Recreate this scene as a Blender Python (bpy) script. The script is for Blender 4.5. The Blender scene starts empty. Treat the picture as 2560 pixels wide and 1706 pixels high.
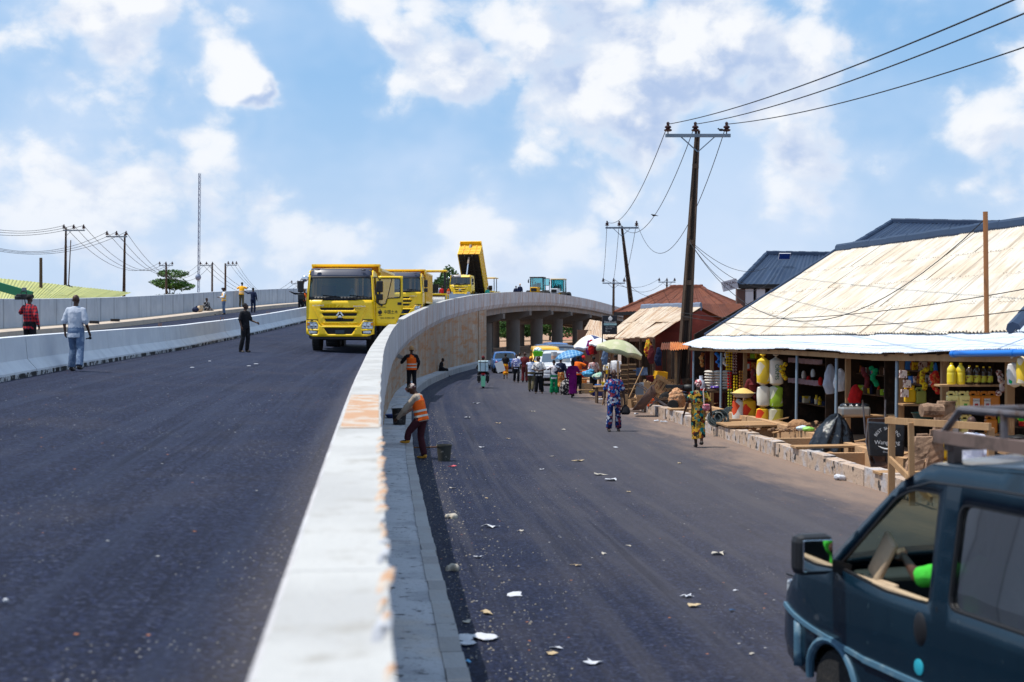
import bpy, bmesh, math, random
from math import sin, cos, pi, radians, sqrt, atan2, floor, exp
from mathutils import Vector, Matrix, noise
from mathutils.geometry import delaunay_2d_cdt

random.seed(11)
S = bpy.context.scene
COL = S.collection
F = 3500.0; CX = 1280.0; HY = 805.0; HC = 3.05      # lens in photo pixels, image centre, horizon row, eye height over the lower road

# ---------------------------------------------------------------- camera
cam = bpy.data.cameras.new('camera'); camo = bpy.data.objects.new('camera', cam); COL.objects.link(camo)
cam.sensor_width = 36.0; cam.lens = 36.0 * F / 2560.0
camo.location = (0, 0, HC); camo.rotation_euler = (radians(90) - math.atan((853 - HY) / F), 0, 0)
cam.clip_start = 0.1; cam.clip_end = 4000
cam.dof.use_dof = True; cam.dof.focus_distance = 44.0; cam.dof.aperture_fstop = 2.4
S.camera = camo
# ---------------------------------------------------------------- light
SUN_EL, SUN_AZ = 68.0, -96.0        # azimuth from +Y (ahead) clockwise: the sun stands to the left, a hair behind the camera
sd = Vector((sin(radians(SUN_AZ)) * cos(radians(SUN_EL)), cos(radians(SUN_AZ)) * cos(radians(SUN_EL)), sin(radians(SUN_EL))))
sun = bpy.data.lights.new('sun', 'SUN'); sun.energy = 3.9; sun.angle = radians(0.53); sun.color = (1.0, 0.95, 0.87)
suno = bpy.data.objects.new('sun', sun); COL.objects.link(suno)
suno.rotation_euler = (-sd).to_track_quat('-Z', 'Y').to_euler(); suno.location = (-30, 20, 60)
S.view_settings.view_transform = 'Standard'; S.view_settings.look = 'None'; S.view_settings.gamma = 1.0
S.view_settings.exposure = 0.32; S.view_settings.use_curve_mapping = False
S.cycles.use_denoising = True
S.cycles.max_bounces = 6; S.cycles.transparent_max_bounces = 12
S.cycles.sample_clamp_indirect = 4.0

# ---------------------------------------------------------------- node helper
class NT:
    def __init__(s, nt): s.nt = nt; nt.nodes.clear()
    def n(s, t, ins=None, **kw):
        nd = s.nt.nodes.new(t)
        for k, v in kw.items(): setattr(nd, k, v)
        for k, v in (ins or {}).items():
            sk = nd.inputs[k]
            if isinstance(v, bpy.types.NodeSocket): s.nt.links.new(v, sk)
            elif isinstance(v, bpy.types.Node): s.nt.links.new(v.outputs[0], sk)
            else:
                if hasattr(sk.default_value, '__len__') and hasattr(v, '__len__') and len(sk.default_value) == 4 and len(v) == 3: v = (*v, 1)
                sk.default_value = v
        return nd
    def m(s, op, a, b=None, c=None, clamp=False):
        ins = {0: a}
        if b is not None: ins[1] = b
        if c is not None: ins[2] = c
        return s.n('ShaderNodeMath', ins, operation=op, use_clamp=clamp).outputs[0]
    def vm(s, op, a, b=None):
        ins = {0: a}
        if b is not None: ins[1] = b
        nd = s.n('ShaderNodeVectorMath', ins, operation=op)
        return nd.outputs['Value'] if op in ('DISTANCE', 'LENGTH', 'DOT_PRODUCT') else nd.outputs[0]
    def ramp(s, fac, lo, hi, a=0.0, b=1.0):
        return s.n('ShaderNodeMapRange', {0: fac, 1: lo, 2: hi, 3: a, 4: b}, interpolation_type='SMOOTHSTEP').outputs[0]
    def mix(s, fac, a, b, bt='MIX'):
        nd = s.n('ShaderNodeMix', data_type='RGBA', blend_type=bt)
        for i, v in ((0, fac), (6, a), (7, b)):
            if isinstance(v, bpy.types.NodeSocket): s.nt.links.new(v, nd.inputs[i])
            else: nd.inputs[i].default_value = v if i == 0 else (*v[:3], 1)
        return nd.outputs[2]
    def noise(s, vec, scale, detail=4, rough=.55):
        return s.n('ShaderNodeTexNoise', {'Vector': vec, 'Scale': scale, 'Detail': detail, 'Roughness': rough}).outputs[0]

# ---------------------------------------------------------------- sky
W = bpy.data.worlds.new('World'); S.world = W; W.use_nodes = True
t = NT(W.node_tree)
sky = t.n('ShaderNodeTexSky', sky_type='NISHITA', sun_disc=False, sun_elevation=radians(SUN_EL), sun_rotation=radians(SUN_AZ),
          air_density=1.0, dust_density=1.6, ozone_density=1.6)
co = t.n('ShaderNodeTexCoord').outputs['Generated']
ZS = 1.3
st = t.vm('MULTIPLY', co, (1.0, 1.0, ZS))
warp = t.n('ShaderNodeTexNoise', {'Vector': st, 'Scale': 10.0, 'Detail': 3.0}).outputs[1]
st2 = t.vm('ADD', st, t.vm('MULTIPLY', t.vm('SUBTRACT', warp, (.5, .5, .5)), (.035, .035, .030)))
def puff(vec, sc):       # rounded billows
    return t.n('ShaderNodeTexVoronoi', {'Vector': vec, 'Scale': sc}, feature='F1').outputs['Distance']
def dens(vec):
    big = t.noise(vec, 6.0, 2, .5)
    fine = t.noise(vec, 20.0, 6, .60)
    bil = t.m('SUBTRACT', .55, t.m('ADD', t.m('MULTIPLY', puff(vec, 22.0), .62), t.m('MULTIPLY', puff(vec, 55.0), .30)))
    return t.m('ADD', t.m('ADD', t.m('MULTIPLY', big, .62), t.m('MULTIPLY', fine, .34)), t.m('MULTIPLY', bil, .24))
d1 = dens(st2)
d2 = dens(t.vm('ADD', st2, (-.026, 0, .034)))
# the cumulus heaps and the clear patch of this sky, as directions
def blob(u, v, r, amt, vec):
    dx, dz = (u - CX) / F, (HY - v) / F
    l = sqrt(dx * dx + 1 + dz * dz); c = (dx / l, 1 / l, dz / l * ZS)
    return t.m('MULTIPLY', t.ramp(t.vm('DISTANCE', vec, c), r / F * 1.3, r / F * .25), amt)
B = [(640, 190, 100, .27), (1000, 120, 250, .15), (1450, 110, 300, .19), (340, 40, 240, .13), (1560, 330, 260, .10),
     (1950, 70, 340, .13), (2490, 330, 260, .20), (2000, 440, 190, .10), (560, 440, 190, .07), (150, 500, 190, .07), (830, 590, 200, .05),
     (790, 140, 150, -.20), (860, 330, 260, -.13), (150, 250, 280, -.07), (2250, 210, 200, -.07), (1800, 330, 140, -.06)]
def blobs(vec):
    r = None
    for b in B: o = blob(*b, vec); r = o if r is None else t.m('ADD', r, o)
    return r
lumpy = t.vm('ADD', st, t.vm('MULTIPLY', t.vm('SUBTRACT', t.n('ShaderNodeTexNoise', {'Vector': st, 'Scale': 26.0, 'Detail': 3.0}).outputs[1], (.5, .5, .5)), (.050, .050, .050)))
sep = t.n('ShaderNodeSeparateXYZ', {0: co})
e1 = t.m('ADD', d1, blobs(lumpy)); e2 = t.m('ADD', d2, blobs(t.vm('ADD', lumpy, (-.018, 0, .028))))
e1 = t.m('ADD', e1, t.m('MULTIPLY', t.ramp(sep.outputs[2], .15, .04), .03))
mask = t.m('ADD', t.m('MULTIPLY', t.ramp(e1, .525, .620), .58), t.m('MULTIPLY', t.ramp(e1, .45, .68), .42))
thick = t.ramp(e1, .54, .68)
light = t.ramp(t.m('SUBTRACT', e1, e2), -.062, .105)
shade = t.m('MULTIPLY', t.m('SUBTRACT', 1.0, light), t.m('ADD', t.m('MULTIPLY', thick, .85), .15))
ccol = t.mix(shade, (8.1, 8.2, 8.4), (3.9, 4.9, 6.9))
veil = t.ramp(t.noise(st, 5.5, 4, .62), .36, .62)
low = t.ramp(sep.outputs[2], .22, .01)
haze = t.m('ADD', t.m('MULTIPLY', low, .62), t.m('MULTIPLY', veil, .48), clamp=True)
blue = t.mix(.75, sky.outputs[0], (2.4, 4.7, 7.8))
base = t.mix(haze, blue, (5.0, 6.2, 8.0))
out = t.mix(t.m('MULTIPLY', mask, .94), base, ccol)
out = t.mix(t.m('MULTIPLY', t.ramp(sep.outputs[2], .14, .0), .55), out, (5.4, 6.4, 7.9))
bg = t.n('ShaderNodeBackground', {'Color': out, 'Strength': 0.097})
t.n('ShaderNodeOutputWorld', {0: bg})

# ---------------------------------------------------------------- materials
def H(h):
    r = [int(h[i:i + 2], 16) / 255 for i in (0, 2, 4)]
    return tuple(c / 12.92 if c <= .04045 else ((c + .055) / 1.055) ** 2.4 for c in r)
MATS = {}
def mat(name, col, rough=.75, metal=0.0, spec=.4, var=(), bump=None, rnd=None, coord='Object', coat=0.0, alpha=None, emit=None):
    """var: list of (scale, colour, lo, hi[, (sx,sy,sz)]) noise layers; rnd: (colour, amount) per object; bump: (scale, distance)"""
    if name in MATS: return MATS[name]
    m = bpy.data.materials.new(name); m.use_nodes = True; q = NT(m.node_tree)
    col = H(col) if isinstance(col, str) else col
    tc = q.n('ShaderNodeTexCoord').outputs[coord]
    c = q.n('ShaderNodeRGB'); c.outputs[0].default_value = (*col, 1); c = c.outputs[0]
    oi = None
    if rnd:
        oi = q.n('ShaderNodeObjectInfo').outputs['Random']
        rc = H(rnd[0]) if isinstance(rnd[0], str) else rnd[0]
        c = q.mix(q.m('MULTIPLY', oi, rnd[1]), c, rc)
    vec = tc
    if rnd: vec = q.vm('ADD', tc, q.n('ShaderNodeCombineXYZ', {0: q.m('MULTIPLY', oi, 37.0), 1: q.m('MULTIPLY', oi, 11.0)}).outputs[0])
    for L in var:
        v2 = vec if len(L) < 5 else q.vm('MULTIPLY', vec, L[4])
        lc = H(L[1]) if isinstance(L[1], str) else L[1]
        c = q.mix(q.ramp(q.noise(v2, L[0], 5, .6), L[2], L[3]), c, lc)
    p = q.n('ShaderNodeBsdfPrincipled', {'Base Color': c, 'Roughness': rough, 'Metallic': metal, 'Specular IOR Level': spec, 'Coat Weight': coat})
    if bump:
        b = q.n('ShaderNodeBump', {'Height': q.noise(tc, bump[0], 4, .6), 'Distance': bump[1], 'Strength': 1.0})
        q.nt.links.new(b.outputs[0], p.inputs['Normal'])
    if emit: p.inputs['Emission Color'].default_value = (*emit[0], 1); p.inputs['Emission Strength'].default_value = emit[1]
    sh = p
    if alpha is not None:
        tr = q.n('ShaderNodeBsdfTransparent', {0: (.75, .9, .93)})
        sh = q.n('ShaderNodeMixShader', {0: alpha, 1: tr, 2: p})
    q.n('ShaderNodeOutputMaterial', {0: sh})
    MATS[name] = m
    return m
def glass(name, tint, refl=.25):
    """thin pane: part mirror, part tinted see-through"""
    if name in MATS: return MATS[name]
    m = bpy.data.materials.new(name); m.use_nodes = True; q = NT(m.node_tree)
    tr = q.n('ShaderNodeBsdfTransparent', {0: (*tint, 1)})
    gl = q.n('ShaderNodeBsdfGlossy', {0: (1, 1, 1, 1), 'Roughness': .03})
    fr = q.n('ShaderNodeLayerWeight', {'Blend': .35}).outputs['Fresnel']
    f = q.m('ADD', q.m('MULTIPLY', fr, .6), refl, clamp=True)
    q.n('ShaderNodeOutputMaterial', {0: q.n('ShaderNodeMixShader', {0: f, 1: tr, 2: gl})})
    MATS[name] = m
    return m

# ---------------------------------------------------------------- mesh helper
class MB:
    def __init__(s): s.v = []; s.f = []; s.uv = None
    def add(s, vs, fs):
        o = len(s.v); s.v += [tuple(v) for v in vs]; s.f += [tuple(i + o for i in f) for f in fs]; return s
    def hexa(s, p):      # p: bottom 4 (ccw), top 4
        return s.add(p, [(3, 2, 1, 0), (4, 5, 6, 7), (0, 1, 5, 4), (1, 2, 6, 5), (2, 3, 7, 6), (3, 0, 4, 7)])
    def box(s, c, d, M=None):
        x, y, z = (k / 2 for k in d)
        p = [Vector(q) for q in ((-x, -y, -z), (x, -y, -z), (x, y, -z), (-x, y, -z), (-x, -y, z), (x, -y, z), (x, y, z), (-x, y, z))]
        if M is not None: p = [M @ q for q in p]
        return s.hexa([q + Vector(c) for q in p])
    def bar(s, a, b, w, h=None, up=(0, 0, 1)):     # rectangular bar from a to b
        a, b = Vector(a), Vector(b); h = h or w; d = (b - a).normalized(); u = Vector(up)
        if abs(d.dot(u)) > .95: u = Vector((0, 1, 0))
        r = d.cross(u).normalized() * w / 2; u = r.cross(d).normalized() * h / 2
        return s.hexa([a - r - u, a + r - u, b + r - u, b - r - u, a - r + u, a + r + u, b + r + u, b - r + u])
    def tube(s, pts, r, n=8, cap=True, flat=None):
        pts = [Vector(p) for p in pts]; rs = r if isinstance(r, (list, tuple)) else [r] * len(pts)
        vs, fs = [], []; pu = None
        for i, p in enumerate(pts):
            d = (pts[min(i + 1, len(pts) - 1)] - pts[max(i - 1, 0)])
            d = d.normalized() if d.length > 1e-9 else Vector((0, 0, 1))
            u = pu if pu is not None else (Vector((0, 0, 1)) if abs(d.z) < .9 else Vector((1, 0, 0)))
            a = d.cross(u)
            if a.length < 1e-6: a = d.orthogonal()
            a.normalize(); b = a.cross(d).normalized(); pu = b
            ra, rb = rs[i] if isinstance(rs[i], (list, tuple)) else (rs[i], rs[i])
            for k in range(n):
                th = 2 * pi * k / n; vs.append(p + a * cos(th) * ra + b * sin(th) * rb)
        for i in range(len(pts) - 1):
            for k in range(n):
                k2 = (k + 1) % n; fs.append((i * n + k, (i + 1) * n + k, (i + 1) * n + k2, i * n + k2))
        if cap: fs += [tuple(range(n)), tuple(reversed(range((len(pts) - 1) * n, len(pts) * n)))]
        return s.add(vs, fs)
    def lathe(s, prof, n=16, M=None, c=(0, 0, 0)):  # prof [(r,z)] about z
        vs, fs = [], []
        for r, z in prof:
            for k in range(n):
                th = 2 * pi * k / n; q = Vector((r * cos(th), r * sin(th), z))
                if M is not None: q = M @ q
                vs.append(q + Vector(c))
        for i in range(len(prof) - 1):
            for k in range(n):
                k2 = (k + 1) % n; fs.append((i * n + k, i * n + k2, (i + 1) * n + k2, (i + 1) * n + k))
        fs += [tuple(reversed(range(n))), tuple(range((len(prof) - 1) * n, len(prof) * n))]
        return s.add(vs, fs)
    def ball(s, c, r, n=8, m=6, M=None):
        r = r if isinstance(r, (tuple, list)) else (r, r, r); vs, fs = [], []
        for i in range(m + 1):
            ph = pi * i / m
            for k in range(n):
                th = 2 * pi * k / n; q = Vector((r[0] * sin(ph) * cos(th), r[1] * sin(ph) * sin(th), -r[2] * cos(ph)))
                if M is not None: q = M @ q
                vs.append(q + Vector(c))
        for i in range(m):
            for k in range(n):
                k2 = (k + 1) % n; fs.append((i * n + k, i * n + k2, (i + 1) * n + k2, (i + 1) * n + k))
        return s.add(vs, fs)
    def prism(s, poly, a, b, M=None):   # poly [(x,z)] ccw seen from -y, extruded y a..b
        n = len(poly); vs = [Vector((x, a, z)) for x, z in poly] + [Vector((x, b, z)) for x, z in poly]
        if M is not None: vs = [M @ v for v in vs]
        return s.add(vs, [tuple(range(n)), tuple(reversed(range(n, 2 * n)))] + [(i, i + n, (i + 1) % n + n, (i + 1) % n) for i in range(n)])
    def grid(s, fn, nu, nv, flip=False):
        vs = [fn(i / nu, j / nv) for j in range(nv + 1) for i in range(nu + 1)]
        fs = []
        for j in range(nv):
            for i in range(nu):
                a = j * (nu + 1) + i; q = (a, a + 1, a + nu + 2, a + nu + 1); fs.append(tuple(reversed(q)) if flip else q)
        return s.add(vs, fs)
    def mesh(s, name, m, smooth=False):
        me = bpy.data.meshes.new(name); me.from_pydata([tuple(v) for v in s.v], [], s.f); me.validate()
        if m: me.materials.append(m)
        if smooth:
            me.shade_smooth()
            try: me.set_sharp_from_angle(angle=radians(40))
            except Exception: pass
        return me
    def build(s, name, m, parent=None, smooth=False, bev=0, loc=None, rot=None, solid=0):
        o = bpy.data.objects.new(name, s.mesh(name, m, smooth)); COL.objects.link(o)
        if parent: o.parent = parent
        if loc: o.location = loc
        if rot: o.rotation_euler = rot
        if solid:
            q = o.modifiers.new('solid', 'SOLIDIFY'); q.thickness = solid; q.offset = 0
        if bev:
            q = o.modifiers.new('bevel', 'BEVEL'); q.width = bev; q.segments = 2; q.limit_method = 'ANGLE'; q.angle_limit = radians(40)
        return o
def tag(o, label=None, cat=None, group=None, kind=None):
    if label: o['label'] = label
    if cat: o['category'] = cat
    if group: o['group'] = group
    if kind: o['kind'] = kind
    return o
def thing(name, label, cat, loc=(0, 0, 0), rz=0.0, group=None):
    o = bpy.data.objects.new(name, None); COL.objects.link(o); o.empty_display_size = .2
    o.location = loc; o.rotation_euler = (0, 0, rz)
    return tag(o, label, cat, group)
def copy_tree(o, parent=None):
    c = o.copy(); COL.objects.link(c)
    if parent: c.parent = parent
    for ch in list(o.children): copy_tree(ch, c)
    return c
def inst(name, me, parent=None, loc=(0, 0, 0), rot=(0, 0, 0), scale=None):
    o = bpy.data.objects.new(name, me); COL.objects.link(o)
    if parent: o.parent = parent
    o.location = loc; o.rotation_euler = rot
    if scale: o.scale = scale if hasattr(scale, '__len__') else (scale,) * 3
    return o
def RZ(a): return Matrix.Rotation(a, 3, 'Z')
def RX(a): return Matrix.Rotation(a, 3, 'X')
def RY(a): return Matrix.Rotation(a, 3, 'Y')
def inpoly(p, poly):
    x, y = p; c = False; j = len(poly) - 1
    for i in range(len(poly)):
        xi, yi = poly[i]; xj, yj = poly[j]
        if (yi > y) != (yj > y) and x < (xj - xi) * (y - yi) / (yj - yi) + xi: c = not c
        j = i
    return c
def dense(poly, step):
    out = []
    for i, a in enumerate(poly):
        b = poly[(i + 1) % len(poly)]; n = max(1, int(math.hypot(b[0] - a[0], b[1] - a[1]) / step))
        out += [(a[0] + (b[0] - a[0]) * k / n, a[1] + (b[1] - a[1]) * k / n) for k in range(n)]
    return out
def rpoly(poly, r, n=3):     # round the corners of a 2-D polygon
    out = []
    for i, p in enumerate(poly):
        p = Vector(p); a = Vector(poly[i - 1]); b = Vector(poly[(i + 1) % len(poly)])
        da = (a - p); db = (b - p); k = min(r, da.length * .45, db.length * .45)
        A = p + da.normalized() * k; Bq = p + db.normalized() * k
        for j in range(n + 1):
            w = j / n; q = A * (1 - w) ** 2 + p * 2 * w * (1 - w) + Bq * w * w; out.append((q.x, q.y))
    return out
def skin(outline, holes, fn, step=.15):
    """curved panel with openings: triangulate (u,v) outline minus holes, map to 3-D with fn(u,v)"""
    pts, eds = [], []
    for lp in [outline] + holes:
        lp = dense(lp, step); o = len(pts); pts += lp; eds += [(o + i, o + (i + 1) % len(lp)) for i in range(len(lp))]
    xs = [p[0] for p in outline]; ys = [p[1] for p in outline]
    nx = int((max(xs) - min(xs)) / step); ny = int((max(ys) - min(ys)) / step)
    for i in range(1, nx):
        for j in range(1, ny):
            q = (min(xs) + (max(xs) - min(xs)) * i / nx + .003 * (j % 2), min(ys) + (max(ys) - min(ys)) * j / ny)
            if inpoly(q, outline) and not any(inpoly(q, h) for h in holes): pts.append(q)
    V, E, Fc, *_ = delaunay_2d_cdt([Vector(p) for p in pts], eds, [], 0, 1e-5)
    fs = []
    for f in Fc:
        c = ((V[f[0]][0] + V[f[1]][0] + V[f[2]][0]) / 3, (V[f[0]][1] + V[f[1]][1] + V[f[2]][1]) / 3)
        if inpoly(c, outline) and not any(inpoly(c, h) for h in holes): fs.append(tuple(f))
    b = MB(); b.v = [tuple(fn(p[0], p[1])) for p in V]; b.f = fs
    return b
def spot(u, v, d): return Vector(((u - CX) / F * d, d, HC - (v - HY) / F * d))
def px(u, d): return (u - CX) / F * d

# ---------------------------------------------------------------- alignment of the road and the flyover
def spline(pts):
    xs = [p[0] for p in pts]; ys = [p[1] for p in pts]; n = len(pts)
    m = [0] * n
    for i in range(n):
        a, b = max(i - 1, 0), min(i + 1, n - 1); m[i] = (ys[b] - ys[a]) / (xs[b] - xs[a])
    def f(x):
        if x <= xs[0]: return ys[0] + m[0] * (x - xs[0])
        if x >= xs[-1]: return ys[-1] + m[-1] * (x - xs[-1])
        i = 0
        while x > xs[i + 1]: i += 1
        h = xs[i + 1] - xs[i]; s = (x - xs[i]) / h
        return ((2 * s**3 - 3 * s**2 + 1) * ys[i] + (s**3 - 2 * s**2 + s) * h * m[i] + (-2 * s**3 + 3 * s**2) * ys[i + 1] + (s**3 - s**2) * h * m[i + 1])
    return f
XW = spline([(-12, 1.25), (0, .04), (11.5, -1.08), (19, -1.77), (32, -2.88), (50, -4.15), (62, -4.70), (73, -4.92), (85, -4.80), (97, -4.28), (118, -2.25),
             (142, 1.1), (168, 5.7), (193, 11.0), (218, 17.2), (260, 30), (330, 55)])
ZT = spline([(-12, 2.27), (3, 2.30), (19, 2.40), (32, 2.55), (50, 2.92), (62, 3.22), (73, 3.57), (85, 4.05), (97, 4.58), (118, 5.42), (142, 6.08), (168, 6.36), (193, 6.07), (218, 5.2), (260, 3.4), (330, 0.6)])
XR = spline([(-12, 9.9), (0, 8.8), (12, 7.72), (24.5, 6.58), (37.7, 5.43), (46.6, 4.54), (56, 3.85), (70, 3.6), (85, 4.4), (100, 5.9), (125, 9.8), (150, 14.6), (200, 27), (330, 66)])
GZ = spline([(-12, .28), (10, .28), (16, .20), (26, .03), (34, 0), (48, 0), (58, -.07), (72, -.27), (86, -.43), (110, -.52), (330, -.55)])
def frame(y):
    s = (XW(y + .05) - XW(y - .05)) / .1; l = sqrt(1 + s * s)
    return Vector((XW(y), y, 0)), Vector((s / l, 1 / l, 0)), Vector((-1 / l, s / l, 0))
def off(y, o, z):
    p, T, N = frame(y); q = p + N * o; return Vector((q.x, q.y, z))
def cross(y): return .04 if y < 55 else (0 if y > 125 else .04 * (125 - y) / 70)
HP = spline([(-12, .9), (30, .91), (40, 1.0), (52, 1.14), (80, 1.12), (120, 1.0), (330, 1.0)])      # parapet height over the deck
def ZM(y): return ZT(y) - HP(y) + .9
def DZ(y, o=0.0): return ZT(y) - HP(y) + cross(y) * o
def deck_at(x, y):       # deck height under a plan position
    yy = y
    for _ in range(4):
        p, T, N = frame(yy); yy += (Vector((x, y, 0)) - p).dot(T)
    p, T, N = frame(yy); return DZ(yy, (Vector((x, y, 0)) - p).dot(N))
# ================================================================ setting: ground, roads, flyover
def road_mat(name, dust_side):
    m = bpy.data.materials.new(name); m.use_nodes = True; q = NT(m.node_tree)
    uv = q.n('ShaderNodeUVMap').outputs[0]; sp = q.n('ShaderNodeSeparateXYZ', {0: uv})
    tc = q.n('ShaderNodeTexCoord').outputs['Object']
    grain = q.noise(tc, 26, 6, .85); mid = q.noise(tc, 9, 5, .7); big = q.noise(tc, .5, 4, .55)
    lane = q.noise(q.vm('MULTIPLY', uv, (2.2, .035, 1)), 1.0, 4, .65)
    c = q.mix(q.ramp(grain, .36, .60), (.001, .0016, .009), (.017, .025, .066))
    c = q.mix(q.ramp(grain, .58, .74), c, (.13, .135, .18))
    v3 = q.n('ShaderNodeTexVoronoi', {'Vector': tc, 'Scale': 34.0}); p3 = q.n('ShaderNodeSeparateColor', {0: v3.outputs['Color']})
    c = q.mix(q.m('MULTIPLY', q.m('POWER', p3.outputs[0], 3.0), q.ramp(big, .30, .75, .25, .75)), c, (.070, .082, .135))
    c = q.mix(q.m('MULTIPLY', q.m('GREATER_THAN', p3.outputs[1], .55), .65), c, (.002, .003, .010))
    c = q.mix(q.m('MULTIPLY', q.ramp(mid, .42, .60), .35), c, (.005, .008, .024))
    c = q.mix(q.m('MULTIPLY', q.ramp(lane, .46, .62), .55), c, (.044, .044, .058) if dust_side else (.022, .030, .060))
    lane2 = q.noise(q.vm('MULTIPLY', uv, (3.1, .05, 1)), 1.7, 4, .65)
    c = q.mix(q.m('MULTIPLY', q.ramp(lane2, .54, .68), .60), c, (.003, .005, .017))
    c = q.mix(q.m('MULTIPLY', q.ramp(big, .50, .70), .30), c, (.034, .031, .042))
    vo = q.n('ShaderNodeTexVoronoi', {'Vector': tc, 'Scale': 6.0, 'Randomness': 1.0})
    pick = q.n('ShaderNodeSeparateColor', {0: vo.outputs['Color']})
    dot = q.m('MULTIPLY', q.ramp(vo.outputs['Distance'], .11, .06), q.m('GREATER_THAN', pick.outputs[0], .80))
    c = q.mix(dot, c, q.mix(q.m('GREATER_THAN', pick.outputs[1], .5), (.42, .15, .06), (.46, .45, .44)))
    v2 = q.n('ShaderNodeTexVoronoi', {'Vector': tc, 'Scale': 24.0})
    p2 = q.n('ShaderNodeSeparateColor', {0: v2.outputs['Color']})
    patch = q.ramp(q.noise(tc, .9, 3, .6), .50, .66)
    edge = q.m('ADD', patch, q.ramp(sp.outputs[0], .9, 0.0) if not dust_side else q.ramp(sp.outputs[0], 1.3, .1), clamp=True)
    fine = q.m('MULTIPLY', q.m('MULTIPLY', q.ramp(v2.outputs['Distance'], .22, .12), q.m('GREATER_THAN', p2.outputs[0], .66)), edge)
    c = q.mix(fine, c, (.42, .40, .37))
    if dust_side:      # laterite dust blown in from the verge
        e = q.m('ADD', q.m('MULTIPLY', sp.outputs[0], 1.0), q.m('MULTIPLY', q.m('SUBTRACT', q.noise(q.vm('MULTIPLY', uv, (1, .22, 1)), 1.3, 7, .7), .5), 4.0))
        c = q.mix(q.m('MULTIPLY', q.ramp(e, 5.9, 8.3), .90), c, (.36, .235, .16))
        c = q.mix(q.m('MULTIPLY', q.ramp(e, .5, 6.0), .46), c, (.115, .10, .098))
    else:
        e = q.ramp(sp.outputs[0], .75, .2)
        c = q.mix(q.m('MULTIPLY', e, .35), c, (.13, .115, .11))
    b = q.n('ShaderNodeBump', {'Height': grain, 'Distance': .012, 'Strength': 1.0})
    p = q.n('ShaderNodeBsdfPrincipled', {'Base Color': c, 'Roughness': .82, 'Specular IOR Level': .18, 'Normal': b.outputs[0]})
    q.n('ShaderNodeOutputMaterial', {0: p}); return m
def strip(name, m, ys, left, right, nu, kind='structure', skirt=0):
    """sheet between two edge curves; UV = metres across, metres along"""
    b = MB(); uvs = []
    for y in ys:
        L, R = left(y), right(y)
        for i in range(nu + 1):
            b.v.append(tuple(L.lerp(R, i / nu))); uvs.append(((R - L).length * i / nu, y))
    for j in range(len(ys) - 1):
        for i in range(nu):
            a = j * (nu + 1) + i; b.f.append((a, a + 1, a + nu + 2, a + nu + 1))
    me = b.mesh(name, m, True); ul = me.uv_layers.new(name='UVMap')
    for lp in me.loops: ul.data[lp.index].uv = uvs[lp.vertex_index]
    o = bpy.data.objects.new(name, me); COL.objects.link(o)
    if kind: o['kind'] = kind
    return o
YS = [-10 + 2.0 * i for i in range(151)]
soil = mat('laterite', (.34, .20, .12), .95, var=[(.35, (.45, .30, .19), .42, .7), (6, (.24, .14, .09), .5, .75), (40, (.5, .38, .28), .6, .8)], bump=(9, .03))
b = MB(); b.grid(lambda u, v: Vector((-700 + 1400 * u, -60 + 1600 * v, -.58)), 20, 20)
b.build('ground', soil)['kind'] = 'structure'
# market-side earth at street level
strip('verge', soil, YS[:70], lambda y: Vector((XR(y) - .1, y, GZ(y) - .012)), lambda y: Vector((XR(y) + 16, y, GZ(y) - .012)), 8)
strip('lower_road', road_mat('asphalt lower', True), YS, lambda y: off(y, -.60, GZ(y) + .0), lambda y: Vector((XR(y) + .05, y, GZ(y))), 6)
strip('flyover_road', road_mat('asphalt upper', False), YS, lambda y: off(y, .3, DZ(y, .3)), lambda y: off(y, 14.9, DZ(y, 14.9)), 10)

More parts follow.
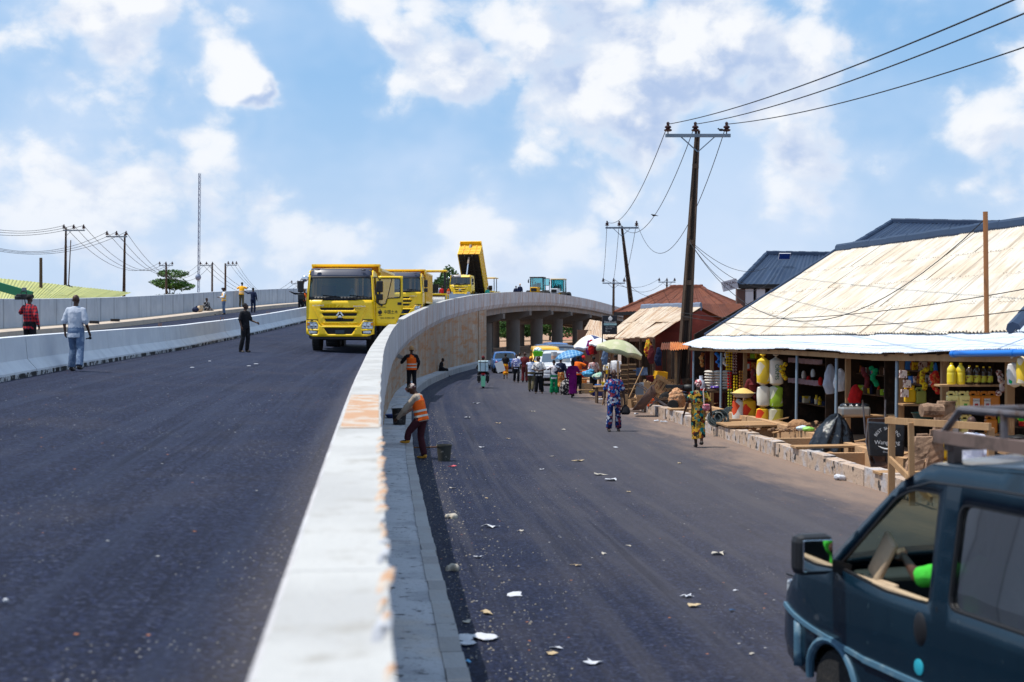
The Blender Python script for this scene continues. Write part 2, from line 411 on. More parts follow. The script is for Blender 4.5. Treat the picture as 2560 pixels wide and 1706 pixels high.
# ---- concrete
def concrete(name, base, lite, stain, boards=0, rust=0.0, horiz=False, sm=.62):
    m = bpy.data.materials.new(name); m.use_nodes = True; q = NT(m.node_tree)
    uv = q.n('ShaderNodeUVMap').outputs[0]; sp = q.n('ShaderNodeSeparateXYZ', {0: uv}); tc = q.n('ShaderNodeTexCoord').outputs['Object']
    c = q.mix(q.ramp(q.noise(tc, 1.3, 5, .6), .35, .7), base, lite)
    h = q.noise(tc, 30, 4, .7)
    if boards:
        bi = q.m('FLOOR', q.m('DIVIDE', sp.outputs[1], boards))
        wn = q.n('ShaderNodeTexWhiteNoise', {'W': bi}, noise_dimensions='1D').outputs['Value']
        c = q.mix(q.m('MULTIPLY', wn, .55), c, stain)
        fr = q.m('FRACT', q.m('DIVIDE', sp.outputs[1], boards))
        seam = q.m('ADD', q.ramp(fr, .06, .0), q.ramp(fr, .95, 1.0))
        c = q.mix(q.m('MULTIPLY', seam, .55), c, tuple(k * .35 for k in stain))
    st = q.noise(q.vm('MULTIPLY', uv, (.35, 2.6, 1)), 1.0, 6, .65)
    c = q.mix(q.m('MULTIPLY', q.ramp(st, .52, .72), sm), c, tuple(k * .52 for k in stain))
    if rust:
        rs = q.noise(q.vm('MULTIPLY', uv, (.5, 1.5, 1)), .8, 5, .7)
        far = q.ramp(sp.outputs[1], 40, 75)
        c = q.mix(q.m('MULTIPLY', q.m('MULTIPLY', q.ramp(rs, .46, .66), rust), far), c, (.40, .20, .09))
        if horiz:
            r2 = q.noise(q.vm('MULTIPLY', uv, (4.5, .25, 1)), 1.0, 5, .7)
            c = q.mix(q.m('MULTIPLY', q.ramp(r2, .47, .62), .75), c, (.36, .15, .045))
    c = q.mix(q.m('MULTIPLY', q.ramp(q.noise(tc, 14, 5, .7), .58, .76), .35), c, tuple(k * .55 for k in stain))
    bp = q.n('ShaderNodeBump', {'Height': h, 'Distance': .006, 'Strength': .8})
    p = q.n('ShaderNodeBsdfPrincipled', {'Base Color': c, 'Roughness': .88, 'Specular IOR Level': .25, 'Normal': bp.outputs[0]})
    q.n('ShaderNodeOutputMaterial', {0: p}); MATS[name] = m; return m
CW = concrete('pale parapet concrete', (.52, .52, .54), (.62, .61, .62), (.33, .30, .30), boards=.42, rust=.55)
CT = mat('render topped coping', (.46, .455, .44), .9, var=[(.9, (.39, .385, .375), .40, .60), (4, (.33, .315, .29), .52, .70), (18, (.24, .20, .17), .64, .76), (60, (.36, .35, .34), .58, .7)], bump=(25, .006))
CR = concrete('stained retaining wall', (.36, .29, .22), (.44, .37, .30), (.25, .18, .13), boards=1.15, rust=.85, horiz=True)
CB = concrete('grey barrier concrete', (.55, .57, .61), (.62, .64, .67), (.42, .43, .47), sm=.22)
CL = concrete('far wall concrete', (.42, .45, .50), (.50, .53, .57), (.36, .39, .44), boards=2.35)
CG = concrete('bridge concrete', (.25, .23, .21), (.32, .29, .27), (.18, .15, .13), boards=.6, rust=.5)
WALK = mat('worn walkway concrete', (.42, .43, .46), .9, var=[(1.4, (.30, .31, .34), .42, .64), (7, (.08, .08, .09), .58, .68), (.6, (.46, .41, .37), .55, .75), (30, (.22, .22, .23), .55, .7)], bump=(30, .005))
def sweep(name, m, y0, y1, sec, parent=None, step=1.0, jit=0.0, ztop=ZT, closed=True, cr=True, coping=None):
    """cross-section [(offset, z relative to ztop)] swept along the flyover edge; UV = girth, metres along"""
    n = max(1, int(round((y1 - y0) / step))); b = MB(); uvs = []; k = len(sec)
    g = [0]
    zz0 = [s[1](60) - ZT(60) if callable(s[1]) else s[1] for s in sec]
    for i in range(1, k): g.append(g[-1] + math.hypot(sec[i][0] - sec[i - 1][0], zz0[i] - zz0[i - 1]))
    js = 0.0
    for i in range(n + 1):
        y = y0 + (y1 - y0) * i / n; p, T, N = frame(y); z = ztop(y)
        if jit: js = random.uniform(-jit, jit)
        for a, (o, dz) in enumerate(sec):
            zz = (z + dz + (cross(y) * o if cr else 0)) if not callable(dz) else dz(y)
            q = p + N * (o + js * (1 if o < .2 else 0)); b.v.append((q.x, q.y, zz)); uvs.append((g[a], y))
    for i in range(n):
        for a in range(k if closed else k - 1):
            a2 = (a + 1) % k; b.f.append((i * k + a, i * k + a2, (i + 1) * k + a2, (i + 1) * k + a))
    if closed: b.f += [tuple(reversed(range(k))), tuple(range(n * k, n * k + k))]
    me = b.mesh(name, m); ul = me.uv_layers.new(name='UVMap')
    for lp in me.loops: ul.data[lp.index].uv = uvs[lp.vertex_index]
    if coping:
        me.materials.append(coping)
        for f in me.polygons:
            if f.normal.z > .9: f.material_index = 1
    o = bpy.data.objects.new(name, me); COL.objects.link(o)
    if parent: o.parent = parent
    return o
def parapet(wall, name, cuts):
    for a, c in zip(cuts[:-1], cuts[1:]):
        sweep(name, CW, a + .003, c - .003,
          [(0, 0), (0, -1.06), (.13, -1.36), (.34, -1.36), (.52, -1.2), (.52, -.80), (.36, -.52), (.31, -.02), (.29, 0)], wall, .42, .006, cr=False, coping=CT)
wall = thing('parapet_wall', 'long curved white concrete parapet running from foreground up over the flyover', 'wall')
parapet(wall, 'wall_panel', [-8, 4.2, 9.4, 13.3, 22, 31, 43, 55, 67, 79, 91, 103, 116, 130, 147, 163, 179, 195, 215, 240, 280])
# the bare orange mortar patch and broken arris on the near coping
rend = mat('orange mortar', (.46, .27, .16), .95, var=[(5, (.48, .42, .36), .46, .60), (50, (.34, .17, .1), .6, .8)], bump=(40, .006))
sweep('mortar_patch', rend, 9.45, 13.25, [(.015, .005), (.015, -.004), (.275, -.004), (.275, .005)], wall, .3, cr=False)
for i in range(90):
    y = random.choice([random.uniform(2.6, 8.8), random.uniform(2.6, 8.8), random.uniform(3, 30)]); w = random.uniform(.014, .05) if y < 9 else random.uniform(.012, .03)
    p = off(y, random.uniform(.004, .02), ZT(y) - random.uniform(-.002, .01)); bb = MB(); bb.ball((0, 0, 0), (w * .5, w * random.uniform(1.5, 6), .007), 6, 4)
    q = bb.build('mortar_lump', rend if i % 8 else WALK, wall); q.location = p
fly = thing('flyover', 'concrete flyover bridge with stained retaining wall and round piers', 'bridge')
for a, c in zip([30, 52, 64, 76, 88, 100], [52, 64, 76, 88, 100, 114.5]):
    sweep('retaining_wall', CR, a, c - .01, [(.14, -1.37), (.14, lambda y: GZ(y) - .1), (.5, lambda y: GZ(y) - .1), (.5, -1.37)], fly, 1.2, .012, cr=False)
sweep('retaining_wall', CW, -8, 29.99, [(.14, -1.37), (.14, -2.5), (.5, -2.5), (.5, -1.37)], fly, .6, .006, cr=False)
# abutment, deck slab, edge girders
sweep('abutment', CR, 114.5, 119, [(.05, -1.37), (.05, lambda y: -.6), (15.4, lambda y: -.6), (15.4, -1.37)], fly, 1.5, cr=False)
sweep('deck_slab', CG, 119, 280, [(.14, -1.30), (.14, -1.45), (15.5, -1.45), (15.5, -1.30)], fly, 4, cr=False)
for o in (.45, 3.4, 6.4, 9.4, 12.4, 15.0):
    sweep('girder', CG, 119, 280, [(o, -1.4), (o, -2.0), (o + .5, -2.0), (o + .5, -1.4)], fly, 4, cr=False)
for y in (130.5, 148, 163.5, 178, 193, 208):
    p, T, N = frame(y); zb = ZT(y) - 2.0; pier = bpy.data.objects.new('pier', None); COL.objects.link(pier); pier.parent = fly
    bb = MB(); a = p + N * .15; c = p + N * 15.6
    prof = [(0, 0), (0, -.45), (1.6, -.95), (13.8, -.95), (15.4, -.45), (15.4, 0)]
    vs = []
    for sgn in (-.7, .7):
        for u, w in prof: q = p + N * (.12 + u) + T * sgn; vs.append((q.x, q.y, zb + w))
    bb.add(vs, [tuple(range(6)), tuple(reversed(range(6, 12)))] + [(i, i + 6, (i + 1) % 6 + 6, (i + 1) % 6) for i in range(6)])
    bb.build('pier_cap', CG, pier)
    for o in (2.0, 7.9, 13.8):
        q = p + N * o; bb = MB(); bb.tube([(q.x, q.y, -.6), (q.x, q.y, zb - .9)], .72, 20, False); bb.build('column', CG, pier, True)
    for o in (.7, 3.6, 6.6, 9.6, 12.6):
        q = p + N * o; bb = MB(); bb.box((q.x, q.y, zb - .0), (.5, .6, .12)); 
        bb.build('bearing', MATS['bridge concrete'], pier)
# median barrier and far wall
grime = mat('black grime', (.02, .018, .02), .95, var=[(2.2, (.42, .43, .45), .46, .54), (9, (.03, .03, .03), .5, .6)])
med = thing('median_barrier', 'low grey concrete median barrier with flared foot dividing the upper road', 'barrier')
NJ = [(-.10, .82), (-.14, .34), (-.33, .13), (-.33, -.05), (.33, -.05), (.33, .13), (.14, .34), (.10, .82)]
cuts = [-8, 12, 30.5, 47.3, 60, 72.5, 86, 100, 114, 130, 150, 172, 196, 220, 245]
for a, c in zip(cuts[:-1], cuts[1:]):
    sweep('barrier_section', CB, a + .03, c - .03, [(7.75 + o, z - .9) for o, z in reversed(NJ)], med, 1.5, coping=CT, ztop=ZM)
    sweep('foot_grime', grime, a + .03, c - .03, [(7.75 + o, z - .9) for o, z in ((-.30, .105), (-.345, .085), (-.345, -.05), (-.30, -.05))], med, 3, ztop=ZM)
for y in (47.3, 60, 72.5, 86):      # starter bars left at the joints
    for k in range(4):
        q = off(y + random.uniform(-.4, .4), 7.75 + random.uniform(-.07, .07), 0); z = DZ(y, 7.75) + .82
        bb = MB(); bb.tube([(q.x, q.y, z - .05), (q.x + .02, q.y, z + .12)], .008, 5); bb.build('starter_bar', mat('rusty bar', (.25, .12, .06), .9), med)
far = thing('far_parapet', 'grey concrete wall along the far edge of the upper road', 'wall')
cuts = [-8, 14, 28, 42, 56, 70, 84, 98, 112, 130, 150, 172, 196, 225]
for a, c in zip(cuts[:-1], cuts[1:]):
    sweep('wall_panel', CL, a + .012, c - .012, [(o, z - .9) for o, z in [(16.1, 1.42), (16.1, -.3), (15.76, -.3), (15.76, 1.42)]], far, 2.35, .008, coping=CT, ztop=ZM)
wk = sweep('far_walkway', mat('sandy walkway', (.52, .42, .33), .92, var=[(2, (.40, .34, .29), .5, .7), (12, (.2, .17, .15), .62, .8)], bump=(20, .006)), -8, 225,
      [(o, z - .9) for o, z in [(15.75, .26), (15.75, -.2), (14.62, -.2), (14.62, .24), (14.70, .27)]], None, 3, ztop=ZM)
wk['kind'] = 'structure'
# outer walkway beside the lower road, kerb stones along its edge
def walk_z(y): return GZ(y) + .34
sweep('walkway', WALK, -8, 118, [(.16, lambda y: walk_z(y)), (-.44, lambda y: walk_z(y) - .012), (-.44, lambda y: GZ(y) - .1), (.16, lambda y: GZ(y) - .1)], None, 1.5, cr=False)['kind'] = 'structure'
kerbs = bpy.data.objects['walkway']
KS = mat('cast kerb stone', (.36, .36, .37), .92, rnd=((.26, .25, .25), .8), var=[(3, (.33, .31, .30), .5, .72), (10, (.08, .08, .08), .60, .76)], bump=(18, .012))
bb = MB(); bb.box((0, 0, 0), (.16, .485, .40)); ksm = bb.mesh('kerb_stone', KS)
y = -2.0
while y < 116:
    p, T, N = frame(y); q = p + N * -.52
    o = inst('kerb_stone', ksm, kerbs, (q.x + random.uniform(-.006, .006), q.y, walk_z(y) - .2 + random.uniform(-.006, .004)), (0, 0, atan2(-T.x, T.y) + random.uniform(-.012, .012)))
    y += .5
# ================================================================ people
def cloth(name, col, var=(), rough=.9, bump=(35, .004)): return mat(name, col, rough, spec=.15, var=var, bump=bump)
SKIN = mat('dark brown skin', (.052, .022, .013), .5, spec=.35, var=[(12, (.075, .034, .02), .45, .7)])
HAIR = mat('black hair', (.008, .007, .007), .85, var=[(60, (.02, .018, .017), .5, .7)], bump=(90, .006))
BLK = cloth('black cloth', (.012, .012, .015), [(8, (.025, .025, .03), .5, .7)])
NAVY = cloth('navy cloth', (.014, .02, .05), [(8, (.03, .04, .08), .5, .7)])
DENIM = cloth('blue denim', (.10, .15, .25), [(6, (.22, .29, .40), .48, .66)])
OLIVE = cloth('olive cloth', (.10, .085, .05), [(8, (.15, .13, .08), .5, .7)])
WHT = cloth('white cotton', (.72, .72, .74), [(7, (.55, .56, .62), .52, .7)])
GREYT = cloth('pale grey cotton', (.42, .46, .54), [(7, (.30, .34, .42), .5, .7)])
ORNG = mat('orange safety vest', (.85, .12, .01), .7, spec=.2, var=[(7, (.95, .22, .02), .5, .7)], bump=(25, .004))
YELO = mat('amber safety vest', (.90, .42, .01), .7, spec=.2, var=[(7, (.92, .25, .01), .55, .7)], bump=(25, .004))
REFL = mat('grey reflective tape', (.55, .56, .50), .4)
RED = cloth('red cloth', (.55, .02, .02), [(8, (.35, .01, .02), .5, .7)])
MAROON = cloth('maroon cloth', (.13, .022, .025), [(8, (.08, .012, .015), .5, .7)])
PURP = cloth('purple cloth', (.22, .012, .16), [(7, (.13, .008, .11), .5, .68)])
GRN = cloth('green cloth', (.01, .24, .09), [(8, (.01, .16, .06), .5, .7)])
BRWN = cloth('brown cloth', (.12, .06, .03), [(8, (.07, .03, .02), .5, .7)])
SHOE = mat('dark leather', (.02, .014, .011), .5)
BOOT = mat('yellow rubber boot', (.62, .30, .03), .45, var=[(9, (.40, .19, .04), .5, .7)])
def pattern(name, cols, scale, th=.5, rand=1.0):
    """printed cloth: voronoi patches picking among colours"""
    m = bpy.data.materials.new(name); m.use_nodes = True; q = NT(m.node_tree); tc = q.n('ShaderNodeTexCoord').outputs['Object']
    wv = q.vm('ADD', tc, q.vm('MULTIPLY', q.n('ShaderNodeTexNoise', {'Vector': tc, 'Scale': scale * 1.4}).outputs[1], (.05, .05, .05)))
    vo = q.n('ShaderNodeTexVoronoi', {'Vector': wv, 'Scale': scale, 'Randomness': rand}); s = q.n('ShaderNodeSeparateColor', {0: vo.outputs['Color']})
    c = None; n = len(cols)
    for i, k in enumerate(cols):
        k = H(k) if isinstance(k, str) else k
        c = q.mix(0.0, k, k) if c is None else q.mix(q.m('GREATER_THAN', s.outputs[0], i / n), c, k)
    v2 = q.n('ShaderNodeTexVoronoi', {'Vector': wv, 'Scale': scale * 2.3}); s2 = q.n('ShaderNodeSeparateColor', {0: v2.outputs['Color']})
    k = H(cols[0]) if isinstance(cols[0], str) else cols[0]
    c = q.mix(q.m('MULTIPLY', q.m('GREATER_THAN', s2.outputs[1], th), q.ramp(v2.outputs['Distance'], .45, .35)), c, k)
    q.n('ShaderNodeOutputMaterial', {0: q.n('ShaderNodeBsdfPrincipled', {'Base Color': c, 'Roughness': .9, 'Specular IOR Level': .15})}); MATS[name] = m; return m
def plaid(name, a, b2, sc):
    m = bpy.data.materials.new(name); m.use_nodes = True; q = NT(m.node_tree); tc = q.n('ShaderNodeTexCoord').outputs['Object']; sp = q.n('ShaderNodeSeparateXYZ', {0: tc})
    f = [q.m('GREATER_THAN', q.m('FRACT', q.m('MULTIPLY', q.m('ADD', sp.outputs[i], 5.0), sc)), .52) for i in (0, 2)]
    c = q.mix(q.m('MULTIPLY', q.m('ADD', *f), .5), a, b2)
    q.n('ShaderNodeOutputMaterial', {0: q.n('ShaderNodeBsdfPrincipled', {'Base Color': c, 'Roughness': .9})}); MATS[name] = m; return m
FLORAL = pattern('blue floral print', [(.008, .03, .15), (.02, .13, .42), (.008, .02, .10), (.45, .48, .55), (.30, .05, .07)], 17, .5)
FLORAL2 = pattern('navy floral print', [(.006, .014, .07), (.012, .05, .22), (.008, .012, .04), (.40, .42, .48), (.22, .04, .05)], 17, .5)
ANKARA = pattern('yellow green wax print', [(.015, .013, .01), (.42, .22, .02), (.46, .33, .05), (.012, .17, .16), (.16, .03, .012), (.24, .18, .08)], 13, .55)
SCARFP = pattern('pink striped headscarf', [(.62, .32, .30), (.05, .015, .03), (.72, .58, .55), (.45, .08, .10)], 22)
BLUEPR = pattern('white violet print', [(.68, .70, .80), (.10, .10, .42), (.55, .55, .72), (.05, .05, .22)], 17)
WHITPR = pattern('white grey print', [(.72, .70, .68), (.55, .54, .56), (.75, .73, .70), (.12, .11, .14)], 15)
WRAPP = pattern('yellow red wrapper', [(.75, .38, .02), (.80, .50, .04), (.50, .08, .02), (.30, .04, .02)], 10)
ORSK = pattern('orange skirt print', [(.62, .22, .05), (.45, .12, .04), (.70, .40, .15)], 12)
PINKP = pattern('pale pink print', [(.65, .45, .42), (.72, .62, .58), (.45, .15, .16)], 14)
DOTS = pattern('black white print', [(.015, .015, .02), (.02, .02, .025), (.45, .42, .40)], 18)
PLAID = plaid('red black plaid', (.50, .015, .02), (.012, .010, .03), 11)
_tx = bpy.data.textures.new('cloth folds', 'CLOUDS'); _tx.noise_scale = .11; _tx.noise_depth = 2
def remeshed(b, name, m, parent, vox, folds=0.0, sm=4):
    o = b.build(name, m, parent)
    r = o.modifiers.new('remesh', 'REMESH'); r.mode = 'VOXEL'; r.voxel_size = vox; r.use_smooth_shade = True
    s = o.modifiers.new('smooth', 'SMOOTH'); s.factor = .5; s.iterations = sm
    if folds:
        d = o.modifiers.new('folds', 'DISPLACE'); d.texture = _tx; d.strength = folds; d.mid_level = .5; d.texture_coords = 'GLOBAL'
    return o
def cap(b, a, c, ra, rc, n=9):
    b.tube([a, c], [ra, rc], n); b.ball(a, ra, n, 6); b.ball(c, rc, n, 6)
def person(label, loc, rz=0.0, h=1.72, P=None, top=None, bottom=None, hair='short', hairm=None, shoes=SHOE, vox=.014, lean=(0, 0), head=0.0, vest=None,
           sleeve=.5, hem=.84, loose=1.0, skirt=None, nod=0.0, group=None, seat=False, flare=1.0):
    """local frame: faces -Y, built 1.75 m tall and scaled; P overrides joints (l = +x side)"""
    root = thing('person', label, 'person', loc, rz, group); k = h / 1.75; root.scale = (k, k, k)
    V = Vector
    J = dict(pel=(0, 0, .95), hl=(.092, 0, .91), hr=(-.092, 0, .91), kl=(.105, -.03, .50), kr=(-.105, -.03, .50), al=(.11, .02, .085), ar=(-.11, .02, .085),
             ch=(0, -.005, 1.28), nk=(0, .01, 1.47), hd=(0, -.015, 1.625), sl=(.175, .005, 1.39), sr=(-.175, .005, 1.39),
             el=(.25, .04, 1.13), er=(-.25, .04, 1.13), wl=(.265, -.05, .89), wr=(-.265, -.05, .89))
    J = {a: V(c) for a, c in J.items()}
    P = dict(P or {}); dp = V(P.pop('shift', (0, 0, 0)))
    for a in J:
        if a not in ('kl', 'kr', 'al', 'ar'): J[a] = J[a] + dp
    R = RY(lean[1]) @ RX(lean[0])
    for a in ('ch', 'nk', 'hd', 'sl', 'sr', 'el', 'er', 'wl', 'wr'): J[a] = J['pel'] + R @ (J[a] - J['pel'])
    for a, c in P.items(): J[a] = V(c)
    J['hd'] = J['nk'] + RX(nod) @ (J['hd'] - J['nk'])
    b = MB()
    up = lambda z: J['pel'] + R @ V((0, 0, z - .95))
    rings = [(.84, .10, .135), (.92, .118, .162), (1.06, .10, .14), (1.2, .112, .16), (1.34, .108, .178), (1.42, .09, .155), (1.47, .06, .075)]
    b.tube([up(z) for z, *_ in rings], [(ry, rx) for z, ry, rx in rings], 14)
    cap(b, up(1.42), J['nk'] + (J['hd'] - J['nk']) * .45, .062, .052)
    hm = RZ(head) @ RX(nod + lean[0] * .4)
    b.ball(J['hd'] + hm @ V((0, .012, .02)), (.076, .094, .095), 14, 10); b.ball(J['hd'] + hm @ V((0, -.025, -.045)), (.056, .066, .072), 12, 8)
    b.ball(J['hd'] + hm @ V((0, -.098, -.015)), (.016, .020, .022), 6, 5); b.ball(J['hd'] + hm @ V((0, -.088, -.062)), (.028, .014, .013), 8, 5)
    b.ball(J['hd'] + hm @ V((0, -.080, .030)), (.052, .016, .014), 8, 5)
    for s in (-1, 1): b.ball(J['hd'] + hm @ V((s * .078, .012, -.01)), (.013, .024, .034), 6, 5)
    for s, q in (('l', 1), ('r', -1)):
        hp, kn, an = J['h' + s], J['k' + s], J['a' + s]
        cap(b, hp, kn, .085, .056); cap(b, kn, an, .056, .038)
        fw = V((0, -1, 0)); b.ball(kn + (an - kn) * .3 + V((0, .012, 0)), .054, 8, 6)
        b.ball(an + V((0, -.055, -.045)), (.042, .115, .036), 8, 6)
        sh, e, w = J['s' + s], J['e' + s], J['w' + s]
        cap(b, sh, e, .052, .040); cap(b, e, w, .041, .027); b.ball(sh, .058, 8, 6); cap(b, J['nk'] - V((0, 0, .03)), sh, .05, .052)
        d = (w - e).normalized(); lat = V((0, 1, 0)) - d * d.y
        if lat.length < .2: lat = V((1, 0, 0)) - d * d.x
        lat.normalize(); nr = d.cross(lat) * q
        b.ball(w + d * .05, (.028, .032, .05), 8, 6, Matrix((lat, nr, d)).transposed())
        for i, L in enumerate((.066, .076, .070, .054)):
            r0 = w + d * .078 + lat * (.033 - .022 * i) * -1; k1 = r0 + d * L * .55 - nr * .006; k2 = k1 + d * L * .38 - nr * .026
            b.tube([r0, k1, k2], [.0105, .0098, .008], 6)
        t0 = w + d * .025 - lat * .026; b.tube([t0, t0 + d * .03 - lat * .024, t0 + d * .062 - lat * .030 - nr * .01], [.013, .0115, .009], 6)
    remeshed(b, 'body', SKIN, root, min(vox, .0125) if vox < .013 else vox, 0, 2)
    if hair not in ('bald',):
        hb = MB(); g = 1.0
        M = hm; c0 = J['hd']
        if hair in ('short', 'cap'): hb.ball(c0 + M @ V((0, .022, .036)), (.080, .092, .088), 14, 9)
        if hair == 'long': hb.ball(c0 + M @ V((0, .03, .03)), (.092, .10, .10), 12, 8); hb.ball(c0 + M @ V((0, .06, -.06)), (.085, .07, .10), 12, 8)
        if hair == 'beanie':
            hb.lathe([(.084, -.02), (.094, .0), (.095, .05), (.085, .10), (.055, .14), (.012, .155)], 14, M, c0 + V((0, .012, .012)))
        if hair == 'scarf': hb.ball(c0 + M @ V((0, .02, .035)), (.098, .115, .105), 14, 9); hb.ball(c0 + M @ V((.02, .11, .0)), (.05, .045, .05), 8, 6)
        if hair == 'hijab': hb.ball(c0 + M @ V((0, .025, .02)), (.10, .112, .12), 14, 9); hb.tube([c0 + V((0, .02, -.05)), J['nk'] + V((0, 0, -.02)), J['nk'] + V((0, 0, -.2))], [.09, .10, .21], 12)
        hn = {'beanie': 'knitted_hat', 'scarf': 'headscarf', 'hijab': 'headscarf', 'cap': 'cap'}.get(hair, 'hair')
        if hair == 'cap':
            hb.tube([c0 + M @ V((0, -.05, .055)), c0 + M @ V((0, -.15, .04))], [(.008, .07), (.006, .05)], 10)
        ho = hb.build(hn, hairm or HAIR, root, True)
    if top:
        sb = MB(); L = .022 * loose
        zs = [(hem, .118 + L, .162 + L), ((hem + 1.06) / 2, .112 + L, .158 + L), (1.06, .106 + L, .148 + L), (1.2, .114 + L, .164 + L), (1.34, .108 + L * .8, .180 + L * .6), (1.42, .09 + L * .5, .16 + L * .4), (1.475, .058 + L * .3, .078 + L * .3)]
        sb.tube([up(z) for z, *_ in zs], [(a, c) for z, a, c in zs], 16)
        for s in 'lr':
            sh, e, w = J['s' + s], J['e' + s], J['w' + s]; sb.ball(sh, .060 + L * .3, 8, 6); cap(sb, J['nk'] - V((0, 0, .035)), sh, .050 + L * .2, .058 + L * .2)
            if sleeve > 0:
                a = min(1, sleeve / .5); L = min(L, .026); ee = sh.lerp(e, a); sb.tube([sh.lerp(e, -.05), sh.lerp(e, a * .5), ee], [.060 + L * .3, .058 + L * .6, .048 + L], 10)
                if sleeve > .5: sb.ball(e, .048 + L * .5, 8, 6); sb.tube([e, e.lerp(w, (sleeve - .5) * 2)], [.049 + L * .5, .036 + L * .4], 10)
        remeshed(sb, 'shirt', top, root, vox + .002, .018, 3)
    if vest:
        sb = MB(); zs = [(.86, .155, .20), (1.0, .142, .188), (1.12, .138, .186), (1.3, .138, .198), (1.40, .112, .155), (1.455, .08, .12)]
        sb.tube([up(z) for z, *_ in zs], [(a, c) for z, a, c in zs], 16)
        vo = remeshed(sb, 'vest', vest, root, vox + .002, .012, 3)
        tb = MB()
        for z, a, c in ((.965, .152, .198), (1.08, .149, .196)): tb.tube([up(z - .022), up(z + .022)], [(a, c)] * 2, 18, False)
        tb.build('reflective_band', REFL, vo, True)
    if bottom:
        pb = MB(); L = .020 * loose
        pb.tube([up(1.02), up(.93), up(.84)], [(.108 + L, .150 + L), (.122 + L, .168 + L), (.115 + L, .16 + L)], 14)
        for s in 'lr':
            hp, kn, an = J['h' + s], J['k' + s], J['a' + s]
            pb.ball(hp, .098 + L * .5, 8, 6); pb.ball(kn, .064 + L * .7, 8, 6); pb.tube([hp, kn], [.097 + L * .5, .064 + L * .7], 10); pb.tube([kn, kn.lerp(an, .5), an + V((0, 0, .0))], [.064 + L * .7, .060 + L * flare, .052 + L * flare], 10)
        remeshed(pb, 'trousers', bottom, root, vox + .002, .016, 3)
    if skirt:
        sm, zh, fl = skirt; pb = MB(); mid = (J['kl'] + J['kr']) / 2; an = (J['al'] + J['ar']) / 2
        pts = [up(1.06), up(.93), V((mid.x, mid.y + .02, .68)), V((mid.x, mid.y + .02, .50)), V((an.x * .7 + mid.x * .3, an.y, max(zh, .25))), V((an.x, an.y, zh))]
        pb.tube(pts, [(.125, .165), (.148, .192), (.15, .19), (.14, .18), (.14 + fl * .02, .17 + fl * .03), (.14 + fl * .05, .17 + fl * .06)], 16)
        remeshed(pb, 'skirt', sm, root, vox + .004, .03, 3)
    for s in 'lr':
        sb = MB(); an = J['a' + s]; sb.ball(an + V((0, -.058, -.055)), (.047, .125, .033), 10, 6); sb.ball(an + V((0, .02, -.03)), (.045, .05, .05), 8, 6)
        sb.build('shoe', shoes, root, True)
    return root
WALK1 = dict(kl=(.10, -.12, .51), al=(.10, -.10, .09), kr=(-.10, .03, .50), ar=(-.10, .22, .13), wl=(.27, .05, .90), wr=(-.27, -.14, .91))
# ================================================================ vehicles
TYRE = mat('tyre rubber', (.018, .018, .019), .85, var=[(9, (.07, .06, .05), .55, .75)], bump=(40, .006))
STEEL = mat('dull steel rim', (.30, .30, .30), .45, .6, var=[(9, (.15, .13, .11), .5, .7)])
DARK = mat('black plastic', (.012, .012, .014), .5)
CHROME = mat('chrome', (.7, .7, .72), .18, 1.0)
LENS = mat('clear lamp lens', (.62, .66, .70), .15, .3, spec=.8, var=[(14, (.18, .2, .24), .5, .62)])
REDL = mat('red lamp lens', (.45, .01, .015), .2)
AMB = mat('amber lamp lens', (.75, .25, .02), .25)
WGL = glass('windscreen glass', (.10, .22, .25), .07)
SGL = glass('side glass', (.30, .38, .40), .14)
TRIM = mat('cab interior', (.035, .04, .045), .8)
PLATE = mat('number plate', (.6, .6, .58), .5)
def wheel(parent, c, r, w, name='wheel', dual=False, tm=None, rim=STEEL):
    e = bpy.data.objects.new(name, None); COL.objects.link(e); e.parent = parent; e.location = c
    M = RY(pi / 2)
    b = MB(); b.lathe([(r * .55, -w / 2), (r * .92, -w / 2), (r, -w * .36), (r, w * .36), (r * .92, w / 2), (r * .55, w / 2)], 24, M)
    if r > .4:
        for i in range(28):
            a = 2 * pi * i / 28; b.box((0, r * cos(a), r * sin(a)), (w * .8, .05, .03), RX(a + pi / 2))
    b.build('tyre', tm or TYRE, e, True)
    b = MB(); b.lathe([(r * .56, -w * .47), (r * .5, -w * .3), (r * .3, -w * .22), (r * .24, -w * .36), (.02, -w * .38)], 18, M)
    b.lathe([(.02, w * .38), (r * .24, w * .36), (r * .3, w * .22), (r * .5, w * .3), (r * .56, w * .47)], 18, M)
    b.build('rim', rim, e, True)
    return e
def text(s, size, m, parent, loc, rot=(pi / 2, 0, 0), name='lettering', ext=.004, ax='CENTER', shear=0, sx=1.0):
    c = bpy.data.curves.new(name, 'FONT'); c.body = s; c.size = size; c.align_x = ax; c.align_y = 'CENTER'; c.extrude = ext; c.shear = shear; c.resolution_u = 3
    t0 = bpy.data.objects.new('tmp', c); COL.objects.link(t0); bpy.context.view_layer.update()
    me = bpy.data.meshes.new_from_object(t0.evaluated_get(bpy.context.evaluated_depsgraph_get())); bpy.data.objects.remove(t0)
    me.name = name; me.materials.clear(); me.materials.append(m)
    o = inst(name, me, parent, loc, rot, (sx, 1, 1)); return o
YEL = mat('truck yellow paint', (.94, .60, .003), .38, spec=.5, coat=.15, var=[(1.6, (.90, .54, .004), .5, .72), (9, (.50, .25, .02), .66, .8), (30, (.35, .2, .05), .72, .82)])
YBODY = mat('worn dump body paint', (.74, .37, .006), .55, var=[(2.2, (.60, .24, .01), .5, .7), (11, (.22, .10, .03), .64, .8)])
UND = mat('shade dark underside', (.022, .016, .01), .8, var=[(5, (.08, .05, .02), .58, .72)])  # shade below the dump body painted into the colour as near-black brown
VIS = mat('grey sun visor', (.05, .055, .085), .35)
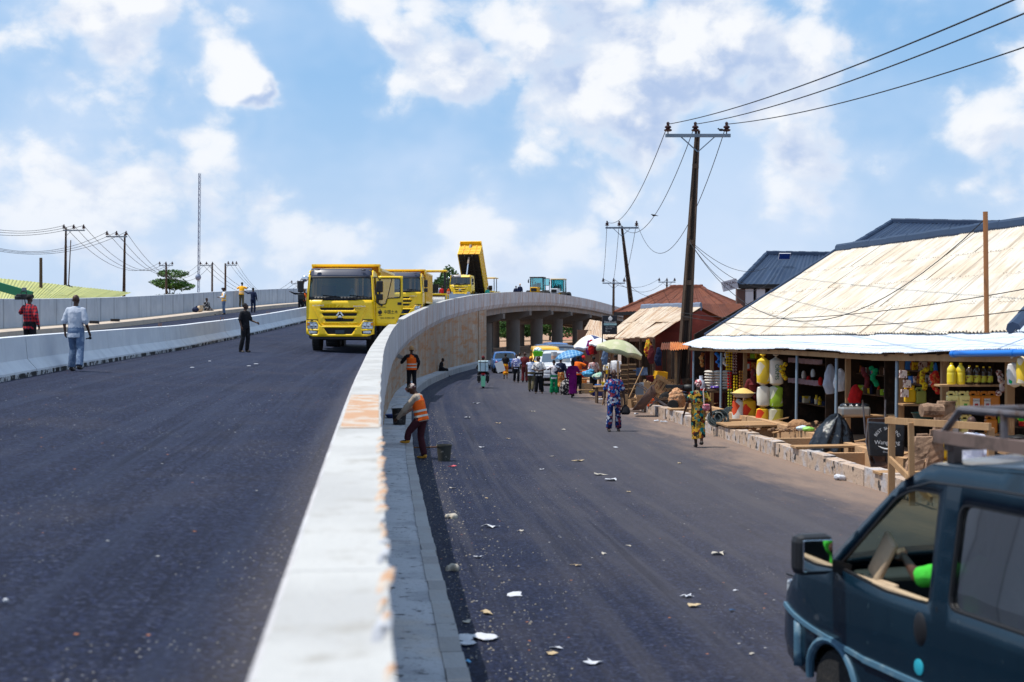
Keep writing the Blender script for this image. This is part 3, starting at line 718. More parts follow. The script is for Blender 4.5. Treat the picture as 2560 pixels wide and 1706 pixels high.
def truck(label, loc, rz, door=False, tip=0.0, number=None, script=False, bag=False, tri=False, halfvisor=False):
    T = thing('dump_truck', label, 'truck', loc, rz, 'yellow dump trucks on the flyover')
    W = 1.245
    fy = lambda x, k=.16: k * (abs(x) / W) ** 4
    # front grille panel with slots
    slots = [rpoly([(-.76, 1.67), (-.70, 1.575), (.50, 1.575), (.54, 1.67)], .03), rpoly([(-.68, 1.47), (-.62, 1.365), (.60, 1.365), (.64, 1.47)], .03), rpoly([(-.58, 1.26), (-.52, 1.155), (.48, 1.155), (.54, 1.26)], .03)]
    cab = skin([(-W, 1.0), (W, 1.0), (W - .02, 1.95), (-W + .02, 1.95)], slots, lambda x, z: (x, fy(x) + .012 + (z - 1) * .01, z), .12).build('front_panel', YEL, T, True, solid=.03)
    b = MB()
    # raised hexagon frame round the grille
    hx = [(-1.0, 1.70), (-.92, 1.52), (-.70, 1.06), (-.6, 1.02), (.6, 1.02), (.70, 1.06), (.92, 1.52), (1.0, 1.70)]
    for a, c in zip(hx[:-1], hx[1:]): b.bar((a[0], fy(a[0]) - .012, a[1]), (c[0], fy(c[0]) - .012, c[1]), .035, .022, (0, 1, 0))
    for z in (1.52, 1.31, 1.11): b.bar((-.62, -.004, z), (.62, -.004, z), .03, .03)
    b.build('grille_frame', YEL, T, bev=.006)
    b = MB(); b.box((0, .10, 1.42), (1.7, .02, .62)); b.build('grille_backing', DARK, T)
    # bumper with lamp openings
    hl = [rpoly([(s * 1.22, 1.15), (s * 1.22, .89), (s * .80, .87), (s * .80, 1.02), (s * .88, 1.15)][::s], .03) for s in (1, -1)]
    fg = [rpoly([(s * 1.18, .84), (s * 1.12, .69), (s * .82, .69), (s * .80, .80)][::s], .02) for s in (1, -1)]
    dam = rpoly([(-.60, .93), (-.44, .69), (.44, .69), (.60, .93)], .03)
    skin([(-W - .005, 1.19), (-W - .005, .70), (-1.0, .60), (1.0, .60), (W + .005, .70), (W + .005, 1.19), (.86, 1.19), (.72, 1.0), (-.72, 1.0), (-.86, 1.19)], hl + fg + [dam],
         lambda x, z: (x, fy(x) - .055 + .06 * max(0, (z - .95)), z), .1).build('bumper', YEL, T, True, solid=.03)
    b = MB(); b.box((0, .09, .85), (2.3, .02, .6)); b.box((0, .25, .56), (2.2, .5, .1)); b.build('bumper_backing', DARK, T)
    for s in (1, -1):
        b = MB(); b.box((s * 1.0, .045, 1.015), (.40, .05, .25), RZ(s * .12)); l = b.build('headlight', LENS, T, bev=.01)
        b = MB()
        for xx in (.90, 1.05): b.lathe([(.065, 0), (.05, .03), (.01, .035)], 12, RX(pi / 2), (s * xx, .02, 1.01))
        b.build('reflector', CHROME, l, True)
        b = MB(); b.box((s * 1.17, .055, 1.06), (.08, .05, .10)); b.build('indicator', AMB, l)
        b = MB(); b.box((s * .99, .02, .765), (.30, .05, .10), RZ(s * .1)); b.build('fog_lamp', LENS, T, bev=.01)
        b = MB(); b.box((s * 1.02, .02, 1.215), (.40, .03, .045)); b.build('headlight_brow', DARK, T)
    b = MB(); b.box((0, -.075, .78), (.34, .01, .13)); b.build('number_plate', mat('faded plate', (.03, .05, .07), .6), T)
    # emblem
    b = MB()
    for s in (-1, 1):
        b.prism([(s * .02, 1.55), (s * .02, 1.45), (s * .10, 1.35), (s * .15, 1.37)][::-s], -.055, -.03)
    b.prism([(-.09, 1.30), (.09, 1.30), (.03, 1.39), (-.03, 1.39)], -.055, -.03); b.build('emblem', CHROME, T, bev=.006)
    b = MB(); b.box((0, -.04, 1.27), (.24, .02, .05)); b.build('emblem_base', DARK, T)
    text('HOWO', .085, CHROME, T, (-.81, -.012, 1.745), shear=.25, sx=1.5); text('SINOTRUK', .075, CHROME, T, (.72, -.006, 1.715), sx=1.25); text('HOWO 371', .05, DARK, T, (.66, -.006, 1.625))
    if number: text(number, .17, DARK, T, (.0, .0, 1.84), sx=1.2)
    # windscreen with black surround
    wf = lambda x, z: (x, fy(x, .20) + .02 + (z - 1.95) * .16, z)
    xw = lambda z: W - .03 - (z - 1.95) * .09
    wso = [(-xw(1.93), 1.93), (xw(1.93), 1.93), (xw(2.82), 2.82), (-xw(2.82), 2.82)]
    wsi = rpoly([(-1.15, 2.07), (1.15, 2.07), (1.09, 2.76), (-1.09, 2.76)], .08)
    skin(wso, [wsi], wf, .12).build('windscreen_surround', DARK, T, True, solid=.03)
    skin(wsi, [], wf, .15).build('windscreen', WGL, T, True)
    for s in (-1, 1): b = MB(); b.bar((s * (W - .03), .20, 1.93), (s * (xw(2.85) + .0), .34, 2.85), .07, .12); b.build('pillar', YEL, T, bev=.02)
    for x0 in (-.75, .25):
        b = MB(); b.bar((x0, .0, 2.0), (x0 + .62, .02, 2.10), .025); b.bar((x0 + .1, -.01, 2.13), (x0 + .75, .02, 2.07), .02); b.build('wiper', DARK, T)
    b = MB(); b.grid(lambda u, v: Vector(((u - .5) * 2.24, .16 + .30 * v + .14 * (2 * abs(u - .5)) ** 4, 2.80 + .32 * sin(v * pi / 2 * 1.02))), 16, 6); b.build('sun_visor', VIS, T, True, solid=.03)
    if halfvisor:
        b = MB(); b.box((.60, .16, 2.95), (1.0, .03, .30), RX(-.6)); b.build('visor_patch', YEL, T)
    for x in (-.85, .85): b = MB(); b.ball((x, .24, 3.07), (.10, .05, .03), 8, 4); b.build('marker_lamp', DARK, T, True)
    b = MB(); b.grid(lambda u, v: Vector(((u - .5) * 2.22, .42 + 1.63 * v, 3.12 - .10 * (2 * abs(u - .5)) ** 4)), 12, 6); b.build('cab_roof', YEL, T, True, solid=.04)
    sx = lambda s: (lambda y, z: (s * (W - max(0, z - 1.95) * .075), y, z))
    so = [(.17, .98), (.95, 1.25), (1.95, 1.25), (2.06, 1.0), (2.06, 3.0), (.48, 3.06), (.30, 2.85), (.16, 1.95)]
    wn = rpoly([(.34, 2.02), (1.22, 2.02), (1.22, 2.72), (.52, 2.72)], .07); dr = rpoly([(.26, 1.30), (1.34, 1.30), (1.34, 2.80), (.50, 2.80), (.28, 2.0)], .06)
    skin(so, [wn], sx(-1), .2).build('cab_side', YEL, T, True, solid=.04); skin(wn, [], sx(-1), .3).build('side_window', SGL, T)
    skin(so, [dr if door else wn], sx(1), .2).build('cab_side', YEL, T, True, solid=.04)
    if not door: skin(wn, [], sx(1), .3).build('side_window', SGL, T)
    b = MB(); b.box((0, 2.04, 1.95), (2.36, .05, 1.9)); b.build('cab_back', YEL, T)
    b = MB(); b.box((0, 1.0, 1.2), (2.2, 1.9, .08)); b.box((0, .42, 1.86), (2.2, .45, .18)); 
    b.box((-.62, 1.35, 1.75), (.6, .55, .16)); b.box((-.62, 1.62, 2.15), (.55, .14, .75)); b.box((.62, 1.35, 1.75), (.6, .55, .16)); b.box((.62, 1.62, 2.15), (.55, .14, .75)); b.build('cab_interior', TRIM, T, bev=.02)
    b = MB(); b.lathe([(.21, 0), (.225, .015), (.21, .03)], 18, RX(-.6), (.55, .55, 2.05)); b.build('steering_wheel', DARK, T)
    if bag:
        b = MB(); b.lathe([(.17, 0), (.16, .1), (.10, .25), (.02, .37)], 9, None, (.42, .30, 2.02)); b.build('white_bag', WHT, T, True)
    if tri:
        b = MB(); b.bar((-.2, .22, 2.04), (0, .25, 2.42), .05); b.bar((.2, .22, 2.04), (0, .25, 2.42), .05); b.bar((-.2, .22, 2.04), (.2, .22, 2.04), .05); b.build('warning_triangle', mat('red reflector', (.75, .06, .02), .4), T)
    # mirrors
    for s in (-1, 1):
        e = MB(); e.tube([(s * 1.18, .30, 2.78), (s * 1.38, .18, 2.80), (s * 1.46, .16, 2.70), (s * 1.46, .16, 2.0), (s * 1.25, .22, 1.88)], .018, 6); mo = e.build('mirror', DARK, T, True)
        b = MB(); b.box((s * 1.46, .14, 2.45), (.22, .09, .42)); b.box((s * 1.46, .14, 2.06), (.22, .09, .22)); b.build('mirror_housing', DARK, mo, bev=.03)
    b = MB(); b.ball((-1.30, .10, 2.74), (.12, .06, .12), 12, 8); b.build('convex_mirror', CHROME, T, True)
    # open door facing ahead, hinged at the front pillar
    if door:
        do = [(1.27, 1.0), (2.02, 1.0), (2.30, 1.62), (2.30, 2.84), (1.40, 2.84), (1.34, 2.55), (1.27, 1.95)]
        wn2 = rpoly([(1.40, 1.80), (1.66, 1.80), (1.72, 2.02), (2.20, 2.04), (2.20, 2.74), (1.47, 2.74)], .05)
        D = skin(do, [wn2], lambda x, z: (x, .22, z), .12).build('door', YEL, T, True, solid=.05)
        skin(wn2, [], lambda x, z: (x, .22, z), .3).build('door_glass', glass('clear pane', (.86, .92, .9), .06), D)
        b = MB()
        for i, p in enumerate(wn2): q = wn2[(i + 1) % len(wn2)]; b.bar((p[0], .19, p[1]), (q[0], .19, q[1]), .03, .03, (0, 1, 0))
        b.bar((1.74, .19, 2.04), (1.90, .19, 2.74), .03); b.build('window_seal', DARK, D)
        b = MB(); b.box((2.18, .185, 1.82), (.15, .03, .10)); b.build('door_handle', DARK, D, bev=.01)
        b = MB(); b.tube([(1.36, .17, 2.62), (1.33, .10, 2.3), (1.36, .12, 1.85), (1.55, .17, 1.74)], .035, 8); b.build('grab_bar', DARK, D, True)
        b = MB(); b.lathe([(.062, 0), (.075, .01), (.062, .02)], 20, RX(pi / 2), (1.46, .185, 1.50)); b.box((1.46, .19, 1.50), (.02, .012, .24)); b.box((1.46, .19, 1.385), (.13, .012, .018)); b.build('company_mark', DARK, D)
        text('中国土木', .155, DARK, D, (1.86, .188, 1.50), sx=.85); text('12-01-313001-229', .085, DARK, D, (1.72, .188, 1.285), sx=.86); text('HOWO', .06, DARK, D, (1.52, .188, 1.68), sx=1.5)
        b = MB(); b.box((1.17, .85, .78), (.2, .7, .05)); b.box((1.17, .85, 1.10), (.2, .7, .05)); b.build('cab_step', DARK, T)
    # chassis and wheels
    b = MB(); b.box((-.42, 4.3, .98), (.12, 7.6, .28)); b.box((.42, 4.3, .98), (.12, 7.6, .28)); b.box((0, 1.2, .78), (1.2, 1.6, .4)); b.box((-.95, 3.3, .85), (.5, 1.2, .5)); b.box((.95, 3.3, .85), (.5, 1.1, .5))
    for y in (1.45, 5.6, 6.95): b.bar((-1.0, y, .53), (1.0, y, .53), .16)
    b.build('chassis', DARK, T)
    for s in (-1, 1):
        wheel(T, (s * 1.02, 1.45, .53), .53, .31)
        for y in (5.6, 6.95): wheel(T, (s * .93, y, .53), .53, .56)
    # dump body
    e = bpy.data.objects.new('dump_body', None); COL.objects.link(e); e.parent = T; e.location = (0, 7.75, 1.32); e.rotation_euler = (-tip, 0, 0)
    Y0, Y1, z0, z1, hw = -5.5, .35, 0, 1.83, 1.27
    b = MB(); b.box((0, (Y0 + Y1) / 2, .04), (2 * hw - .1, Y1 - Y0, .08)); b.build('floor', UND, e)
    for yb in (-4.6, -3.2, -1.8, -.5):
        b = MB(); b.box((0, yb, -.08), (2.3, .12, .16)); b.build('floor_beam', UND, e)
    for s in (-1, 1):
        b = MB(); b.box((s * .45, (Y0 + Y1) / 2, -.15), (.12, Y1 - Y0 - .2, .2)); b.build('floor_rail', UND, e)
        b = MB(); b.box((s * (hw - .03), (Y0 + Y1) / 2, z1 / 2), (.05, Y1 - Y0, z1)); sd = b.build('side_panel', YBODY, e)
        b = MB(); b.box((s * hw, (Y0 + Y1) / 2, z1), (.13, Y1 - Y0 + .1, .10)); b.box((s * hw, (Y0 + Y1) / 2, .06), (.12, Y1 - Y0, .12)); b.build('side_rail', YEL, e, bev=.01)
        n = 13
        for i in range(n + 1):
            y = Y0 + .04 + (Y1 - Y0 - .08) * i / n; b = MB(); b.box((s * (hw + .02), y, z1 / 2), (.07, .10, z1 - .1)); b.build('side_rib', YEL, e)
    fz = 2.0
    b = MB(); b.box((0, Y0, fz / 2), (2 * hw, .05, fz)); b.build('front_board', YBODY, e)
    for x in (-.62, .12, .85): b = MB(); b.box((x - .1, Y0 - .05, fz / 2 - .1), (.10, .08, fz - .3)); b.build('front_rib', YBODY, e)
    for z in (.5, 1.1): b = MB(); b.box((0, Y0 - .045, z), (2 * hw - .1, .06, .10)); b.build('front_rib', YEL, e)
    b = MB(); b.box((0, Y0 - .18, fz), (2 * hw + .06, .5, .05)); b.box((0, Y0 - .43, fz - .02), (2 * hw + .06, .05, .09)); b.box((-hw, Y0 - .2, fz - .14), (.05, .42, .3)); b.box((hw, Y0 - .2, fz - .14), (.05, .42, .3)); b.build('cab_guard', YEL, e, bev=.01)
    b = MB(); b.box((0, Y1, .95), (2 * hw - .1, .06, 1.7)); b.build('tailgate', YBODY, e)
    if tip:
        p = Matrix.Rotation(-tip, 3, 'X') @ Vector((0, Y0 - .12, 1.65)) + Vector((0, 7.75, 1.32)); a = Vector((0, 2.25, 1.15)); d = p - a
        b = MB(); b.tube([a, a + d * .62], .075, 10); b.build('hydraulic_rod', CHROME, T, True)
        b = MB(); b.tube([a + d * .60, p], [.12, .14], 12); b.tube([a + d * .93, p], [.17, .17], 10); b.build('hydraulic_cylinder', mat('muddy steel', (.30, .24, .19), .6), T, True)
    return T
truck('nearest yellow dump truck on the flyover, its cab door swung open', (px(850, 51.6), 51.6, deck_at(px(850, 51.6), 51.6)), 0.0, door=True, script=True, bag=True)
truck('second yellow dump truck, half hidden behind the open door of the nearest one', (px(1002, 82), 82, deck_at(-6.4, 82)), -.01, tri=True)
truck('far yellow dump truck with its body tipped up high', (px(1150, 160), 160, deck_at(-5.9, 160)), -.19, tip=radians(52), number='2276', halfvisor=True)
# ---------------------------------------------------------------- cars and vans
def paint(name, col, rough=.28): return mat(name, col, rough, .0, .5, coat=.5, var=[(2.5, tuple(k * .75 for k in col), .5, .75), (25, tuple(k * .6 + .06 for k in col), .66, .8)])
def car(name, label, cat, loc, rz, L, Wd, prof, glassseg, belt, wins, pm, wheels, wr, tumble=.14, nose=.16, tail=.10, bottom=.28, clear=None, lamps=True, rear=False, archpad=.07, gm=None, gap=(), open_win=()):
    """prof: (y,z) up over bonnet and roof from nose to tail; glassseg: indices of profile spans that are windscreens; wins: side-window polygons"""
    T = thing(name, label, cat, loc, rz); zt = max(p[1] for p in prof); gm = gm or SGL
    def hw(y, z):
        t = max(0, (z - belt) / (zt - belt)); w = Wd / 2 - tumble * t ** 1.25
        if y < .8: w -= nose * (1 - max(y, 0) / .8) ** 2.2
        if y > L - .6: w -= tail * (1 - (L - min(y, L)) / .6) ** 2.2
        if z < .45: w -= .05 * (1 - z / .45)
        return w
    base = [prof[-1]]
    for wy in sorted(wheels, reverse=True):
        R = wr + archpad; zz = wr
        for i in range(9):
            a = pi * i / 8; base.append((wy + R * cos(a), max(bottom, zz + R * sin(a) * 1.0)))
    base = [p for p in base if p is not None]
    outline = list(prof) + base[1:]
    for s in (-1, 1):
        skin(outline, wins, lambda y, z, s=s: (s * hw(y, z), y, z), .13).build('body_side', pm, T, True, solid=.03)
        for i, w in enumerate(wins):
            if (s, i) in open_win: continue
            skin(w, [], lambda y, z, s=s: (s * (hw(y, z) - .012), y, z), .3).build('side_window', gm, T, True)
        for i, w in enumerate(wins):
            b = MB()
            for j, p in enumerate(w):
                q = w[(j + 1) % len(w)]; b.bar((s * (hw(*p) + .002), p[0], p[1]), (s * (hw(*q) + .002), q[0], q[1]), .03, .022, (1, 0, 0))
            b.build('window_seal', DARK, T)
        for g in gap:
            b = MB()
            for (a, c) in zip(g[:-1], g[1:]): b.bar((s * (hw(*a) + .008), a[0], a[1]), (s * (hw(*c) + .008), c[0], c[1]), .014, .012, (1, 0, 0))
            b.build('door_gap', DARK, T)
    for i in range(len(prof) - 1):
        a, c = prof[i], prof[i + 1]
        def fn(u, v, a=a, c=c):
            y = a[0] + (c[0] - a[0]) * v; z = a[1] + (c[1] - a[1]) * v; w = hw(y, z); x = (2 * u - 1) * w
            n = Vector((0, -(c[1] - a[1]), (c[0] - a[0]))); n = n.normalized() if n.length else Vector((0, 0, 1))
            return Vector((x, y, z)) + n * .05 * (1 - (2 * u - 1) ** 2) * min(1, (i + .0) if i < 1 else 1) 
        if i in glassseg:
            o2 = [(0, 0), (1, 0), (1, 1), (0, 1)]; h2 = rpoly([(.06, .07), (.94, .07), (.93, .92), (.07, .92)], .05)
            skin(o2, [h2], lambda u, v: fn(u, v), .12).build('windscreen_frame', pm, T, True, solid=.02)
            skin(h2, [], lambda u, v: fn(u, v), .2).build('windscreen', clear or WGL, T, True)
        else:
            MB().grid(fn, 10, 3).build('roof_panel' if (a[1] + c[1]) / 2 > belt + .5 * (zt - belt) else 'body_panel', pm, T, True, solid=.02)
    b = MB(); b.box((0, L / 2, bottom + .04), (Wd - .2, L - .3, .08)); b.build('underbody', DARK, T)
    for wy in wheels:
        for s in (-1, 1): wheel(T, (s * (Wd / 2 - .12), wy, wr), wr, .21)
    return T, hw
BLUEP = paint('blue car paint', (.02, .10, .30)); WHTP = paint('white car paint', (.62, .63, .66)); YELP = paint('yellow bus paint', (.85, .46, .005)); NAVP = paint('dark blue van paint', (.015, .05, .15))
TEAL = mat('dusty teal van paint', (.003, .014, .027), .25, .0, .30, coat=.22, var=[(1.7, (.005, .021, .037), .45, .75), (14, (.03, .055, .07), .64, .8), (45, (.08, .10, .11), .74, .84)])
BLKGL = glass('dark tinted glass', (.03, .04, .06), .30)
def lamps(T, W, y, z, front=True, s2=.30, hgt=.16):
    for s in (-1, 1):
        b = MB(); b.box((s * (W / 2 - .30), y, z), (s2, .10, hgt), RZ(s * (.28 if front else -.2))); b.build('headlight' if front else 'tail_light', LENS if front else REDL, T, bev=.02)
# white SUV facing the camera
prof = [(.02, .42), (-.02, .62), (.02, .98), (.25, 1.06), (.95, 1.12), (1.65, 1.66), (2.1, 1.74), (3.9, 1.70), (4.35, 1.10), (4.40, .45)]
d = 72.5; T, hw = car('suv', 'white off-road car facing us behind the crowd in the lower street', 'car', (px(1394, d), d, GZ(d)), .03, 4.4, 1.80, prof, (4,), 1.05,
    [rpoly([(1.35, 1.12), (1.85, 1.58), (2.45, 1.60), (2.45, 1.12)], .06), rpoly([(2.55, 1.12), (2.55, 1.60), (3.7, 1.57), (3.9, 1.12)], .06)], WHTP, (.85, 3.5), .36, bottom=.34, clear=BLKGL)
lamps(T, 1.8, .06, .84)
b = MB(); b.box((0, -.03, .80), (.75, .04, .16)); b.box((0, -.02, .48), (1.1, .04, .10)); b.build('grille', DARK, T)
b = MB(); b.box((0, .0, .52), (1.62, .14, .20)); b.build('bumper', WHTP, T, bev=.04)
b = MB(); b.box((0, -.09, .56), (.48, .02, .12)); b.build('number_plate', PLATE, T)
for s in (-1, 1):
    b = MB(); b.bar((s * .60, 2.0, 1.79), (s * .60, 3.7, 1.76), .04); b.build('roof_rail', STEEL, T); b = MB(); b.box((s * 1.0, 1.25, 1.15), (.20, .10, .14)); b.build('wing_mirror', WHTP, T, bev=.03)
# minibuses in the queue under the bridge
vprof = [(.02, .38), (-.02, .62), (.06, .92), (.30, 1.06), (1.05, 1.80), (1.45, 1.92), (4.2, 1.92), (4.55, 1.75), (4.66, 1.0), (4.66, .40)]
vw = [rpoly([(.72, 1.10), (1.18, 1.66), (1.75, 1.68), (1.75, 1.10)], .07), rpoly([(1.90, 1.10), (1.90, 1.68), (2.9, 1.68), (2.9, 1.10)], .07), rpoly([(3.05, 1.10), (3.05, 1.68), (4.2, 1.66), (4.3, 1.10)], .07)]
for (nm, lab, u, d, pmm, rz) in (('minibus', 'yellow minibus in the queue just behind the white off-road car', 1368, 81, YELP, .03), ('minibus', 'dark blue van behind the yellow minibus, near the bridge piers', 1372, 93, NAVP, .03), ('minibus', 'dark van at the right of the queue beside the parasols', 1412, 90, paint('black van paint', (.01, .014, .03)), .06), ('minibus', 'rearmost blue van under the bridge', 1400, 104, BLUEP, .1)):
    T, hw = car(nm, lab, 'van', (px(u, d), d, GZ(d) + .02), rz, 4.66, 1.74, vprof, (3,), 1.05, vw, pmm, (.9, 3.75), .33, clear=BLKGL)
    lamps(T, 1.7, .05, .80); b = MB(); b.box((0, .0, .50), (1.6, .14, .18)); b.build('bumper', DARK, T, bev=.04)
    b = MB(); b.box((0, -.02, .80), (.9, .04, .12)); b.build('grille', DARK, T)
# blue saloon driving off beside the abutment (rear towards us)
sp = [(.04, .40), (-.02, .60), (.03, .86), (.55, .92), (1.25, 1.36), (2.3, 1.42), (3.05, .95), (4.1, .86), (4.25, .60), (4.22, .40)]
d = 96; T, hw = car('saloon_car', 'blue saloon car seen from behind beside the abutment', 'car', (px(1264, d), d, GZ(d)), .05, 4.25, 1.72, sp, (3, 5), .86,
    [rpoly([(1.0, .95), (1.35, 1.28), (1.95, 1.32), (1.95, .95)], .05), rpoly([(2.03, .95), (2.03, 1.32), (2.35, 1.30), (2.75, .95)], .05)], BLUEP, (.85, 3.4), .30, tumble=.17, clear=WGL)
lamps(T, 1.7, .03, .74, False); b = MB(); b.box((0, -.02, .52), (1.6, .14, .2)); b.build('bumper', BLUEP, T, bev=.05); b = MB(); b.box((0, -.04, .70), (.48, .02, .12)); b.build('number_plate', PLATE, T)
# ---- foreground van, driving away from us (local +y is its tail)
VH = radians(16); VO = Vector((2.80, 10.54, .28))
vp = [(.10, .34), (.0, .46), (.03, .66), (.10, .80), (.34, .98), (.80, 1.09), (1.62, 1.76), (1.92, 1.90), (3.2, 1.95), (4.5, 1.93), (4.74, 1.72), (4.79, .40)]
fw = rpoly([(.98, 1.13), (1.60, 1.68), (1.76, 1.745), (2.07, 1.755), (2.10, 1.09), (1.6, 1.075)], .05)
mw = rpoly([(2.28, 1.10), (2.27, 1.72), (3.40, 1.73), (3.42, 1.10)], .08); rw = rpoly([(3.52, 1.12), (3.50, 1.69), (4.40, 1.67), (4.52, 1.12)], .09)
T, hw = car('van', 'dusty dark teal van with roof rack driving off at the lower right', 'van', VO, pi + VH, 4.79, 1.86, vp, (5,), 1.09, [fw, mw, rw], TEAL, (.92, 3.84), .28,
            tumble=.13, nose=.13, tail=.05, bottom=.30, clear=glass('hazy screen', (.62, .74, .62), .06), gm=glass('grubby window', (.06, .065, .085), .34), archpad=.05,
            gap=([(.06, .92), (.5, .96), (.98, 1.06)], [(1.08, .62), (1.06, .80), (1.00, 1.08)], [(2.18, .34), (2.17, 1.09), (2.14, 1.80)], [(3.45, .34), (3.45, 1.80)]), open_win=[(-1, 0), (1, 0)])
b = MB(); b.grid(lambda u, v: Vector((hw(2.5, 1.5) - .10 + .012 * sin(u * 40), 2.42 + .98 * u, 1.40 + .31 * v + .02 * sin(u * 9) * (1 - v))), 40, 3); b.build('inner_panel', mat('lilac grey panel', (.30, .31, .38), .9), T, True)  # wavy lilac grey panel inside the upper half of the second window
BEI = mat('beige trim', (.48, .36, .24), .7, var=[(8, (.36, .27, .19), .5, .7)])
LTEAL = mat('faded teal trim', (.07, .16, .24), .5, var=[(8, (.16, .25, .31), .5, .7)])
def on(y, z, k=0): return (hw(y, z) + k, y, z)
e = MB(); e.box((1.13, 1.00, 1.23), (.27, .15, .27)); mo = e.build('wing_mirror', DARK, T, bev=.05)
b = MB(); b.box((1.13, 1.082, 1.23), (.21, .012, .21), RZ(-.05)); b.build('mirror_glass', mat('mirror glass', (.75, .77, .78), .03, 1.0), mo, bev=.01)
b = MB(); b.bar((.88, 1.04, 1.12), (1.05, 1.03, 1.17), .07, .08); b.build('mirror_arm', DARK, mo)
for (y0, y1, z) in ((1.36, 4.6, .60),):
    b = MB(); n = 8
    for i in range(n): a = y0 + (y1 - y0) * i / n; c = y0 + (y1 - y0) * (i + 1) / n; b.bar(on(a, z, .01), on(c, z, .01), .035, .055, (1, 0, 0))
    b.build('side_trim', LTEAL, T)
b = MB(); n = 8      # trim continues over the wing above the wheel
for i in range(n): a = .05 + 1.31 * i / n; c = .05 + 1.31 * (i + 1) / n; b.bar(on(a, .70 - .10 * i / n, .01), on(c, .70 - .10 * (i + 1) / n, .01), .03, .045, (1, 0, 0))
b.build('wing_trim', LTEAL, T)
b = MB(); b.tube([on(.92 + .345 * cos(pi * i / 14), max(.3, .28 + .345 * sin(pi * i / 14)), .008) for i in range(15)], .03, 8); b.build('wheel_arch', LTEAL, T, True)
b = MB(); b.grid(lambda u, v: Vector(((2 * u - 1) * .93, -.10 + .55 * abs(2 * u - 1) ** 4, .34 + .30 * v)), 16, 3); b.build('front_bumper', LTEAL, T, True, solid=.08)
for s in (-1, 1): b = MB(); b.box((s * .66, .06, .80), (.36, .1, .17), RZ(s * .35)); b.build('headlight', LENS, T, bev=.02)
b = MB(); b.ball(on(2.00, .93, .0), (.035, .085, .115), 10, 8); b.build('door_handle', DARK, T, True)
b = MB(); b.lathe([(.052, 0), (.048, .02), (.02, .025)], 14, RY(pi / 2), on(1.99, .70, 0)); b.build('fuel_cap', mat('turquoise plastic', (.03, .38, .50), .4), T, True)
for (y0, y1) in ((1.02, 2.08), (2.30, 3.42)):
    b = MB(); b.bar(on(y0, 1.095, -.03), on(y1, 1.085, -.03), .06, .03); b.build('window_sill', BEI, T)
b = MB(); b.bar((.80, 1.22, 1.10), (.77, 1.40, 1.38), .04, .16, (0, 1, 0)); b.box((.80, 1.30, 1.04), (.05, .42, .12)); b.build('door_trim', BEI, T, bev=.02)
b = MB(); b.tube([on(1.70, 1.735, .006), on(1.95, 1.80, .008), on(2.6, 1.825, .008), on(3.4, 1.83, .008), on(4.6, 1.81, .008)], .011, 6); b.build('roof_gutter', DARK, T, True)
b = MB(); b.box((0, .98, .98), (1.5, .35, .20)); b.box((0, 2.85, .55), (1.6, 3.6, .06)); b.build('dashboard', TRIM, T, bev=.03)
for x in (.45, -.45): b = MB(); b.box((x, 2.55, .72), (.5, .5, .14)); b.box((x, 2.82, 1.08), (.48, .12, .66)); b.box((x, 2.84, 1.5), (.26, .1, .18)); b.build('seat', mat('grey seat cloth', (.06, .06, .07), .9), T, bev=.04)
for y in (3.3, 4.1): b = MB(); b.box((0, y, .75), (1.5, .45, .14)); b.box((0, y + .25, 1.1), (1.5, .12, .6)); b.build('seat', MATS['grey seat cloth'], T, bev=.04)
b = MB(); b.lathe([(.20, 0), (.215, .014), (.20, .028)], 20, RX(-.5), (.45, 1.72, 1.12)); b.build('steering_wheel', DARK, T, True)
for y in (1.98, 3.1, 4.2):
    b = MB(); b.bar((-.76, y, 2.02), (.76, y, 2.02), .05); 
    for s in (-1, 1): b.bar((s * .70, y, 1.80), (s * .70, y, 2.02), .06, .07)
    b.build('rack_support', mat('weathered wood', (.15, .10, .085), .8, var=[(6, (.08, .055, .045), .45, .7)]), T)
RU = mat('rusty steel tube', (.13, .115, .12), .5, .3, var=[(7, (.08, .045, .03), .45, .65)])
for s in (-1, 1):
    b = MB(); b.bar((s * .76, 1.88, 2.075), (s * .76, 4.6, 2.075), .05, .075); b.build('rack_board', MATS['weathered wood'], T)
    b = MB(); b.tube([(s * .76, 1.92, 2.07), (s * .76, 2.13, 2.25), (s * .76, 4.6, 2.27)], .022, 8); b.build('rack_rail', RU, T, True)
    for y in (2.55, 3.05, 3.6, 4.2): b = MB(); b.tube([(s * .76, y, 2.07), (s * .76, y, 2.26)], .022, 8); b.build('rack_post', RU, T, True)
b = MB(); b.tube([(-.76, 2.13, 2.25), (.76, 2.13, 2.25)], .022, 8); b.build('rack_rail', RU, T, True)
vm = Matrix.Rotation(pi + VH, 4, 'Z'); dp = VO + (vm @ Vector((.47, 2.02, -.10)))
LIME = cloth('lime green cloth', (.06, .52, .05), [(9, (.04, .38, .03), .5, .7)])
drv = person('van driver in lime green sleeve, forearm at the open window of the teal van', dp, pi + VH, 1.72,
    dict(kl=(.11, -.46, 1.0), kr=(-.11, -.46, 1.0), al=(.11, -.62, .60), ar=(-.11, -.62, .60), el=(.30, -.34, 1.30), wl=(.20, -.64, 1.36), er=(-.27, -.30, 1.2), wr=(-.12, -.62, 1.3)), top=LIME, bottom=BLK, vox=.0115, sleeve=.48)
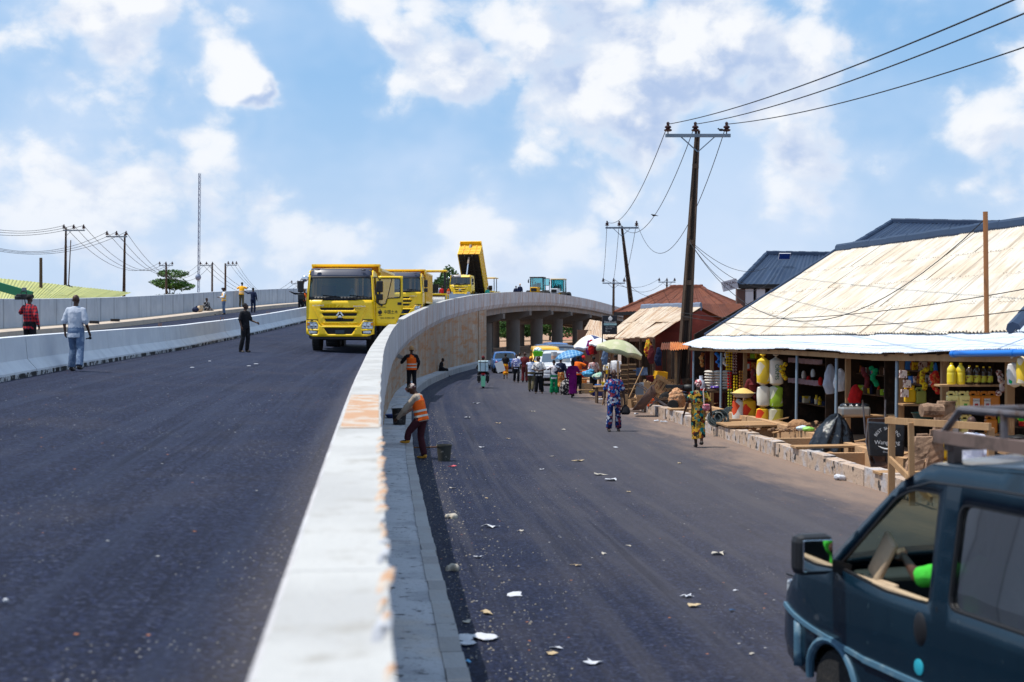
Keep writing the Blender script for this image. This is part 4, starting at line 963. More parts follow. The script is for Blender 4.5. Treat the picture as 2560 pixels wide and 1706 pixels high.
# ---------------------------------------------------------------- motorbike with delivery box, seen from behind
d = 69.0; M0 = thing('motorcycle', 'motorcycle with pale blue delivery box and green rear mudguard riding up the lower street', 'motorcycle', (px(1208, d), d, GZ(d)), .02)
for y in (.0, 1.25): wheel(M0, (0, y, .30), .30, .11)
b = MB(); b.tube([(0, 0, .3), (0, .35, .62), (0, .9, .72), (0, 1.15, .78), (0, 1.25, .3)], .045, 8); b.ball((0, .62, .42), (.14, .22, .17), 8, 6); b.build('frame', DARK, M0, True)
b = MB(); b.box((0, .42, .78), (.26, .75, .10)); b.build('seat', BLK, M0, bev=.04)
b = MB(); b.ball((0, .9, .82), (.14, .24, .12), 10, 6); b.build('fuel_tank', RED, M0, True)
b = MB(); b.tube([(-.36, 1.0, 1.02), (-.1, 1.12, 1.0), (.1, 1.12, 1.0), (.36, 1.0, 1.02)], .016, 6); b.build('handlebar', DARK, M0, True)
b = MB(); b.box((0, -.33, .36), (.21, .02, .50)); b.build('mudguard_flap', mat('mint green flap', (.22, .62, .38), .5, var=[(20, (.1, .35, .22), .55, .7)]), M0)
b = MB(); b.box((0, -.20, .72), (.2, .06, .08)); b.build('tail_light', REDL, M0)
bx = MB(); bx.box((0, -.05, 1.10), (.50, .46, .52)); bo = bx.build('delivery_box', mat('pale blue box', (.58, .72, .76), .5, var=[(5, (.40, .58, .66), .5, .7)]), M0, bev=.02)
for x in (-.14, .10): b = MB(); b.box((x, -.288, 1.12), (.022, .01, .5)); b.build('strap', DARK, bo)
b = MB(); b.box((0, -.288, 1.29), (.46, .012, .02)); b.build('box_edge', DARK, bo)
for s in (-1, 1): b = MB(); b.box((s * .22, .15, .50), (.16, .5, .30)); b.build('pannier', DARK, M0, bev=.04)
person('motorcycle rider in dark clothes behind the pale blue delivery box', (px(1208, d + .55), d + .55, GZ(d) - .10), pi, 1.70,
    dict(kl=(.24, -.34, .80), kr=(-.24, -.34, .80), al=(.22, -.20, .42), ar=(-.22, -.20, .42), wl=(.34, -.48, 1.12), wr=(-.34, -.48, 1.12), el=(.30, -.20, 1.12), er=(-.30, -.20, 1.12)), top=BLK, bottom=BLK, hair='cap', hairm=MAROON, sleeve=1, vox=.018)
# ---------------------------------------------------------------- road machines on the flyover
def loader(label, u, d, roofm, hood, yaw, door=False, drv=None):
    X = px(u, d); Tn = thing('wheel_loader', label, 'loader', (X, d, deck_at(X, d) - .0), yaw, 'machines on the crest of the flyover')
    for s in (-1, 1):
        for y in (.6, 3.4): wheel(Tn, (s * .95, y, .75), .75, .5)
    b = MB(); b.box((0, 1.0, 1.0), (1.1, 2.6, .7)); b.box((0, 3.2, 1.0), (1.2, 2.4, .7)); b.build('chassis', YBODY, Tn, bev=.04)
    b = MB(); b.box((0, -.1, 1.55), (.95, 1.7, .65)); b.build('bonnet', hood, Tn, bev=.08)
    b = MB(); b.box((0, -.97, 1.55), (.66, .03, .38)); b.build('grille', DARK, Tn)
    b = MB(); b.box((0, 1.75, 1.40), (1.6, 1.6, .12)); b.build('cab_floor', DARK, Tn)
    for x in (-.8, .8):
        for y in (1.0, 2.5): b = MB(); b.bar((x, y, 1.4), (x * .95, y, 3.05), .10); b.build('cab_post', DARK, Tn)
    b = MB(); b.box((0, 1.75, 3.10), (1.78, 1.75, .14)); b.build('cab_roof', roofm, Tn, bev=.05)
    cg = glass('cab glass', (.45, .78, .80), .10)
    for y in (1.0, 2.5): b = MB(); b.box((0, y, 2.3), (1.5, .01, 1.45)); b.build('cab_glass', cg, Tn)
    for s in (-1, 1):
        if door and s == 1: continue
        b = MB(); b.box((s * .78, 1.75, 2.3), (.01, 1.4, 1.45)); b.build('cab_glass', cg, Tn)
    if door:
        b = MB(); b.bar((.85, 1.0, 1.5), (.85, 1.0, 2.95), .06); b.bar((1.6, .9, 1.5), (1.6, .9, 2.95), .07); b.bar((.85, 1.0, 2.93), (1.6, .9, 2.93), .07); b.bar((.85, 1.0, 2.1), (1.6, .9, 2.1), .06); b.bar((.85, 1.0, 1.5), (1.6, .9, 1.5), .07); dd = b.build('cab_door', DARK, Tn)
        b = MB(); b.box((1.22, .95, 2.5), (.7, .01, .8)); b.build('door_glass', cg, dd)
    b = MB(); b.tube([(-.8, 1.0, 2.9), (-1.0, .9, 2.9), (-1.0, .9, 2.7)], .03, 6); b.box((-1.0, .88, 2.6), (.16, .06, .34)); b.build('mirror', DARK, Tn)
    b = MB(); b.box((0, 2.05, 1.75), (.5, .5, .2)); b.box((0, 2.3, 2.1), (.5, .12, .7)); b.build('seat', DARK, Tn)
    person(drv, (X + .05, d + 1.95, deck_at(X, d) + .88), yaw, 1.7, dict(kl=(.12, -.45, .98), kr=(-.12, -.45, .98), al=(.12, -.5, .6), ar=(-.12, -.5, .6), wl=(.2, -.4, 1.2), wr=(-.2, -.4, 1.2)), top=NAVY, bottom=BLK, vox=.02, sleeve=1)
    return Tn
loader('left wheel loader on the flyover crest, cab door open', 1338, 170, DARK, YBODY, -.2, True, 'operator in the cab of the left wheel loader')
loader('right wheel loader on the flyover crest, sand coloured cab roof and white bonnet', 1389, 176, mat('sand roof', (.62, .46, .22), .6), WHTP, -.25, False, 'operator in the cab of the right wheel loader')
def roller(label, X, d, yaw):
    Tn = thing('road_roller', label, 'roller', (X, d, deck_at(X, d)), yaw, 'road rollers on the flyover')
    for y in (.2, 3.2):
        b = MB(); b.lathe([(.62, -.85), (.65, -.83), (.65, .83), (.62, .85)], 28, RY(pi / 2), (0, y, .65)); b.build('drum', STEEL, Tn, True)
        b = MB()
        for s in (-1, 1): b.box((s * .93, y, .95), (.08, .5, .8))
        b.box((0, y, 1.38), (1.95, .7, .10)); b.build('drum_yoke', YEL, Tn)
    b = MB(); b.box((0, 1.7, 1.05), (1.3, 2.2, .8)); b.build('body', YEL, Tn, bev=.06)
    for x in (-.75, .75):
        for y in (1.0, 2.4): b = MB(); b.tube([(x, y, 1.4), (x, y, 3.0)], .05, 8); b.build('canopy_post', DARK, Tn, True)
    b = MB(); b.box((0, 1.7, 3.06), (1.9, 1.9, .12)); b.build('canopy', YEL, Tn, bev=.05)
    b = MB(); b.box((0, 2.0, 1.6), (.5, .5, .2)); b.box((0, 2.25, 1.9), (.5, .1, .5)); b.build('seat', DARK, Tn)
    return Tn
roller('yellow road roller with canopy beside the tipped truck', px(1216, 171), 171, -.2)
roller('yellow road roller partly hidden behind the second dump truck', px(1083, 99), 99, 0)
# ---------------------------------------------------------------- people on the upper road
def on_deck(u, d, dz=0.0): X = px(u, d); return (X, d, deck_at(X, d) + dz)
def on_walk(u, d): X = px(u, d); return (X, d, deck_at(X, d) + .265)
g = person('man in pale grey shirt and jeans walking away, microphone in hand', on_deck(190, 32.0), pi - .15, 1.76, dict(WALK1, kl=(.12, -.10, .51), al=(.15, -.08, .09), kr=(-.12, .03, .50), ar=(-.17, .20, .13), wl=(.24, .05, .90), el=(.26, .05, 1.13), wr=(-.27, -.10, .88)), top=GREYT, bottom=DENIM, hair='bald', vox=.0115, sleeve=.62, hem=.76, loose=1.35)
b = MB(); b.ball((0, 0, 0), .036, 10, 8); b.tube([(0, 0, .02), (-.03, .01, .15)], [.018, .014], 8); mic = b.build('microphone', DARK, None, True)
gm = Matrix.Rotation(pi - .15, 4, 'Z'); mic.location = Vector(on_deck(190, 32.0)) + gm @ Vector((-.27, -.15, .76)); mic.rotation_euler = (1.9, .6, 0)
tag(mic, 'black microphone held low by the man in the grey shirt', 'microphone')
loc = Vector(on_deck(74, 38)); person('cameraman in red and black checked shirt beyond the median', loc, pi - .35, 1.72, dict(el=(.36, -.08, 1.24), wl=(.26, -.26, 1.48), wr=(-.28, -.02, .90), er=(-.27, .06, 1.13)), top=PLAID, bottom=BLK, vox=.0115, sleeve=1, hem=.78, loose=1.3)
vc = thing('video_camera', 'black shoulder video camera carried by the man in checked shirt', 'camera', loc + Vector((-.21, .05, 1.62)), pi - .35)
b = MB(); b.box((0, -.05, .03), (.12, .34, .15)); b.box((0, .18, .0), (.13, .14, .10)); b.build('camera_body', DARK, vc, bev=.02)
b = MB(); b.tube([(0, -.22, .04), (0, -.40, .04)], [.05, .065], 14); b.build('lens', BLK, vc, True)
b = MB(); b.tube([(0, .05, .11), (0, .05, .17), (0, -.17, .17), (0, -.17, .11)], .013, 6); b.build('carry_handle', DARK, vc, True)
b = MB(); b.box((.02, -.10, .24), (.13, .05, .09)); b.build('camera_light', mat('grey lamp head', (.12, .14, .17), .4), vc, bev=.01)
b = MB(); b.ball((.09, .06, .06), (.04, .09, .05), 8, 6); b.build('viewfinder', DARK, vc, True)
b = MB(); b.tube([(-.08, 0, -.05), (-.15, .02, -.30)], .012, 6); b.build('strap', BLK, vc, True)
person('man in black standing on the upper road, head turned to the trucks', on_deck(613, 48.8), -.35 + pi * .45, 1.72, dict(kl=(.09, -.05, .5), al=(.09, .0, .085), kr=(-.12, .0, .5), ar=(-.14, .10, .085), el=(.24, -.06, 1.14), wl=(.26, -.30, 1.05)), top=BLK, bottom=BLK, head=.6, vox=.0115, sleeve=.5)
dW = 93
person('woman in patterned dress sitting on the far walkway against the wall', (px(517, 91), 91, deck_at(px(517, 91), 91) - .55), .9, 1.66, dict(kl=(.09, -.42, .96), kr=(-.09, -.40, .98), al=(.12, -.62, .66), ar=(-.08, -.48, .66), wl=(.15, -.28, 1.02), wr=(-.15, -.3, 1.02)), top=DOTS, bottom=DOTS, vox=.016, sleeve=1)
person('worker in amber vest and cap looking at a paper on the far carriageway', on_deck(560, 92), -1.2, 1.78, dict(wl=(.10, -.32, 1.12), wr=(-.10, -.32, 1.12), el=(.25, -.08, 1.12), er=(-.25, -.08, 1.12)), top=WHT, bottom=DENIM, vest=YELO, hair='cap', vox=.015, sleeve=.9)
person('worker in amber vest with his back turned, leaning over the far wall', on_walk(604, 100.5), 2.9, 1.80, dict(wl=(.34, -.30, 1.36), el=(.38, -.12, 1.30), wr=(-.32, -.30, 1.36), er=(-.36, -.1, 1.30)), top=YELO, bottom=OLIVE, vest=YELO, vox=.015, sleeve=.5, lean=(.15, 0))
person('man in dark clothes reaching an arm towards the worker at the far wall', on_deck(633, 97), 2.9, 1.72, dict(el=(.45, -.12, 1.36), wl=(.75, -.2, 1.50)), top=NAVY, bottom=NAVY, vox=.015, sleeve=1)
person('man in dark clothes with one arm raised beside the nearest truck', on_deck(752, 95), .3, 1.74, dict(er=(-.44, -.08, 1.40), wr=(-.70, -.08, 1.52)), top=BLK, bottom=BLK, hair='cap', vox=.016, sleeve=1)
person('worker in orange vest half hidden behind the nearest truck', on_deck(762, 96.5), .2, 1.7, top=BLK, bottom=BLK, vest=ORNG, vox=.016, sleeve=1)
b = MB(); b.ball((0, 0, .16), (.22, .2, .17), 10, 8); b.ball((.06, 0, .33), (.06, .06, .08), 8, 6); o = b.build('sack', NAVY, None, True, loc=on_walk(489, 88)); tag(o, 'dark blue sack on the far walkway beside the sitting woman', 'sack')
b = MB(); b.ball((0, 0, .2), (.25, .2, .21), 10, 8); b.box((.12, -.1, .3), (.2, .15, .25)); o = b.build('bundle', mat('tan bundle', (.55, .42, .28), .9), None, True, loc=on_walk(500, 88.6)); tag(o, 'tan bundle on the far walkway beside the sitting woman', 'bundle')
for u, lab in ((236, 'nearer dark block left at the foot of the far wall'), (288, 'farther dark block left at the foot of the far wall')):
    b = MB(); b.box((0, 0, .07), (.42, .2, .14)); q = b.build('block', DARK, None, bev=.02, loc=on_walk(u, 66 if u < 250 else 70)); tag(q, lab, 'block')
person('red clad worker sitting on the median between the second and third trucks', on_deck(1106, 118, .1), .2, 1.7, dict(kl=(.2, -.4, .8), kr=(-.2, -.4, .8), al=(.25, -.5, .4), ar=(-.25, -.5, .4), shift=(0, 0, -.1)), top=RED, bottom=WHT, vox=.018, sleeve=.5)
person('worker in white beside the median between the second and third trucks', on_deck(1096, 121), .2, 1.75, top=WHT, bottom=BLK, vox=.018, sleeve=1)
person('worker in orange vest standing just left of the tipped truck', on_deck(1121, 150), .2, 1.72, top=BLK, bottom=NAVY, vest=ORNG, vox=.02, sleeve=1)
person('man in green overalls beside the roller canopy on the flyover', on_deck(1219, 165), .3, 1.75, top=cloth('sea green cloth', (.05, .42, .30)), bottom=NAVY, hair='scarf', vox=.02, sleeve=1)
person('worker in pale cap leaning on the bridge parapet', on_deck(1300, 148, .12), .1, 1.75, top=NAVY, bottom=BLK, hair='beanie', hairm=cloth('peach cap', (.75, .5, .35)), vox=.02, sleeve=1)
person('shorter worker in dark clothes at the bridge parapet', on_deck(1290, 149, .0), .1, 1.68, top=NAVY, bottom=BLK, vox=.02, sleeve=1)
# ---------------------------------------------------------------- workers at the wall of the lower street
def on_foot(u, d): X = px(u, d); return (X, d, GZ(d))
d = 54.5; X = px(1029, d)
person('mason in orange vest and brown knitted hat trowelling the parapet wall', (X, d, walk_z(d)), pi + .1, 1.78, dict(el=(.38, -.12, 1.14), wl=(.30, -.30, 1.30), er=(-.28, .02, 1.13), wr=(-.24, -.12, .94)), top=BLK, bottom=BLK, vest=ORNG, hair='beanie', hairm=cloth('brown knit', (.42, .24, .11), [(14, (.25, .13, .06), .5, .65)]), vox=.0115, sleeve=1)
tr = thing('trowel', 'trowel with a grey hawk held against the wall by the mason', 'trowel', (X - .48, d + .24, walk_z(d) + 1.38), 0); b = MB(); b.box((0, 0, 0), (.22, .02, .16), RY(.5)); b.build('blade', STEEL, tr); b = MB(); b.tube([(.05, 0, -.04), (.12, -.02, -.12)], .016, 6); b.build('handle', BRWN, tr, True)
d = 31.0; X = px(1053, d)
CAMO = pattern('camouflage cap', [(.05, .04, .035), (.5, .42, .38), (.12, .05, .05), (.02, .02, .02)], 20)
person('worker in orange vest and yellow boots bending to the wall', (X, d, GZ(d)), -pi * .60, 1.74,
    dict(kr=(-.11, -.06, .50), ar=(-.12, .02, .09), kl=(.12, -.25, .62), al=(.10, -.30, .44), el=(.20, -.34, 1.08), wl=(.12, -.52, .90), er=(-.20, -.28, 1.14), wr=(-.12, -.50, .98)),
    top=cloth('tan long sleeve', (.36, .30, .24), [(8, (.26, .21, .16), .5, .7)]), bottom=cloth('wine trousers', (.06, .018, .024)), vest=ORNG, hair='cap', hairm=CAMO, shoes=BOOT, vox=.0115, sleeve=1, lean=(.22, 0), nod=.45)
person('dark figure sitting on the outer walkway in the shade of the wall', (off(90, -.06, 0).x, 90, walk_z(90) - .84), 1.45, 1.7, dict(kl=(.1, -.42, .98), kr=(-.1, -.42, .98), al=(.1, -.48, .60), ar=(-.1, -.48, .60), wl=(.12, -.36, .98), wr=(-.12, -.36, .98)), top=BLK, bottom=BLK, vox=.015, sleeve=1, lean=(.15, 0), nod=.3)
def bucket(label, loc, r, h, m, mud=True):
    o = thing('bucket', label, 'bucket', loc); b = MB(); b.lathe([(r * .8, 0), (r, h), (r * 1.05, h), (r * 1.05, h - .03), (r * .97, h - .03), (r * .95, h), (r * .75, .02)], 18); b.build('pail', m, o, True)
    b = MB(); b.lathe([(r * .9, h * .75), (r * .9, h * .78)], 14); b.build('contents', mat('grey mortar', (.30, .29, .28), .95), o)
    b = MB(); b.tube([(r * 1.05 * cos(a), .06, h + r * .5 * sin(a)) for a in [pi * i / 10 for i in range(11)]], .006, 5); b.build('bail', STEEL, o, True); return o
PAIL = mat('cement spattered pail', (.05, .052, .045), .8, var=[(9, (.30, .28, .24), .60, .70)])
bucket('cement spattered paint bucket standing on the lower road', on_foot(1110, 30.6), .165, .36, PAIL)
bucket('dark mortar bucket on the walkway in front of the bending worker', (off(37, -.28, 0).x, 37, walk_z(37)), .20, .42, mat('black pail', (.012, .012, .013), .6, var=[(7, (.16, .15, .14), .58, .7)]))
b = MB(); b.lathe([(.20, 0), (.27, .10), (.28, .10), (.20, .02)], 18); q = b.build('basin', mat('blue plastic basin', (.02, .04, .16), .4), None, True, loc=(off(39.5, -.12, 0).x, 39.5, walk_z(39.5))); tag(q, 'small blue basin on the walkway against the wall', 'basin')
sh = thing('shovel', 'shovel lying on the asphalt beside the walkway kerb', 'shovel', on_foot(1090, 33.6), .4); b = MB(); b.tube([(-.9, 0, .05), (.1, 0, .04)], .018, 7); b.build('shaft', BRWN, sh, True); b = MB(); b.ball((.25, 0, .04), (.17, .12, .03), 10, 6); b.build('blade', DARK, sh, True)
# ---------------------------------------------------------------- people of the lower street
man = person('man in blue floral tunic and trousers walking towards us, black bag in hand', on_foot(1535, 39), .05, 1.73, dict(kl=(.11, -.05, .5), al=(.13, .03, .085), kr=(-.12, -.07, .51), ar=(-.15, -.06, .085), el=(.27, .03, 1.12), wl=(.30, -.02, .86), wr=(-.28, -.03, .87)), top=FLORAL, bottom=FLORAL2, hair='bald', vox=.011, sleeve=.45, hem=.74, loose=1.25, flare=1.4)
bg = thing('handbag', 'small black bag held by the man in floral tunic', 'bag', Vector(on_foot(1535, 39)) + Vector((.32, -.03, .47))); b = MB(); b.lathe([(.10, 0), (.14, .06), (.11, .18), (.03, .26), (.02, .28)], 10); b.build('pouch', BLK, bg, True); b = MB(); b.tube([(-.04, 0, .25), (-.03, 0, .38), (.03, 0, .38), (.04, 0, .25)], .008, 5); b.build('strap', BLK, bg, True)
wm = person('woman in yellow and green patterned dress walking away near the drain', on_foot(1746, 34), pi + .08, 1.64, dict(kl=(.07, -.06, .5), al=(.05, -.05, .085), kr=(-.06, .05, .5), ar=(-.05, .2, .16), el=(.30, .05, 1.14), wl=(.36, -.02, .90), er=(-.30, .04, 1.14), wr=(-.34, -.02, .90)), top=ANKARA, skirt=(ANKARA, .24, .3), hair='scarf', hairm=SCARFP, vox=.011, sleeve=.42, hem=.86, loose=1.5)
hb = thing('shoulder_bag', 'pink shoulder bag on the back of the woman in patterned dress', 'bag', Vector(on_foot(1746, 34)) + Vector((.16, -.24, .98)))
b = MB(); b.ball((0, 0, 0), (.10, .06, .085), 12, 8); b.ball((0, -.02, .06), (.09, .05, .03), 10, 6); b.build('pouch', pattern('pink quilted', [(.50, .16, .20), (.62, .34, .36), (.40, .08, .12)], 30), hb, True)
b = MB(); b.tube([(-.05, .01, .07), (-.06, .10, .40), (-.02, .20, .46)], .012, 6); b.build('strap', mat('pink strap', (.55, .38, .36), .7), hb, True)
G = 'people in the lower street'
person('woman in yellow and red wrapper and black blouse walking off, carrying a white board', on_foot(1264, 85), pi, 1.56, WALK1, top=BLK, skirt=(WRAPP, .35, .6), vox=.015, sleeve=.4)
b = MB(); b.box((0, 0, .3), (.5, .02, .62), RY(-.35)); q = b.build('board', mat('white board', (.75, .76, .78), .6), None, loc=(px(1250, 84.6), 84.6, GZ(85) + .45)); tag(q, 'white board carried by the woman in the yellow wrapper', 'board')
person('man in white and violet printed shirt with black trousers', on_foot(1291, 78), .1, 1.62, WALK1, top=BLUEPR, bottom=BLK, vox=.015, sleeve=.5, loose=1.4)
person('man in maroon shirt and trousers with shaved head', on_foot(1312, 79), pi, 1.70, top=MAROON, bottom=MAROON, hair='bald', vox=.015, sleeve=.8, loose=1.7)
person('person in white seen between the violet shirt and the maroon shirt', on_foot(1299, 83), .0, 1.66, top=WHT, bottom=WHT, vox=.016, sleeve=1)
person('woman with orange headscarf and pale blouse seen from behind', on_foot(1328, 64), pi - .2, 1.62, WALK1, top=cloth('pale blue blouse', (.55, .60, .75), [(7, (.40, .46, .64), .5, .7)]), bottom=OLIVE, hair='scarf', hairm=WRAPP, vox=.014, sleeve=.1, hem=.80)
person('man in white printed shirt and black trousers, hands together', on_foot(1347, 62), .0, 1.66, dict(kl=(.11, -.04, .5), al=(.16, .0, .085), ar=(-.14, .0, .085), wl=(.05, -.24, 1.06), wr=(-.05, -.25, 1.08), el=(.29, -.02, 1.12), er=(-.29, -.02, 1.12)), top=WHITPR, bottom=BLK, vox=.013, sleeve=.5, hem=.82, loose=1.7)
hk = person('hawker carrying the green basin, standing behind the white printed shirt', on_foot(1345, 64.5), .0, 1.60, dict(er=(-.26, -.08, 1.50), wr=(-.16, -.05, 1.74)), top=NAVY, bottom=BLK, vox=.015, sleeve=.5)
bz = thing('head_basin', 'bright green basin piled with water sachets on the hawker head', 'basin', Vector(on_foot(1345, 64.5)) + Vector((0, 0, 1.62))); b = MB(); b.lathe([(.20, 0), (.25, .22), (.26, .22), (.255, .20), (.20, .02)], 18); b.build('bowl', mat('bright green plastic', (.16, .70, .03), .4), bz, True)
for i in range(12): b = MB(); a = i * 2.4; r = .17 * sqrt(i / 12); b.ball((r * cos(a), r * sin(a), .25 + .11 * (1 - i / 12)), (.075, .07, .07), 8, 6); b.build('water_sachet', mat('clear sachet', (.62, .74, .82), .2, spec=.6), bz, True)
person('youth in white top and green trousers with a clear tub on the head', on_foot(1385, 61), .0, 1.50, dict(el=(.33, -.05, 1.26), wl=(.16, -.22, 1.34), er=(-.33, -.05, 1.26), wr=(-.16, -.22, 1.34), al=(.12, 0, .085), ar=(-.12, 0, .085)), top=pattern('white shirt with dark print', [(.70, .68, .72), (.72, .7, .74), (.66, .62, .66), (.03, .03, .05)], 6), bottom=GRN, vox=.013, sleeve=.5, hem=.78, loose=1.6, flare=1.8)
tb = thing('head_tub', 'clear plastic tub of snacks on the youth in green trousers', 'tub', Vector(on_foot(1385, 61)) + Vector((0, 0, 1.52))); b = MB(); b.lathe([(.115, 0), (.125, .30), (.13, .30), (.13, .33), (.02, .335)], 16); b.build('tub_body', mat('cloudy plastic', (.62, .60, .60), .3), tb, True); b = MB(); b.lathe([(.118, .02), (.122, .16)], 16); b.build('snacks', mat('pinkish snacks', (.55, .30, .22), .8, var=[(25, (.7, .5, .4), .5, .6)]), tb)
person('person in orange print skirt standing behind the green trousers', on_foot(1402, 63), pi, 1.60, top=NAVY, skirt=(ORSK, .30, .5), vox=.015, sleeve=.8)
pw = person('woman in long purple dress walking away under the blue umbrella', on_foot(1432, 57.6), pi, 1.56, dict(kl=(.05, -.04, .5), al=(.04, .02, .085), kr=(-.04, .06, .5), ar=(-.03, .16, .14), er=(-.28, -.08, 1.18), wr=(-.18, -.26, 1.36), wl=(.25, -.03, .9)), top=PURP, skirt=(PURP, .18, .35), hair='long', vox=.013, sleeve=1, hem=.8)
ub = thing('umbrella', 'blue checked umbrella tilted over the woman in purple', 'umbrella', Vector(on_foot(1424, 57.2)) + Vector((0, 0, 1.30)), 0)
def canopy(r, h, n=8, sc=.03, drop=0.0, sub=4):
    b = MB(); rows = 6; vs = []
    for j in range(rows + 1):
        t = j / rows
        for i in range(n * sub):
            a = 2 * pi * i / (n * sub); k = i % sub / sub; sag = sc * sin(pi * k) * t * t
            vs.append((r * t * cos(a) * (1 - sag * .6), r * t * sin(a) * (1 - sag * .6), h * (1 - t * t) + (sag * .5 if t < 1 else sag)))
    b.v = vs; m = n * sub
    for j in range(rows):
        for i in range(m): i2 = (i + 1) % m; b.f.append((j * m + i, (j + 1) * m + i, (j + 1) * m + i2, j * m + i2))
    if drop:
        o = len(b.v)
        for i in range(m): x, y, z = b.v[rows * m + i]; b.v.append((x * 1.005, y * 1.005, z - drop - .05 * ((i * 7) % 5) / 5))
        for i in range(m): i2 = (i + 1) % m; b.f.append((rows * m + i, o + i, o + i2, rows * m + i2))
    return b
def checks(name, a, c, sc):
    m = bpy.data.materials.new(name); m.use_nodes = True; q = NT(m.node_tree); sp = q.n('ShaderNodeSeparateXYZ', {0: q.n('ShaderNodeTexCoord').outputs['Object']})
    f = [q.m('GREATER_THAN', q.m('FRACT', q.m('MULTIPLY', q.m('ADD', sp.outputs[i], 9.0), sc)), .7) for i in (0, 1)]
    q.n('ShaderNodeOutputMaterial', {0: q.n('ShaderNodeBsdfPrincipled', {'Base Color': q.mix(q.m('MULTIPLY', q.m('ADD', *f), .5), a, c), 'Roughness': .6})}); return m
co_ = canopy(.60, .25).build('canopy', checks('blue checks', (.02, .16, .38), (.25, .46, .62), 7), ub, True, solid=.004); co_.location = (0, 0, .40); co_.rotation_euler = (.12, -.20, 0)
b = MB(); b.tube([(.02, 0, .62), (.12, 0, .0)], .008, 6); b.build('shaft', STEEL, ub, True)
person('person in orange vest reaching an arm to the stall beside the purple dress', on_foot(1445, 61.5), pi - .5, 1.68, dict(wl=(.25, -.1, .9), er=(-.42, -.08, 1.26), wr=(-.68, -.12, 1.18)), top=cloth('bright orange top', (.80, .16, .02)), bottom=BLK, vest=ORNG, vox=.014, sleeve=.4, hem=.86)
b = MB(); b.lathe([(.24, 0), (.28, .2), (.26, .5), (.12, .62), (.05, .68)], 12); q = b.build('shopping_bag', DOTS, None, True, loc=on_foot(1416, 60.4)); tag(q, 'dark printed bag standing on the road beside the purple dress', 'bag')
# ================================================================ the market side
WOOD = mat('raw timber', (.42, .25, .12), .85, rnd=((.30, .17, .08), .9), var=[(3, (.30, .17, .08), .45, .7, (1, 1, .15)), (30, (.55, .36, .19), .55, .75, (1, 1, .1))], bump=(40, .003))
WOODD = mat('old dark timber', (.10, .055, .03), .9, rnd=((.05, .03, .02), .9), var=[(4, (.16, .09, .05), .5, .7)])
BARK = mat('rough sawn slab', (.24, .14, .09), .95, rnd=((.34, .22, .14), .8), var=[(5, (.12, .07, .045), .45, .65), (22, (.42, .28, .18), .6, .75)], bump=(14, .02))
KRB = mat('dirty kerb concrete', (.44, .33, .25), .93, rnd=((.50, .36, .26), .7), var=[(2.2, (.44, .42, .43), .45, .65), (4.5, (.03, .028, .028), .56, .64), (16, (.14, .11, .10), .58, .74)], bump=(12, .02))
DRN = mat('ochre drain concrete', (.46, .27, .14), .93, rnd=((.52, .33, .18), .7), var=[(2.5, (.50, .30, .16), .5, .7), (9, (.2, .12, .08), .66, .8)], bump=(14, .012))
BPIPE = mat('grey blue steel pipe', (.22, .30, .38), .5, .2, var=[(8, (.30, .30, .30), .55, .7)])
ZINC_OLD = mat('new zinc sheet', (.56, .62, .70), .40, .2, rnd=((.46, .54, .64), .8), var=[(3, (.50, .57, .66), .5, .75), (16, (.34, .31, .29), .66, .78)])
def ribbed(name, base, lite, dark, stain, pitch, rough=.65, amt=.5):
    """old corrugated sheet: dirt lies in the valleys and runs down them"""
    m = bpy.data.materials.new(name); m.use_nodes = True; q = NT(m.node_tree); uv = q.n('ShaderNodeUVMap').outputs[0]; sp = q.n('ShaderNodeSeparateXYZ', {0: uv}); oi = q.n('ShaderNodeObjectInfo').outputs['Random']
    ph = q.m('DIVIDE', sp.outputs[0], pitch); wv = q.m('SINE', q.m('MULTIPLY', ph, 2 * pi)); rib = q.n('ShaderNodeTexWhiteNoise', {'W': q.m('FLOOR', ph)}, noise_dimensions='1D').outputs['Value']
    c = q.mix(q.ramp(q.noise(uv, .8, 5, .6), .38, .62), base, lite); c = q.mix(q.m('MULTIPLY', oi, .45), c, lite)
    run = q.noise(q.vm('MULTIPLY', uv, (7.0, .55, 1)), 1.0, 6, .65)
    c = q.mix(q.m('MULTIPLY', q.ramp(run, .48, .66), .75), c, dark)
    c = q.mix(q.m('MULTIPLY', q.ramp(wv, -.1, -1.0), q.m('ADD', q.m('MULTIPLY', rib, amt), amt * .55)), c, dark)
    c = q.mix(q.m('MULTIPLY', q.ramp(q.noise(q.vm('MULTIPLY', uv, (4, 1.4, 1)), 1.6, 5, .7), .60, .70), .65), c, stain)
    fy = q.m('FRACT', q.m('DIVIDE', sp.outputs[1], 1.3)); nail = q.m('MULTIPLY', q.m('MULTIPLY', q.ramp(fy, .035, .015), q.ramp(wv, .2, .8)), q.m('GREATER_THAN', q.n('ShaderNodeTexWhiteNoise', {'W': q.m('ADD', q.m('FLOOR', ph), .5)}, noise_dimensions='1D').outputs['Value'], .45))
    c = q.mix(q.m('MULTIPLY', nail, .8), c, tuple(k * .3 for k in stain))
    q.n('ShaderNodeOutputMaterial', {0: q.n('ShaderNodeBsdfPrincipled', {'Base Color': c, 'Roughness': rough, 'Specular IOR Level': .35})}); MATS[name] = m; return m
TAN = ribbed('weathered zinc sheet', (.58, .48, .36), (.66, .61, .53), (.36, .28, .20), (.20, .17, .15), .15)
ZINC = ribbed('bright zinc sheet', (.54, .60, .68), (.62, .67, .74), (.36, .42, .52), (.30, .28, .27), .085, .4, .35)
RUST = mat('rusted sheet', (.12, .033, .017), .85, .1, rnd=((.19, .06, .028), .8), var=[(2.5, (.07, .022, .013), .5, .7), (9, (.26, .11, .05), .64, .78)])
MIXR = ribbed('half rusted sheet', (.52, .38, .25), (.62, .53, .42), (.26, .10, .04), (.16, .08, .05), .12, .7, .8)
